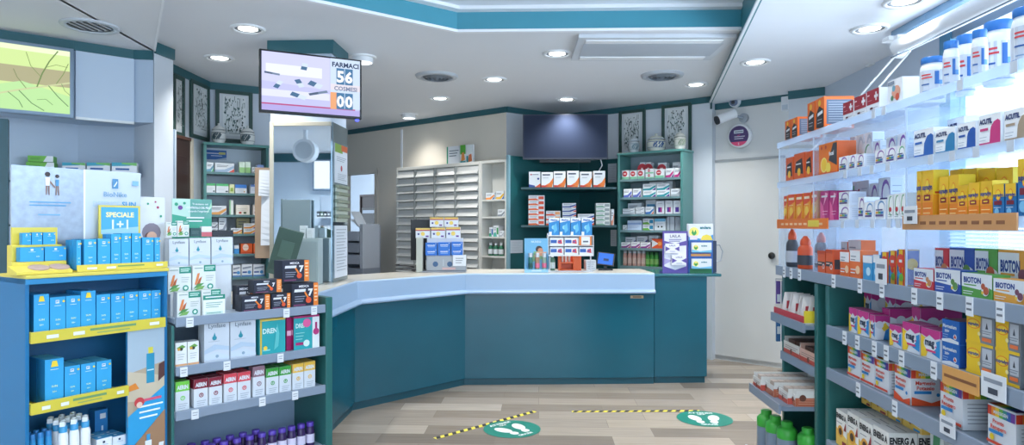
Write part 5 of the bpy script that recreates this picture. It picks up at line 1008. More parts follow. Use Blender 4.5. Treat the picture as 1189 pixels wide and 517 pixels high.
for z, pxs, y0, y1 in ((Z1,(914,922,932,972,1003,1029,1067,1097,1132,1168),Yend,Yf),(Z2,(985,1000,1020,1034,1052,1090),Yend,Ye-.016),(Z3,(1001,1044),Yend,Ye-.016),(Z4,(992,1030),Yend,Ye-.016)):
    segs = [(y0,y1)] if z == Z1 else [(Yn-.004 if y0 < Yn else y0, y1)]
    for (a, b) in segs:
        s = MB().box(GX,a,z-.022,GX+DP-.001,b,z-.001,mat('7f8f9f',.4)).build('shelf', t)
        MB().box(GX-.013,a,z-.045,GX-.0005,b,z+.004,RAIL).build('price_rail', s, .002); rail_tags(s, z, pxs)
# clear acrylic upper shelves
AD = .30
for z, pxs in ((ZT,(1016,1028,1117,1180)),(ZA,(983,1000,1014,1033,1083,1108,1136,1176)),(ZS,(962,980,997,1015,1034,1045))):
    s = MB().box(GX,Yend,z-.007,GX+AD,Yf,z-.0005,ACR).build('clear_shelf', t)
    MB().box(GX-.004,Yend,z-.026,GX-.0005,Yf,z+.003,ACRE).build('clear_lip', s)
    for px in pxs:
        y = Yp(px); MB().box(GX-.007,y-.014,z-.03,GX-.0045,y+.014,z+.002,'c9d3df').build('price_tag', s)
for y in (Yp(905)-.004, Yp(1053), Yp(945), 1.25): MB().box(GX+.0,y-.004,Z1,GX+AD,y+.004,ZT-.028,ACR).box(GX-.003,y-.004,Z1,GX,y+.004,ZT-.028,ACRE).build('clear_upright', t)
MB().box(GX+AD,Yend,Z1,GX+AD+.005,Yf,ZT+.0,ACR).build('clear_back', t)
# orange shelf strips
for (x0, x1, lb, hx) in ((905,964,'orange advertising strip on the far clear shelf edge','e87a2c'),(1052,1186,'tan advertising strip below the yellow effervescent cartons','c9935f')):
    ya, yb_ = Yp(x0), Yp(x1); q = MB(); q.box(GX-.0125,yb_,ZS-.035,GX-.0075,ya,ZS+.012,hx)
    L_ = ya-yb_
    for i in range(9): q.box(GX-.0131,ya-L_*(.1+.095*i)-L_*.06,ZS-.018,GX-.0125,ya-L_*(.1+.095*i),ZS-.008,'f3c79a' if x0 < 1000 else '8a5a3a')
    if x0 < 1000: q.box(GX-.0132,ya-L_*.86,ZS-.026,GX-.0126,ya-L_*.66,ZS+.004,'e6cf4a')
    tag(q.build('shelf_strip'), lb, 'sign')
gs = lambda s: s+' of the right gondola'
# -- bay items
T_ = 'on the top clear shelf'
row(fG, ZT, [(911.5,918,140,orangeblack,.12,'small orange and black carton'),(918.8,926,137,orangeblack,.12,'small orange and black carton'),(937.5,946,119,orangeblack,.13,'tall orange and black carton'),(947,957,114,orangeblack,.13,'tall orange and black carton')], T_, .01)
row(fG, ZT, [(979,991,118,crossbox,.15,'dark red carton with white cross'),(992,1006,111,crossbox,.15,'dark red carton with white cross'),(1006.6,1021,104,crossbox,.15,'dark red carton with white cross')], T_, .02)
pic = lambda w,h,d: block(w,h,d,'e3e8ee',F=lambda f:(f.c(.6,.5,.3,'d9a08a',.25),f.c(.45,.65,.12,'6aa0b8'),f.c(.7,.3,.14,'c8543c'),f.c(.35,.3,.1,'5a8a6a'),f.r(.05,.82,.5,.95,'7f8ca0')),R=side('eef1f5',('r',.5,.2,.9,.8,'d9b0b0')))
row(fG, ZT, [(1030.5,1047.5,92,pic,.15,'white carton with colourful picture')], T_+' beside the white tubs', .02)
def tub(px0, px1, yt, lab, d=.07):
    u_ = fG.U((px0+px1)/2,d); p = fG.pt(u_,d,ZT+.001); r = (px1-px0)/2*(-p.x*s_+p.y*c_)/F*.93; h = fG.Zat((px0+px1)/2,yt,d)-ZT-.002
    t = thing('protein_tub', lab, 'tub', p, 0, 'white tubs with blue lids'); bw = mat('dfe6ee',.35); bl = mat('2f74c0',.35)
    MB().lathe([(r*.95,0),(r,h*.03),(r,h*.7),(r*.93,h*.78),(r*.86,h*.81),(r*.86,h*.84)], bw, 28).build('tub_body', t)
    MB().lathe([(r*.9,h*.84),(r*.93,h*.85),(r*.93,h*.98),(r*.88,h)], bl, 28).build('lid', t)
    q = MB(); e = r+.0008
    def patch(a0,a1,z0,z1,m):
        n = 8; vs = []
        for i in range(n+1):
            A = math.radians(a0+(a1-a0)*i/n); vs += [(e*math.cos(A),e*math.sin(A),h*z0),(e*math.cos(A),e*math.sin(A),h*z1)]
        q.add(vs,[(2*i,2*i+2,2*i+3,2*i+1) for i in range(n)],m)
    patch(120,330,.06,.66,'c3ccd8'); e += .0004
    patch(185,232,.53,.565,'d0454a'); patch(185,238,.46,.495,'d0454a'); patch(185,225,.3,.33,'2f5fa8'); patch(248,268,.3,.62,'2f6cb4'); patch(268,300,.3,.4,'5f9ad0'); patch(150,320,.06,.09,'3f74b8'); patch(190,230,.14,.16,'7f9cc0')
    q.build('wrap_label', t)
tub(1069,1097,67,'wide low white tub with blue lid left of the tall tubs',.08)
for i, (a,b,y) in enumerate(((1095.5,1113,48),(1110.5,1131,41),(1129,1146,35),(1143,1176,25),(1176.5,1212,9))): tub(a,b,y,'tall white tub with blue lid, %s from the window end' % ORD[i], .065 if i % 2 == 0 else .16)
# A shelf
A_ = 'on the second clear shelf'
row(fG, ZA, [(944.5,972,167,lemonbox,.08,'large orange carton with lemon picture')], A_, .02)
bag = lambda w,h,d: block(w,h*1,d,'e0612c',F=lambda f:(f.p([(.1,.3),(.9,.2),(.8,.8),(.2,.7)],'2b2a30'),f.c(.5,.3,.15,'f3c03a'),f.lines(.2,.7,.6,1,.1,W_,.05)))
row(fG, ZA, [(912.5,921,183,bag,.05,'orange and black snack carton'),(922,934,178,bag,.05,'orange and black snack carton'),(935,943,176,bag,.05,'orange and black snack carton')], A_, .02)
row(fG, ZA, [(986,993,151,vit('c9d2dc'),.05,'tall white carton'),(994,1003,149,vit('c9d2dc'),.05,'tall white carton'),(1004,1013,147,vit('c9d2dc'),.05,'tall white carton')], 'at the back of the second clear shelf', .16)
row(fG, ZA, [(974,984,182,vit(),.07,'small white multicolour carton'),(986,993.5,180,vit(),.07,'small white multicolour carton'),(995,1003,179,vit(),.07,'small white multicolour carton'),(1016,1027,174,vit('8a5fae'),.07,'small white multicolour carton'),(1028.5,1040,171,vit('8a5fae'),.07,'small white multicolour carton'),(1041.5,1051,169,vit('5fae8a'),.07,'small white multicolour carton')], A_, .02)
row(fG, ZA, [(1002,1012,166,arcs,.05,'white carton with purple arch'),(1013.5,1022,164,vit(),.05,'white carton with purple arch'),(1029,1040,159,vit(),.05,'white carton with purple arch'),(1042,1053,155,vit(),.05,'white carton with purple arch')], 'behind the small multicolour cartons', .11)
row(fG, ZA, [(1061,1084,150,acutil('2a62b0'),.06,'white and blue memory carton'),(1086,1109,149,acutil('2f7fb0'),.06,'white and green memory carton'),(1112,1133,142.5,acutil('2456a8'),.06,'white and dark blue memory carton'),(1136.5,1162,132.5,acutil('c93a7c'),.06,'white and pink memory carton'),(1166,1196,126,acutil('a89680'),.06,'white and tan memory carton')], A_, .02)
row(fG, ZA, [(1098,1120,137.5,acutil('2a62b0'),.05,'taller white and blue memory carton')], 'at the back of the second clear shelf', .13)
# S shelf
S_ = 'on the third clear shelf'
row(fG, ZS, [(a,b,y,peach,.1,'orange powder drink carton') for a,b,y in ((906.5,914,228),(915,923,226),(924,932,225),(933,941,224),(942,951.5,222))]+[(952.5,962.5,222,magenta,.09,'magenta carton'),(963.5,972,222,magenta,.09,'magenta carton')], S_, .02)
row(fG, ZS, [(974,986,223,vit(),.07,'white multicolour carton',2),(996.5,1003.5,229,vit(),.06,'white multicolour carton',1),(1004,1014,235,vit('5f8fc0'),.06,'low white multicolour carton'),(1016,1028,232,vit('5f8fc0'),.06,'low white multicolour carton'),(1030.5,1037,226,arcs,.07,'white carton with green arc'),(1038,1044.5,225,arcs,.07,'white carton with green arc'),(1045.2,1051.5,224,arcs,.07,'white carton with green arc')], S_, .02)
row(fG, ZS, [(990,994.5,207,plain('dfe6ee',('r',.1,.1,.5,.9,'5fae8a')),.05,'tall slim white carton'),(995,1009,206,plain('e4e9ef',('r',.1,.2,.25,.8,'b0455a'),('lines',.4,.9,.8,4,.15,'a8b4c4')),.05,'tall white carton'),(1010,1019,213,vit(),.05,'white carton with purple arch'),(1020,1034,205,vit(),.05,'white carton with purple arch')], 'at the back of the third clear shelf', .14)
ysb = 'yellow and orange effervescent carton'
row(fG, ZS, [(1057.5,1070.5,199.5,supra(),.05,'tall '+ysb),(1071,1083.5,198,supra(),.05,'tall '+ysb)], S_, .03)
row(fG, ZS, [(1090.5,1101.5,205,supra(),.05,ysb),(1102.2,1113,203,supra(),.05,ysb)], S_, .035)
row(fG, ZS, [(1112.5,1123.5,215,supra(),.045,'short '+ysb),(1124.5,1137,212,supra(),.045,'short '+ysb),(1138.5,1152,210,supra(),.045,'short '+ysb),(1153,1166,214,suprablue,.045,'short blue and yellow effervescent carton'),(1167.5,1180,213,suprablue,.045,'short blue and yellow effervescent carton')], S_, .02)
row(fG, ZS, [(1103,1118,197,supra(),.06,'large '+ysb),(1119,1134,196,supra(),.06,'large '+ysb),(1136,1155,196,supra(),.06,'large '+ysb),(1157,1176,195,supra(),.06,'large '+ysb)], 'at the back of the third clear shelf', .11)
row(fG, ZS, [(1182,1200,184,suprablue,.06,'tall blue and yellow effervescent carton')], 'at the right end of the third shelf', .02)
# first grey shelf
F_ = 'on the top grey shelf'
orr = plain('e8743a',('r',0,.6,1,1,'e9eaee'),('lines',.1,.6,.78,2,.12,'8a93a0',.04),('c',.78,.3,.16,'f3c9a0'),('lines',.1,.6,.3,2,.12,W_,.04))
def shaker(px0, px1, yt, lab, d, kind):
    u_ = fG.U((px0+px1)/2,d); p = fG.pt(u_,d,Z1+.001); r = (px1-px0)/2*(-p.x*s_+p.y*c_)/F*1.12; h = fG.Zat((px0+px1)/2,yt,d)-Z1-.002
    t = thing('protein_jar', lab, 'jar', p, 0, 'orange capped jars')
    MB().lathe([(r*.9,0),(r,h*.04),(r,h*.55),(r*.9,h*.64),(r*.62,h*.72)], mat('d9552c' if kind else '43474f',.35), 20).build('jar_body', t)
    MB().lathe([(r*.66,h*.72),(r*.7,h*.76),(r*.62,h*.88),(r*.3,h*.97),(r*.26,h)], mat('d9552c',.35), 20).build('cap', t)
    MB().lathe([(r+.001,h*.12),(r+.001,h*.42)], mat('3b3f48' if kind else 'b9bec6',.4), 20, cap=False).build('wrap_label', t)
for a in (('a',914,926,266,.05,0),('b',927.5,943,274,.045,1),('c',947,960,270,.17,0)):
    shaker(a[1],a[2],a[3],{'a':'grey protein jar with orange cap at the far end of shelf','b':'orange protein jar in front on far end of shelf','c':'grey protein jar behind the orange pack','d':'orange protein jar at the back of far end'}[a[0]],a[4],a[5])
opk = lambda w,h,d: block(w,h,d,'df5f2c',F=lambda f:(f.r(0,.3,1,.5,'2f3036'),f.c(.8,.3,.12,'e8e8ec'),f.c(.8,.3,.08,'df5f2c'),f.lines(.1,.6,.42,1,.1,'e9c9b9',.05),f.r(0,.85,1,1,'c94a20')),R=side('c9502a',('r',.1,.2,.9,.6,'34353c')))
row(fG, Z1, [(941,958,291,opk,.07,'orange and black multipack'),(959,967,290,opk,.07,'orange and black multipack')], F_, .015)
row(fG, Z1, [(975.5,986,293,orr,.07,'orange and white carton'),(987,999,291,orr,.07,'orange and white carton'),(1002,1013,297,plain('3f9ad0',('r',0,.7,1,1,'e6ecf2'),('c',.6,.35,.18,'bfe3f2')),.06,'blue and white carton'),(1013.8,1021.5,296,plain('3f9ad0',('r',0,.7,1,1,'e6ecf2'),('c',.6,.35,.18,'bfe3f2')),.06,'blue and white carton'),(1022.8,1031.5,293,junior,.05,'yellow childrens carton with red top'),(1032.3,1041,291.5,junior,.05,'yellow childrens carton with red top'),(1041.8,1050.5,290,junior,.05,'yellow childrens carton with red top')], F_, .02)
row(fG, Z1, [(975,984,281,orr,.06,'tall orange and white carton'),(985,1000,279,orr,.06,'tall orange and white carton')], 'at the back of the top grey shelf', .12)
bx = [(1056,1084,312,'d2414a','c98a5a','red'),(1085.3,1115.5,313,'2f55a8','5f8f4a','blue'),(1116.8,1152.5,318,'5aa048','b0563a','green'),(1153.5,1193,325,'e0a040','7a4a5f','orange')]
row(fG, Z1, [(a,b,y,bioton(c,fr),.05,'white and %s BIOTON carton' % n) for a,b,y,c,fr,n in bx], 'in the front row', .02)
zb2 = Z1
row(fG, Z1, [(a,b,y,bioton(c,fr,False),.05,'%s BIOTON carton' % n) for a,b,y,c,fr,n in ((1073,1101.5,288,'d2414a','c98a5a','bright red'),(1102.5,1131,288,'2f55a8','5f8f4a','deep blue'),(1132,1158,289,'5aa048','b0563a','leaf green'),(1159,1200,291,'e0a040','7a4a5f','amber'))], 'standing behind the front row', .09)
# second grey shelf
G2 = 'on the second grey shelf'
mg = 'magenta and blue magnesium carton'
row(fGl, Z2, [(986,995.3,358,mag(),.055,mg),(996,1009,361.5,mag(),.055,mg),(1010,1016,366,mag(),.055,mg)], G2+' at the left', .015)
zm = fG.Zat(990,358,.1)
row(fGl, Z2, [(1003.5,1012,334,mag(),.16,'large '+mg),(1028,1040,338,mag(),.14,'large '+mg)], 'at the back of the second grey shelf', .14)
row(fGl, Z2, [(1024.5,1033,358,mag(),.14,'tall '+mg),(1059,1069,357,mag(),.14,'tall '+mg)], G2, .076)
row(fGl, Z2, [(1033,1047,378,mag(),.06,'front '+mg),(1048,1068,375.5,mag(),.06,'front '+mg),(1069.5,1092,382.5,mag(),.06,'front '+mg)], G2, .012)
row(fGl, Z2, [(1094,1114,372,magnesium,.1,'blue MAGNESIUM carton',2),(1122.5,1154.5,363,supragrey,.08,'large yellow and grey carton',2),(1156.5,1185.5,369,supragrey,.08,'large yellow and grey carton',2)], G2, .015)
# third grey shelf
G3 = 'on the third grey shelf'
row(fGl, Z3, [(984.5,999.5,403,massigen(),.09,'white rainbow band carton'),(1000.5,1015.5,411,massigen(),.09,'white rainbow band carton'),(1016.5,1032,418,massigen(),.09,'white rainbow band carton'),(1039,1058,425,massigen(big=True),.11,'large white and orange rainbow carton'),(1092,1118,446,massigen(words=('Pronto','Recupero')),.12,'wide white rainbow carton'),(1147,1180,474,massigen(words=('Pronto','Recupero')),.12,'wide white rainbow carton')], G3, .015)
row(fGl, Z3, [(1088,1104,428,massigen(),.1,'white rainbow carton'),(1128,1146,447,massigen(),.1,'white rainbow carton')], 'at the back of the third grey shelf', .15)
# lowest visible shelf
G4 = 'on the lowest grey shelf'
row(fGl, Z4, [(971,983.5,478,energy(),.1,'white and brown energy carton',1,1),(984.3,997,481,energy(),.1,'white and brown energy carton',1,1),(998,1013,490,energy(),.1,'white and brown energy carton',1,1),(1014,1032,498,energy(),.1,'white and brown energy carton',1,1)], G4, .012)
zE = max(fG.Zat(m_, y_, .012) for m_, y_ in ((977.2,478),(990.6,481),(1005.5,490),(1023,498)))+.001
row(fGl, zE, [(1000.5,1011,453,energy(),.09,'tall white and brown energy carton'),(1012,1030,461,energy(),.09,'tall white and brown energy carton'),(1031.5,1047,470,energy(True),.09,'tall white and blue energy carton'),(1048.5,1070,480,energy(True),.09,'tall white and blue energy carton')], 'on top of the lowest grey shelf cartons', .115)
row(fGl, Z4, [(1080,1096,497,plain('dfe6e4',('p',[(0,0),(.5,0),(.8,1),(.3,1)],'4f9a6a')),.09,'white and green carton')], 'at the back of the lowest grey shelf', .115)
# larger price cards hanging on the rails
def hang_card(px0, py0, px1, py1, lab, lines=2, base=None):
    y0, y1 = Yp(px0), Yp(px1); z1 = fG.Zat((px0+px1)/2,py0,-.018); z0 = fG.Zat((px0+px1)/2,py1,-.018); w = y0-y1; h = z1-z0
    q = MB(); q.box(-w/2,-.001,0,w/2,.001,h,base or W_); f = Face(q,'F',w,h,.002)
    if base: f.lines(.06,.94,.5,1,.1,'8a5a3a',.16)
    else: f.r(.12,.62,.88,.78,'8a93a0'); f.r(.3,.18,.7,.42,'3f4654')
    tag(q.build('price_card', loc=(GX-.0195,(y0+y1)/2,z0), rot=-math.pi/2), lab, 'card')
hang_card(1148,437,1177,467,'large white price card under the yellow and grey cartons')
hang_card(1099,488,1117,510,'white price card below the wide white rainbow carton')
hang_card(1023,301,1036,331,'white price card before the blue and white cartons')
hang_card(1056,239,1072,260,'white price card at the left of the tan strip')
hang_card(1102,433,1145.5,456,'tan advertising strip on the second grey shelf rail',base='d9a05a')
# bay two, lower stepped trays
B2 = Ye+.135
t = thing('tray_stand', 'stepped grey shelves below the far end of right gondola', 'shelving', (GX,B2,0))
def bx_(z, x0, y0, y1, nm='shelf'):
    s = MB().box(x0-GX,y0-B2,z-.02,.38,y1-B2,z,mat('76879a',.4)).build(nm, t); MB().box(x0-GX-.01,y0-B2,z-.035,x0-GX,y1-B2,z+.008,RAIL).build('price_rail', s); return s
BS = [(1.0,1.21),(.80,1.26),(.63,1.10),(.31,1.08)]
for z, x0 in BS: bx_(z, x0, B2+.002, Yf-.034)
tag(block(.3,.2,.1,'8a97a8',F=lambda f:f.lines(.2,.8,.7,1,.1,'76849a')).build('storage_box', loc=(GX+.3,(B2+Yf)/2,1.0005), rot=-math.pi/2), 'grey box at the back behind the snack pouches', 'box')
def open_tray(name, x0, x1, y0, y1, z, h, base, lab, prt, fill):
    t = thing(name, lab, 'tray', ((x0+x1)/2,(y0+y1)/2,z+.0005), 0, 'open cardboard trays'); a, b = (x1-x0)/2, (y1-y0)/2; q = MB(); th = .004; m = base
    q.box(-a,-b,0,a,b,th,m); q.box(-a,-b,th,-a+th,b,h*.75,m); q.box(a-th,-b,th,a,b,h*1.5,m); q.box(-a+th,-b,th,a-th,-b+th,h,m); q.box(-a+th,b-th,th,a-th,b,h,m)
    f = Face(q,'F',2*a,h,2*b); prt(f); f = Face(q,'L',2*a,h*.75,2*b); prt(f); q.build('tray_body', t)
    q = MB(); n = 7
    for i in range(n):
        for j in (0,1):
            xx = -a+.02+(2*a-.05)*i/n; yy = (-b*.9 if j == 0 else 0.02*b); q.box(xx,yy,th,xx+(2*a-.05)/n*.85,yy+b*.85,h*.82+.004*((i*3+j)%3),fill)
    tag(q.build('snack_bars', t), kind='stuff')
choc = lambda f:(f.r(0,0,1,.55,'b5654a'),f.lines(.05,.95,.45,3,.14,'d9a890',.03),f.c(.12,.55,.22,'6a3f30'))
berry = lambda f:(f.r(0,0,1,.4,'c9584a'),f.lines(.1,.9,.7,2,.15,'8a6f66',.04),f.c(.5,.35,.2,'7a4a3a'))
ys = [Yf-.05-.125*i for i in range(5)]
TN = ['farthest','second farthest','second nearest','nearest']
for i in range(4): open_tray('bar_tray',1.105+.02*i,1.38+.02*i,ys[i+1]+.008 if i < 3 else B2+.004,ys[i]-.004,.63,.07,'dcdcd8','white cardboard snack bar tray, %s on the low step' % TN[i],choc if i % 2 else berry,'c9b9ae')
for i in range(2): open_tray('bar_tray',1.265,1.5,B2+.006+.21*i,B2+.21+.21*i,.80,.085,'d9d6d0' if i else 'e0b9a8','cardboard biscuit tray, %s one on the middle step' % ('far' if i else 'near'),berry,'6f4f44')
tag(block(.26,.13,.08,'7d5233',F=lambda f:(f.lines(.4,.9,.5,1,.1,'c9a98a',.1),)).build('display_box', loc=(1.58,B2+.22,.8005), rot=-math.pi/2), 'brown carton at the back of the middle step', 'box')
t2 = thing('snack_tray', 'open yellow and red tray of leaning white snack pouches', 'tray', (1.325,(B2+Yf)/2,1.0005))
b = (Yf-B2)/2-.04; q = MB(); q.box(-.11,-b,0,.1,b,.004,'d9dde0'); q.box(-.11,-b,.004,-.106,b,.035,'c8404a'); q.box(-.106,-b,.004,.1,-b+.004,.06,'e6d23a'); q.box(-.106,b-.004,.004,.1,b,.05,'dcd8d2'); q.build('tray_body', t2)
o1 = None
for i in range(8):
    q = MB(); hgt = .1; q.add([(-.035,-.012,0),(.035,-.012,0),(.035,.012,0),(-.035,.012,0),(-.03,0,.012+hgt),(.03,0,.012+hgt),(0,-.016,hgt*.5),(0,.016,hgt*.5)],[(0,3,2,1),(0,1,6),(1,5,6),(5,4,6),(4,0,6),(3,7,2),(2,7,5),(5,7,4),(4,7,3),(0,4,3),(1,2,5)],'e6e4e2') if o1 is None else None
    loc = (1.275+.018*(i%3), Yf-.08-(Yf-B2-.185)*i/7, 1.0095)
    lab = 'white snack pouch in the yellow and red tray, %s from back' % ORD[i]
    if o1 is None:
        f = Face(q,'F',.07,.1,.03); q.add([(-.02,-.0175,.03),(.02,-.0175,.03),(.02,-.014,.07),(-.02,-.014,.07)],[(0,1,2,3)],'b8404a'); q.add([(-.012,-.018,.04),(.012,-.018,.04),(.0,-.017,.06)],[(0,1,2)],'6a8a4a')
        o1 = q.build('snack_pouch', loc=loc, rot=0); o1.rotation_euler.x = .25; tag(o1, lab, 'pouch', 'snack pouches in the tray')
    else:
        c = dup(o1, loc, 0, lab)
gc = lambda loc, lab, group: (lambda t: (MB().lathe([(.042,0),(.046,.006),(.046,.11),(.044,.125)],mat('7f8fa0',.35),20).build('bottle_body',t), MB().lathe([(.046,.125),(.047,.14),(.046,.165),(.034,.178),(.026,.18),(.027,.2),(.02,.205)],mat('3fae3f',.35),20).build('cap',t), t)[2])(thing('bottle',lab,'bottle',loc,0,group)); o1 = None
for i, (x,y) in enumerate(((1.16,Yf-.09),(1.17,Yf-.19),(1.19,Yf-.288),(1.25,Yf-.385))):
    lab = 'grey bottle with bright green cap on the floor step, %s from back' % ORD[i]
    if o1 is None: o1 = gc((x,y,.3105), lab, group='green capped grey bottles')
    else: dup(o1, (x,y,.3105), None, lab)
# hanging blister packs at the far side of bay two
for k, (z, c, lb) in enumerate(((1.03,'6a4f9a','purple packs hanging on the far end of right gondola'),(.86,'3a6a9c','blue packs hanging low on the far end of right gondola'))):
    t3 = thing('hanging_packs', lb, 'pack', (1.36,Yf+.012,z))
    MB().tube([(0,-.006,.14),(-.1,.05,.14),(-.1,.05,.12)],.004,ALU,6).build('hook', t3)
    for j in range(3): MB().box(-.1+.03*j,.035,-.02,-.08+.03*j,.05,.13,c).box(-.098+.03*j,.034,.02,-.082+.03*j,.0351,.06,W_).build('pack', t3)
# ------------------------------------------------------------------ things on the counter
CZ = 1.0235
def cpos(px, d): return fc.pt(fc.U(px,d), d, CZ)
def cw(px0, px1, d): return fc.U(px1,d)-fc.U(px0,d)
def ch(px, py, d): return fc.Zat(px,py,d)-CZ
d = .10
w = cw(487,541,d); t = thing('counter_display', 'grey stepped counter display of blue and white cartons before the drawers', 'display', cpos(514,d), fc.rot)
hb = ch(515,297,d); q = MB(); LG = mat('8f97a2',.4,var=.03)
q.box(-w/2,.0,0,w/2,.2,.012,LG); q.box(-w/2+.06,.02,.012,w/2,.19,hb,LG); q.box(-w/2+.06,.1,hb,w/2-.03,.19,ch(515,277,d),mat('c9cdd2',.4)); q.build('base_block', t, .003)
MB().box(-w/2-.03,.0,0,-w/2+.028,.085,ch(490,276,d),mat('b9beb6',.4)).build('side_wing', t, .003)
q = MB(); q.box(-w/2+.07,.012,.02,w/2-.01,.0195,hb-.01,mat('9fa6ae',.3)); f = Face(q,'F',w-.08,hb-.03,.0); q.T = Matrix.Translation((.03,.0115,.02)); f.c(.22,.45,.2,'3f5f86'); f.c(.6,.45,.2,'3f5f86'); f.r(.4,.04,.75,.2,'c9a8a8'); f.r(.42,.3,.44,.8,'b9c0c8'); q.T = None; q.build('front_window', t)
a = cw(514,526,d); q = MB(); q.box(a,-.004,.06,a+.12,0,hb+.005,W_); f = Face(q,'F',.12,hb-.055,.0); q.T = Matrix.Translation((a+.06,-.0042,.06)); f.lines(.2,.8,.7,3,.2,'5f6874',.05); q.T = None; q.build('price_card', t)
fd = fc.off(d)
mom = plain('2f74d0',('t','momendol',.5,.62,.2,W_,.85,.05),('lines',.2,.8,.35,1,.1,'bcd6f5',.06),('c',.9,.85,.06,W_))
row(fc, CZ+hb+.001, [(494,507.5,282,mom,.07,'bright blue carton on grey display',2),(508.5,523,281.5,mom,.07,'bright blue carton on grey display',2),(524,537,281,mom,.07,'bright blue carton on grey display',2)], 'in front of drawers', d+.025)
tbx = plain(W_,('r',0,.82,1,1,'e6c66a'),('r',0,.72,1,.82,'b8405a'),('c',.2,.4,.1,'3a3f8c'),('c',.5,.42,.2,'f0d46a'),('r',.7,.1,.9,.25,'6a3f8c'))
h3_ = ch(515,277,d)
row(fc, CZ+h3_+.001, [(482.5,499.5,265,tbx,.07,'white yellow and red carton'),(500.5,517,264.5,tbx,.07,'white yellow and red carton'),(518,534.5,264,tbx,.07,'white yellow and red carton')], 'in the middle tier of grey display', d+.11)
zz1 = max(fc.Zat(490,265,d+.11), fc.Zat(526,264,d+.11))+.003
row(fc, zz1, [(499,515,252.5,tbx,.06,'white yellow and red carton'),(516,532,252.5,tbx,.06,'white yellow and red carton')], 'on top of the grey display', d+.12)
# monitor behind
dm = .40; w = cw(477,505,dm); z0, z1 = ch(490,302,dm), ch(490,255,dm)
t = thing('computer_monitor', 'black computer monitor behind the grey counter display', 'monitor', cpos(491,dm), fc.rot+.25)
MB().box(-w/2,-.015,z0,w/2,.015,z1,DARK).build('display', t, .004); MB().box(-.03,.015,.01,.03,.04,z0+.1,DARK).box(-.1,-.05,0,.1,.09,.012,DARK).build('stand', t, .003)
t = thing('cable_coil', 'black coiled cable at the foot of the monitor', 'cable', cpos(470,.2), 0)
MB().tube([(.09*math.cos(a*.5),.05*math.sin(a*.5),.006+.003*a) for a in range(0,22)],.005,DARK,6).build('cord', t)
# pale blue cosmetics display
d2 = .06; w = cw(609.5,637,d2); h = ch(623,277,d2)
t = thing('cosmetics_display', 'light blue counter display holding three slim tubes', 'display', cpos(623,d2), fc.rot)
q = MB(); q.box(-w/2,.05,0,w/2,.058,h,'6fb0d8'); f = Face(q,'F',w,h,.0); q.T = Matrix.Translation((0,.0498,0)); f.t('NUXEO',.5,.9,.06,'cfe6f4',.6); f.c(.62,.68,.1,'3a2c2a'); f.c(.68,.64,.08,'c98a6a'); f.p([(.3,.3),(.8,.4),(.85,.6),(.4,.62)],'7fb08a'); f.p([(.4,.45),(.9,.5),(.95,.6),(.5,.6)],'d9a084'); q.T = None; q.build('back_card', t)
q = MB(); q.box(-w/2,0,0,w/2,.05,.03,'8fc4e2'); q.box(-w/2,0,.03,-w/2+.004,.05,h*.55,'6fb0d8'); q.box(w/2-.004,0,.03,w/2,.05,h*.55,'6fb0d8'); f = Face(q,'F',w,.03,.0); f.lines(.3,.7,.5,1,.1,W_,.2); q.build('base', t)
for k, (px, c, c2) in enumerate(((616,'2f6f6a','1f4f4c'),(624,'9a7a62','d96a8c'),(632,'7f9a8c','d96a8c'))):
    hh = ch(px,294,d2)-.031; p = fc.pt(fc.U(px,d2+.025),d2+.025,CZ+.0305); r = .02
    t = thing('cream_tube', ('dark green','bronze','sage')[k]+' slim tube in the light blue counter display', 'tube', p, fc.rot)
    MB().lathe([(r,0),(r,hh*.72),(r*.9,hh*.74)],mat(c,.3),16).build('tube_body', t); MB().lathe([(r*.95,hh*.74),(r*.95,hh)],mat('c9cdd2',.3,.3),16).build('cap', t)
    MB().lathe([(r+.0008,hh*.1),(r+.0008,hh*.38)],mat(c2,.4),16,cap=False).build('sticker', t)
# tall stand with blue boxes
d3 = .12; t = thing('carton_stand', 'white counter stand with tiers of blue and white cartons', 'stand', cpos(663,d3), fc.rot)
w = cw(637,690,d3); za, zb3 = ch(663,296,d3), ch(663,273.5,d3)
q = MB(); q.box(-w/2,.0,za-.012,w/2,.14,za,W_); q.box(-w/2,.03,zb3-.008,w/2,.14,zb3,W_); q.box(-w/2,.13,za,w/2,.14,zb3+.02,W_); q.box(-w/2,0,za-.012,-w/2+.005,.14,zb3,W_); q.box(w/2-.005,0,za-.012,w/2,.14,zb3,W_); zm_ = (za+zb3-.008)/2; q.box(-w/2+.005,.0,zm_-.005,w/2-.005,.13,zm_,W_); q.build('tiers', t)
q = MB()
for x in (-w/2+.02, w/2-.02): q.box(x-.006,.06,.006,x+.006,.07,za-.012,mat('c3cad2',.3))
q.box(-w/2,.0,0,w/2,.14,.006,mat('c3cad2',.3)); q.build('legs', t)
mal = plain('2a86c8',('p',[(0,.72),(1,.85),(1,1),(0,1)],W_),('t','Maalox',.5,.88,.1,'2a5fae',.85,.05),('c',.45,.45,.12,'8fd0ea'),('p',[(.5,.1),(.8,.3),(.7,.7),(.4,.5)],'5fb4e0'),('r',.0,.0,.25,.2,'e6eef4'))
row(fc, CZ+zb3+.001, [(637.5,649.5,253,mal,.05,'large blue and white carton'),(650,662,253,mal,.05,'large blue and white carton'),(662.6,674.6,253,mal,.05,'large blue and white carton'),(675.2,687.5,253,mal,.05,'large blue and white carton')], 'in the top tier of white stand', d3+.04)
sm = plain(W_,('r',.05,.3,.5,.75,'2f5fae'),('p',[(.55,.3),(.9,.2),(.85,.8),(.6,.7)],'c9404a'),('r',.62,.4,.78,.6,'3a4f9c'))
for zq, yy, nm, n in ((za+.001,287,'lower',3),(zm_+.001,276.5,'upper',2)):
    row(fc, CZ+zq, [(638.5+17*i,654.5+17*i,yy,sm,.06,'flat white blue and red carton') for i in range(n)], 'in the %s slot of white stand' % nm, d3+.01)
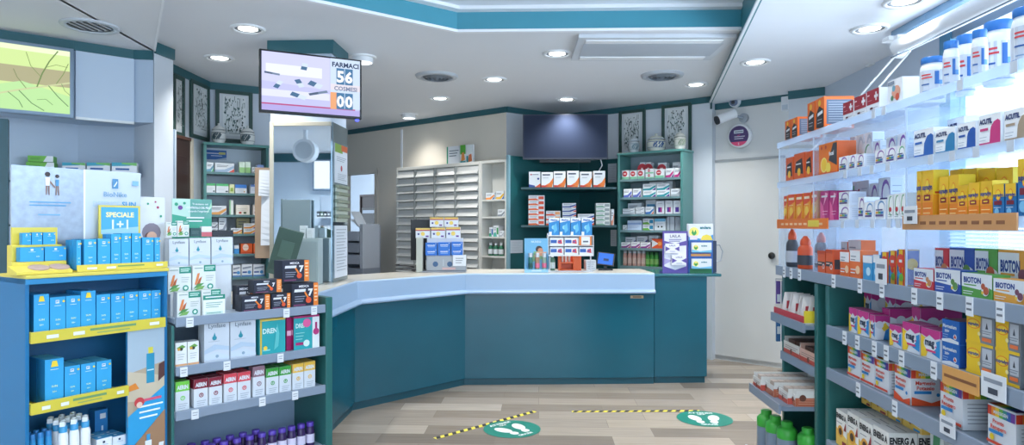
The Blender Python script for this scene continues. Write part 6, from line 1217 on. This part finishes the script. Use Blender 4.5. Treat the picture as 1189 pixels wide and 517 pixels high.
q = MB(); a = cw(637,673,d3)-w/2; hh = zb3-zm_-.012; q.box(a,-.004,zm_+.002,a+.115,-.0005,zm_+.002+hh,'e07f3a'); q.box(a+.02,-.0055,zm_+.006,a+.1,-.004,zm_+hh,W_); q.box(a+.035,-.006,zm_+.03,a+.085,-.0055,zm_+.045,'5f6874'); q.build('price_card', t)
# orange rack behind
d4 = .33; w = cw(649,675,d4); h = ch(660,296,d4)*1.05
t = thing('orange_rack', 'bright orange plastic rack behind the white carton stand', 'rack', cpos(662,d4), fc.rot)
OR = mat('e2622c',.35); q = MB(); q.box(-w/2,0,0,-w/2+.02,.1,h,OR); q.box(w/2-.08,0,0,w/2,.1,h,OR); q.box(-w/2+.02,.09,0,w/2-.08,.1,h,OR); q.box(-w/2+.02,0,.0,w/2-.08,.09,.012,OR); q.box(-w/2+.02,0,h*.42,w/2-.08,.09,h*.5,OR); q.build('rack_body', t, .002)
lb = bottle(.024,.1,mat('d9d2c9',.35),mat('e8ecef',.3),neck=.6); o1 = None
for i, px in enumerate((653,657,661)):
    p = fc.pt(fc.U(px,d4+.04),d4+.04,CZ+h*.5+.001); lab = 'small pale bottle in the orange rack, %s from left' % ORD[i]
    if o1 is None: o1 = lb(p, lab, group='bottles in the orange rack')
    else: dup(o1, p, None, lab)
gl = bottle(.05,.16,mat('4f7a66',.3),mat('dfe6ea',.35),band=mat('c9d3cf',.4)); gl(cpos(641.5,.3), 'green bottle with white cap left of the orange rack')
# point of sale tablet
d5 = .36; t = thing('tablet_terminal', 'small dark tablet with blue screen behind the counter', 'screen', cpos(703,d5), fc.rot-.15)
q = MB(); q.T = Matrix.Translation((0,0,ch(703,303,d5))) @ Matrix.Rotation(-.45,4,'X') @ Matrix.Rotation(.12,4,'Y'); q.box(-.085,-.008,-.05,.085,.008,.085,DARK); q.build('tablet_body', t, .003)
q = MB(); q.T = Matrix.Translation((0,0,ch(703,303,d5))) @ Matrix.Rotation(-.45,4,'X') @ Matrix.Rotation(.12,4,'Y'); q.box(-.072,-.0095,-.04,.072,-.0085,.075,mat('2f6fd8',.2,e=.8)); q.box(-.02,-.0105,-.005,.03,-.0095,.02,mat('16305c',.3)); q.build('display', t)
MB().box(-.015,.012,0,.015,.03,ch(703,306,d5),DARK).box(-.07,-.04,0,.07,.07,.012,DARK).build('stand', t)
# slips of paper and translucent folder by the tablet
tag(block(.1,.1,.07,'c9d0d6',F=lambda f:f.lines(.1,.9,.8,4,.2,'8a94a0',.05)).build('receipt_stack', loc=cpos(685,.38), rot=fc.rot+.2), 'pale stack of receipts right of the orange rack', 'paper')
# right end: purple and blue displays
fr5 = fe; d6 = .10; ez = 1.0125
def epos(px, d): return fe.pt(fe.U(px,d), d, ez)
w = fe.U(798.5,d6)-fe.U(769.5,d6); h = fe.Zat(784,268.5,d6)-ez
t = thing('purple_display', 'purple and white LAILA counter display on end cabinet', 'display', epos(784,d6), fe.rot)
q = MB(); PUR = '5a4a9c'; q.box(-w/2,.0,0,w/2,.012,h,PUR); f = Face(q,'F',w,h,.0); f.p([(.06,.06),(.06,.92),(.94,.92),(.94,.06),(.94,.14),(.5,.06),(.06,.14)] if False else [(.06,.16),(.5,.07),(.94,.16),(.94,.95),(.06,.95)],'dfe0ec'); f.t('LAILA',.5,.88,.07,'4a4f6a',.6); f.lines(.25,.75,.8,2,.04,'6a6f9c',.02); f.p([(0,.66),(0,.78),(.5,.7),(1,.78),(1,.66),(.5,.64)],PUR); f.p([(.06,.35),(.4,.3),(.06,.2)],'a79fcf'); q.build('back_card', t)
MB().box(-w/2,.012,0,w/2,.1,.012,PUR).build('base', t)
lai = lambda w,h,d: block(w,h,d,'e6e6ee',F=lambda f:(f.t('LAILA',.5,.8,.18,'6a6f9c',.5),f.p([(0,.2),(.35,.45),(0,.7)],PUR),f.p([(1,.2),(.65,.45),(1,.7)],PUR),f.lines(.3,.7,.18,1,.1,'8a8fb0',.05)))
for k, (x0,x1,y0,y1) in enumerate(((773,789,283,294),(780.5,797,296.5,308))):
    a, b = fe.U(x0,d6-.03), fe.U(x1,d6-.03); z0, z1 = fe.Zat((x0+x1)/2,y1,d6-.03), fe.Zat((x0+x1)/2,y0,d6-.03)
    o = lai(b-a,z1-z0,.024).build('sample_box', t); o.location = ((a+b)/2-fe.U(784,d6), -.0127, z0-ez)
w = fe.U(828,d6)-fe.U(799.5,d6); h = fe.Zat(813,260,d6)-ez
t = thing('blue_display', 'blue and white counter display with green emblem on end cabinet', 'display', epos(813.7,d6), fe.rot)
BB = '2458a8'; q = MB(); q.box(-w/2,.0,0,w/2,.06,h*.76,BB); q.box(-w/2,.045,h*.76,w/2,.06,h,W_); f = Face(q,'F',w,h,.0); q.T = Matrix.Translation((0,.0445,0)); f.r(0,.66,1,1,'e6ebee') if False else None
q.T = None; q.build('case', t, .003)
leaf = lambda f, cx, cy, s: (f.c(cx,cy,s,'f0e27a'), f.p([(cx,cy-s*.9),(cx+s*.35,cy-s*.2),(cx+s*.2,cy+s*.5),(cx,cy-s*.1),(cx-s*.2,cy+s*.5),(cx-s*.35,cy-s*.2)],'2f9a4a'))
q = MB(); q.box(-w/2,-.004,h*.66,w/2,.0,h,W_); f = Face(q,'F',w,h*.34,.008); q.T = Matrix.Translation((0,0,h*.66)); f.p([(0,0),(1,0),(1,.35),(.5,.1),(0,.22)],'3f8fd0'); leaf(f,.22,.5,.3); f.t('endera',.68,.78,.17,'2a7a86',.45,.05); f.c(.73,.0,.26,'e6d24a') if False else f.p([(.48,.02),(.98,.02),(.9,.28),(.73,.36),(.56,.28)],'e6d24a'); f.r(.05,.05,.35,.3,'e3d6e0'); q.T = None; q.build('header_card', t)
for k, (z0, z1) in enumerate(((h*.42,h*.62),(h*.09,h*.29))):
    o = block(w*.8,z1-z0,.03,W_,F=lambda f:(leaf(f,.2,.5,.28),f.t('endera',.62,.68,.16,'2a7a86',.5,.05),f.p([(0,0),(1,0),(1,.25),(.4,.12),(0,.3)],'6fb8d8'))).build('sample_box', t); o.location = (0,-.0155,z0)
MB().box(-w*.4,-.004,h*.34,w*.4,-.0003,h*.39,'e0a05a').build('price_strip', t); MB().box(-w*.45,-.003,0,w*.45,-.0003,h*.085,'1f7a4a').build('base_strip', t)
q = MB(); q.tube([(w/2+.05,.08,.1),(w/2+.1,.08,.11),(w/2+.12,.08,.2),(w/2+.09,.08,.26),(w/2+.05,.08,.26)],.006,mat('9fa6ae',.3,.5),6); q.box(w/2+.005,.05,.0,w/2+.05,.12,.3,mat('20304f',.4)); 
o = q.build('card_reader_holder', loc=epos(813.7,d6), rot=fe.rot); tag(o, 'dark blue holder with wire loop beside the blue display', 'holder')
# ------------------------------------------------------------------ counter left: terminal, grey cabinet and leaflet in front of the mirror
fm = Fr((0,4.76),(1,0))
def lp(px, y): p_ = onY(px,263,y); return Vector((p_.x, y, CZ))
t = thing('sales_terminal', 'dark green back of a tilted touch screen terminal before the mirror', 'monitor', lp(331,4.55), .35)
q = MB(); q.T = Matrix.Translation((0,0,.24)) @ Matrix.Rotation(.28,4,'Y') @ Matrix.Rotation(.15,4,'X'); q.box(-.085,-.02,-.16,.085,.02,.17,mat('3f5a52',.4)); q.box(-.045,-.026,-.03,.045,-.02,.09,mat('4f6c62',.4)); q.box(-.075,-.023,-.13,.075,-.02,-.06,mat('375049',.4)); q.build('screen_back', t, .006)
MB().box(-.05,-.04,0,.05,.06,.09,DARK).box(-.09,-.08,0,.09,.1,.02,DARK).build('stand', t, .004)
w = onY(372,0,4.78).x-onY(346,0,4.78).x; h = onY(358,277,4.78).z-CZ
t = thing('grey_cabinet', 'plain grey box cabinet on the counter before the mirror', 'cabinet', lp(359,4.82), 0)
MB().box(-w/2,-.05,0,w/2,.06,h,mat('a3b3b5',.4)).build('cabinet_body', t, .004); MB().box(-w/2+.01,-.056,.02,w/2-.01,-.05,h-.02,mat('9aabae',.4)).build('front_panel', t, .002)
w = onY(361,0,4.91).x-onY(328,0,4.91).x; h = onY(345,232,4.91).z-CZ
t = thing('partition_panel', 'grey green divider panel standing before the mirror', 'panel', lp(344.5,4.917), 0)
MB().box(-w/2,-.012,0,w/2,.012,h,mat('7f9298',.4)).build('panel_board', t, .003); MB().box(-w/2-.006,-.016,0,-w/2,.016,h+.005,mat('5f7478',.4)).build('edge_strip', t)
t = block(.1,.14,.004,'4f7a5a',F=lambda f:(f.p([(.5,0),(1,0),(1,1),(.7,1)],'a39a8a'),f.lines(.1,.5,.8,4,.12,'cfe0d0',.03),f.c(.75,.7,.12,'c9b9a9')))
tag(t.build('leaflet', loc=lp(334,4.875)+Vector((0,0,.0)), rot=0), 'green leaflet leaning on the grey divider panel', 'leaflet'); bpy.data.objects['leaflet'].location.z = CZ
bpy.data.objects['leaflet'].scale = (1,1,2.2)
row(fm, CZ+onY(358,277,4.78).z-CZ+.002, [(348,355,262,plain('dbe4e6',('lines',.2,.8,.7,3,.2,'8a9a9c')),.05,'small white box'),(356,363,265,plain('dbe4e6',('lines',.2,.8,.7,2,.2,'8a9a9c')),.05,'small white box')], 'on the grey cabinet before the mirror', .03)
# trolley rack in the doorway
dk_ = .12; fk = fa.off(-.55)
t = thing('paper_trolley', 'grey drawer rack with papers in front of back doorway', 'rack', fk.pt(fk.U(411.5),0,0), fk.rot)
w = fk.U(421)-fk.U(402); z1 = fk.Zat(414,262); GRY = mat('8f98a6',.35,.2)
MB().box(-w/2,0,0,w/2,.3,.9,GRY).box(-w/2,.28,.9,w/2,.3,z1,GRY).box(-w/2,0,.9,-w/2+.015,.28,z1-.1,GRY).box(w/2-.06,0,.9,w/2,.28,z1+.02,mat('b3bbc6',.35)).build('rack_body', t, .003)
for i in range(3):
    z = .95+(z1-1.0)*i/3; MB().box(-w/2+.02,-.01,z,w/2-.065,.27,z+(z1-1.0)/3*.82,mat(['a3abb8','959eac','a9b1bd'][i],.35)).build('drawer', t, .003)
q = MB(); q.T = Matrix.Translation((0,.1,z1+.0)) @ Matrix.Rotation(.5,4,'Y'); q.box(-.15,-.06,0,.1,.1,.015,'d9dfe6'); q.T = Matrix.Translation((-.02,.08,z1+.06)) @ Matrix.Rotation(.9,4,'Y'); q.box(-.16,-.05,0,.08,.1,.006,'cfd8e2'); tag(q.build('paper_pile'), 'loose white papers heaped on the grey drawer rack', 'paper')
o = bpy.data.objects['paper_pile']; o.location = t.location; o.rotation_euler = t.rotation_euler
# ------------------------------------------------------------------ floor stickers and tapes
def sticker(px, py, r, rot, lab):
    x, y = onZ(px,py,0); q = MB(); q.lathe([(r,.0016),(r,.0022)],mat('177a6a',.4),48); F2 = lambda m, z=.0028: (lambda pts: q.add([(a,b,z) for a,b in pts],[tuple(range(len(pts)))],m))
    ell = lambda cx,cy,rx,ry,a,m: F2(m)([(cx+rx*math.cos(k*.314)*math.cos(a)-ry*math.sin(k*.314)*math.sin(a), cy+rx*math.cos(k*.314)*math.sin(a)+ry*math.sin(k*.314)*math.cos(a)) for k in range(20)])
    wh = mat('e6ebea',.4)
    for s in (-1,1): ell(s*.07,.012,.042,.075,-s*.25,wh); ell(s*.05,-.088,.03,.033,-s*.2,wh)
    q.text('ATTENDI',lambda a,b:(a,b+.145,.0028),.032,wh,.03,.22); q.text('QUI',lambda a,b:(a,b+.108,.0028),.024,wh,.03,.07)
    q.text('GRAZIE',lambda a,b:(a,b-.15,.0028),.026,wh,.03,.13)
    tag(q.build('floor_sticker', loc=(x,y,0), rot=rot), lab, 'sticker')
r1 = .205
sticker(594.5,498.5,r1,.72,'round green footprint sticker beside the slanted tape'); sticker(818,486.5,.205,.0,'round green footprint sticker at the end of straight tape')
def tape(p, q_, lab, wd=.042):
    a, b = onZ(*p,0), onZ(*q_,0); L_ = (Vector(b)-Vector(a)).length; q = MB(); q.box(0,-wd/2,.0002,L_,wd/2,.001,mat('e2d24a',.45)); n = int(L_/.065)
    for i in range(n):
        x = i*L_/n; q.add([(x,-wd/2,.0014),(x+L_/n*.5,-wd/2,.0014),(min(L_,x+L_/n*.5+.025),wd/2,.0014),(x+.025,wd/2,.0014)],[(0,1,2,3)],mat('23262b',.5))
    tag(q.build('hazard_tape', loc=(a[0],a[1],0), rot=math.atan2(b[1]-a[1],b[0]-a[0])), lab, 'tape')
tape((505,509.5),(621,478),'slanted yellow and black floor tape at the left'); tape((664,478.3),(812.5,477.3),'straight yellow and black floor tape at the right')
# ------------------------------------------------------------------ what the mirror sees: the back of the shop
MM = 2*(MY-.012)
def mp(px, py, y): return onY(px, py, MM-y)
fR = Fr((-1.0,-1.7),(-1,0))
x0, x1 = mp(366,250,-1.75).x, mp(388,250,-1.75).x
zs_ = [mp(375,y,-1.75).z for y in (252,269,283)]
t = thing('rear_shelving', 'white shelves of boxes seen in the mirror', 'shelving', ((x0+x1)/2,-2.08,0)); w = abs(x1-x0)
MB().box(-w/2,0,0,w/2,.02,2.0,WALLB).build('back_panel', t)
for z in zs_: MB().box(-w/2,.02,z-.02,w/2,.34,z,WHT).build('shelf', t)
k = 0
for z, cs_ in zip(zs_, (('2a2f38','3f5a4a','2a2f38','444a55','3f5a4a'),('d9dfe4','8a6a5c','dfe4e8','c9d0d8','9a8a7a'),('2f9fd8','2f9fd8','2f9fd8','2f9fd8','2f9fd8'))):
    for i, c in enumerate(cs_):
        wd = w/5.5; hh = .1 if c != '2f9fd8' else .12
        tag(block(wd*.9,hh,.1,c,F=lambda f:f.r(.2,.3,.8,.6,'dfe4e8')).build('carton', loc=(-w/2+wd*(i+.7)+(x0+x1)/2,-1.84,z+.0005), rot=math.pi), 'carton on the rear shelves seen in mirror, %s of shelf %s' % (ORD[i], ('one','two','three')[k]), 'box', 'cartons on the rear shelves')
    k += 1
a, b = mp(362,185,-1.95), mp(384,221,-1.95)
t = thing('rear_sign', 'blank white light sign seen in the mirror', 'sign', ((a.x+b.x)/2,-2.09,b.z)); w = abs(b.x-a.x); h = a.z-b.z
MB().box(-w/2,0,0,w/2,.1,h,mat('6f8ca8',.4)).build('box_frame', t, .004); MB().box(-w/2+.03,.1,.03,w/2-.03,.104,h-.03,mat('eef3f8',.4,e=.9)).build('light_face', t)
a = mp(354,175,.8); t = thing('wall_speaker', 'round white loudspeaker seen in the mirror', 'speaker', (a.x,.8,a.z))
q = MB(); q.tube([(0,-.12,.0),(0,.05,0)],.16,WHT,24); q.build('housing', t); MB().tube([(0,.051,0),(0,.056,0)],.12,mat('c3cdd6',.5),24).build('grille', t); MB().box(-.02,-.05,.16,.02,.0,MC-a.z-.002 if a.z < SF else .3,WHT).build('ceiling_arm', t)
# ------------------------------------------------------------------ light, world, camera
def lamp(name, kind, loc, power, color=(1,1,1), **kw):
    l = bpy.data.lights.new(name, kind); l.energy = power; l.color = color
    for k, v in kw.items(): setattr(l, k, v)
    o = bpy.data.objects.new(name, l); o.location = loc; COL.objects.link(o); return o
for x, y, z in LAMPS:
    lamp('downlight_lamp', 'SPOT', (x,y,z-.03), 22 if z == MC-.001 else 55, (1,.96,.9), spot_size=math.radians(118), spot_blend=.85, shadow_soft_size=.07)
for k_, (x, y) in enumerate(((-1.2,2.2),(.9,2.2),(-1.2,.2),(.9,.2),(-.2,3.2),(-2.6,2.0),(-2.6,.4),(-2.6,-1.0))):  # unseen downlights added to light the front of the shop
    zc_ = 3.02 if x > -2 and x < 1.0 and y < 3.6 else SF
    t = thing('ceiling_downlight', 'recessed downlight nearer the shop entrance, %s of eight' % ORD[k_], 'light', (x,y,zc_), 0, 'front ceiling downlights'); MB().lathe([(.1,-.002),(.125,-.01),(.13,0)],WHT,24,cap=False).build('trim_ring', t); MB().lathe([(.1,-.004),(.0001,-.004)],mat('f6f4ee',.3,e=7),20,cap=False).build('lamp', t)
    lamp('downlight_lamp', 'SPOT', (x,y,zc_-.03), 34, (1,.97,.92), spot_size=math.radians(130), spot_blend=.9, shadow_soft_size=.1)
lamp('window_daylight', 'AREA', (4.4, 1.2, 1.5), 230, (.8,.9,1), shape='RECTANGLE', size=2.6, size_y=7.0).rotation_euler = (0, math.radians(104), 0)
bp = fa.off(.7).pt(du0-.4,0,MC); t = thing('ceiling_downlight', 'recessed downlight inside the small back room', 'light', bp); MB().lathe([(.1,-.002),(.125,-.01),(.13,0)],WHT,24,cap=False).build('trim_ring', t); MB().lathe([(.1,-.004),(.0001,-.004)],mat('f6f4ee',.3,e=7),20,cap=False).build('lamp', t)  # downlight added because the closed back room would be dark
lamp('downlight_lamp', 'SPOT', (bp.x,bp.y,MC-.03), 34, (.95,.97,1), spot_size=math.radians(150), spot_blend=.9, shadow_soft_size=.1)
for x, y in ((-3.4,-1.2),(-4.2,.2),(-3.9,1.6)):  # downlights added to brighten the rear of the shop in the mirror
    t = thing('ceiling_downlight', 'recessed downlight at the rear left, %.0f metres from the mirror' % (5-y), 'light', (x,y,SF), 0, 'front ceiling downlights'); MB().lathe([(.1,-.002),(.125,-.01),(.13,0)],WHT,24,cap=False).build('trim_ring', t); MB().lathe([(.1,-.004),(.0001,-.004)],mat('f6f4ee',.3,e=7),20,cap=False).build('lamp', t)
    lamp('downlight_lamp', 'SPOT', (x,y,SF-.03), 90, (.95,.98,1), spot_size=math.radians(150), spot_blend=.9, shadow_soft_size=.1)
wd = bpy.data.worlds.new('daylight'); SC.world = wd; wd.use_nodes = True
bg = wd.node_tree.nodes['Background']; bg.inputs[0].default_value = (.72,.86,1,1); bg.inputs[1].default_value = WORLD
cam = bpy.data.cameras.new('camera'); co = bpy.data.objects.new('camera', cam); COL.objects.link(co); SC.camera = co
cam.sensor_width = 36; cam.lens = F/1189*36; cam.clip_start = .05
co.location = (0,0,H); co.rotation_euler = (math.pi/2,0,TH); cam.shift_y = (HZ-258.5)/1189; cam.shift_x = 0
SC.view_settings.view_transform = 'Standard'; SC.view_settings.look = 'None'; SC.view_settings.gamma = 1; SC.view_settings.use_curve_mapping = False
SC.view_settings.exposure = EXPO
SC.cycles.use_denoising = True; SC.cycles.max_bounces = 10; SC.cycles.transparent_max_bounces = 24; SC.cycles.sample_clamp_indirect = 6
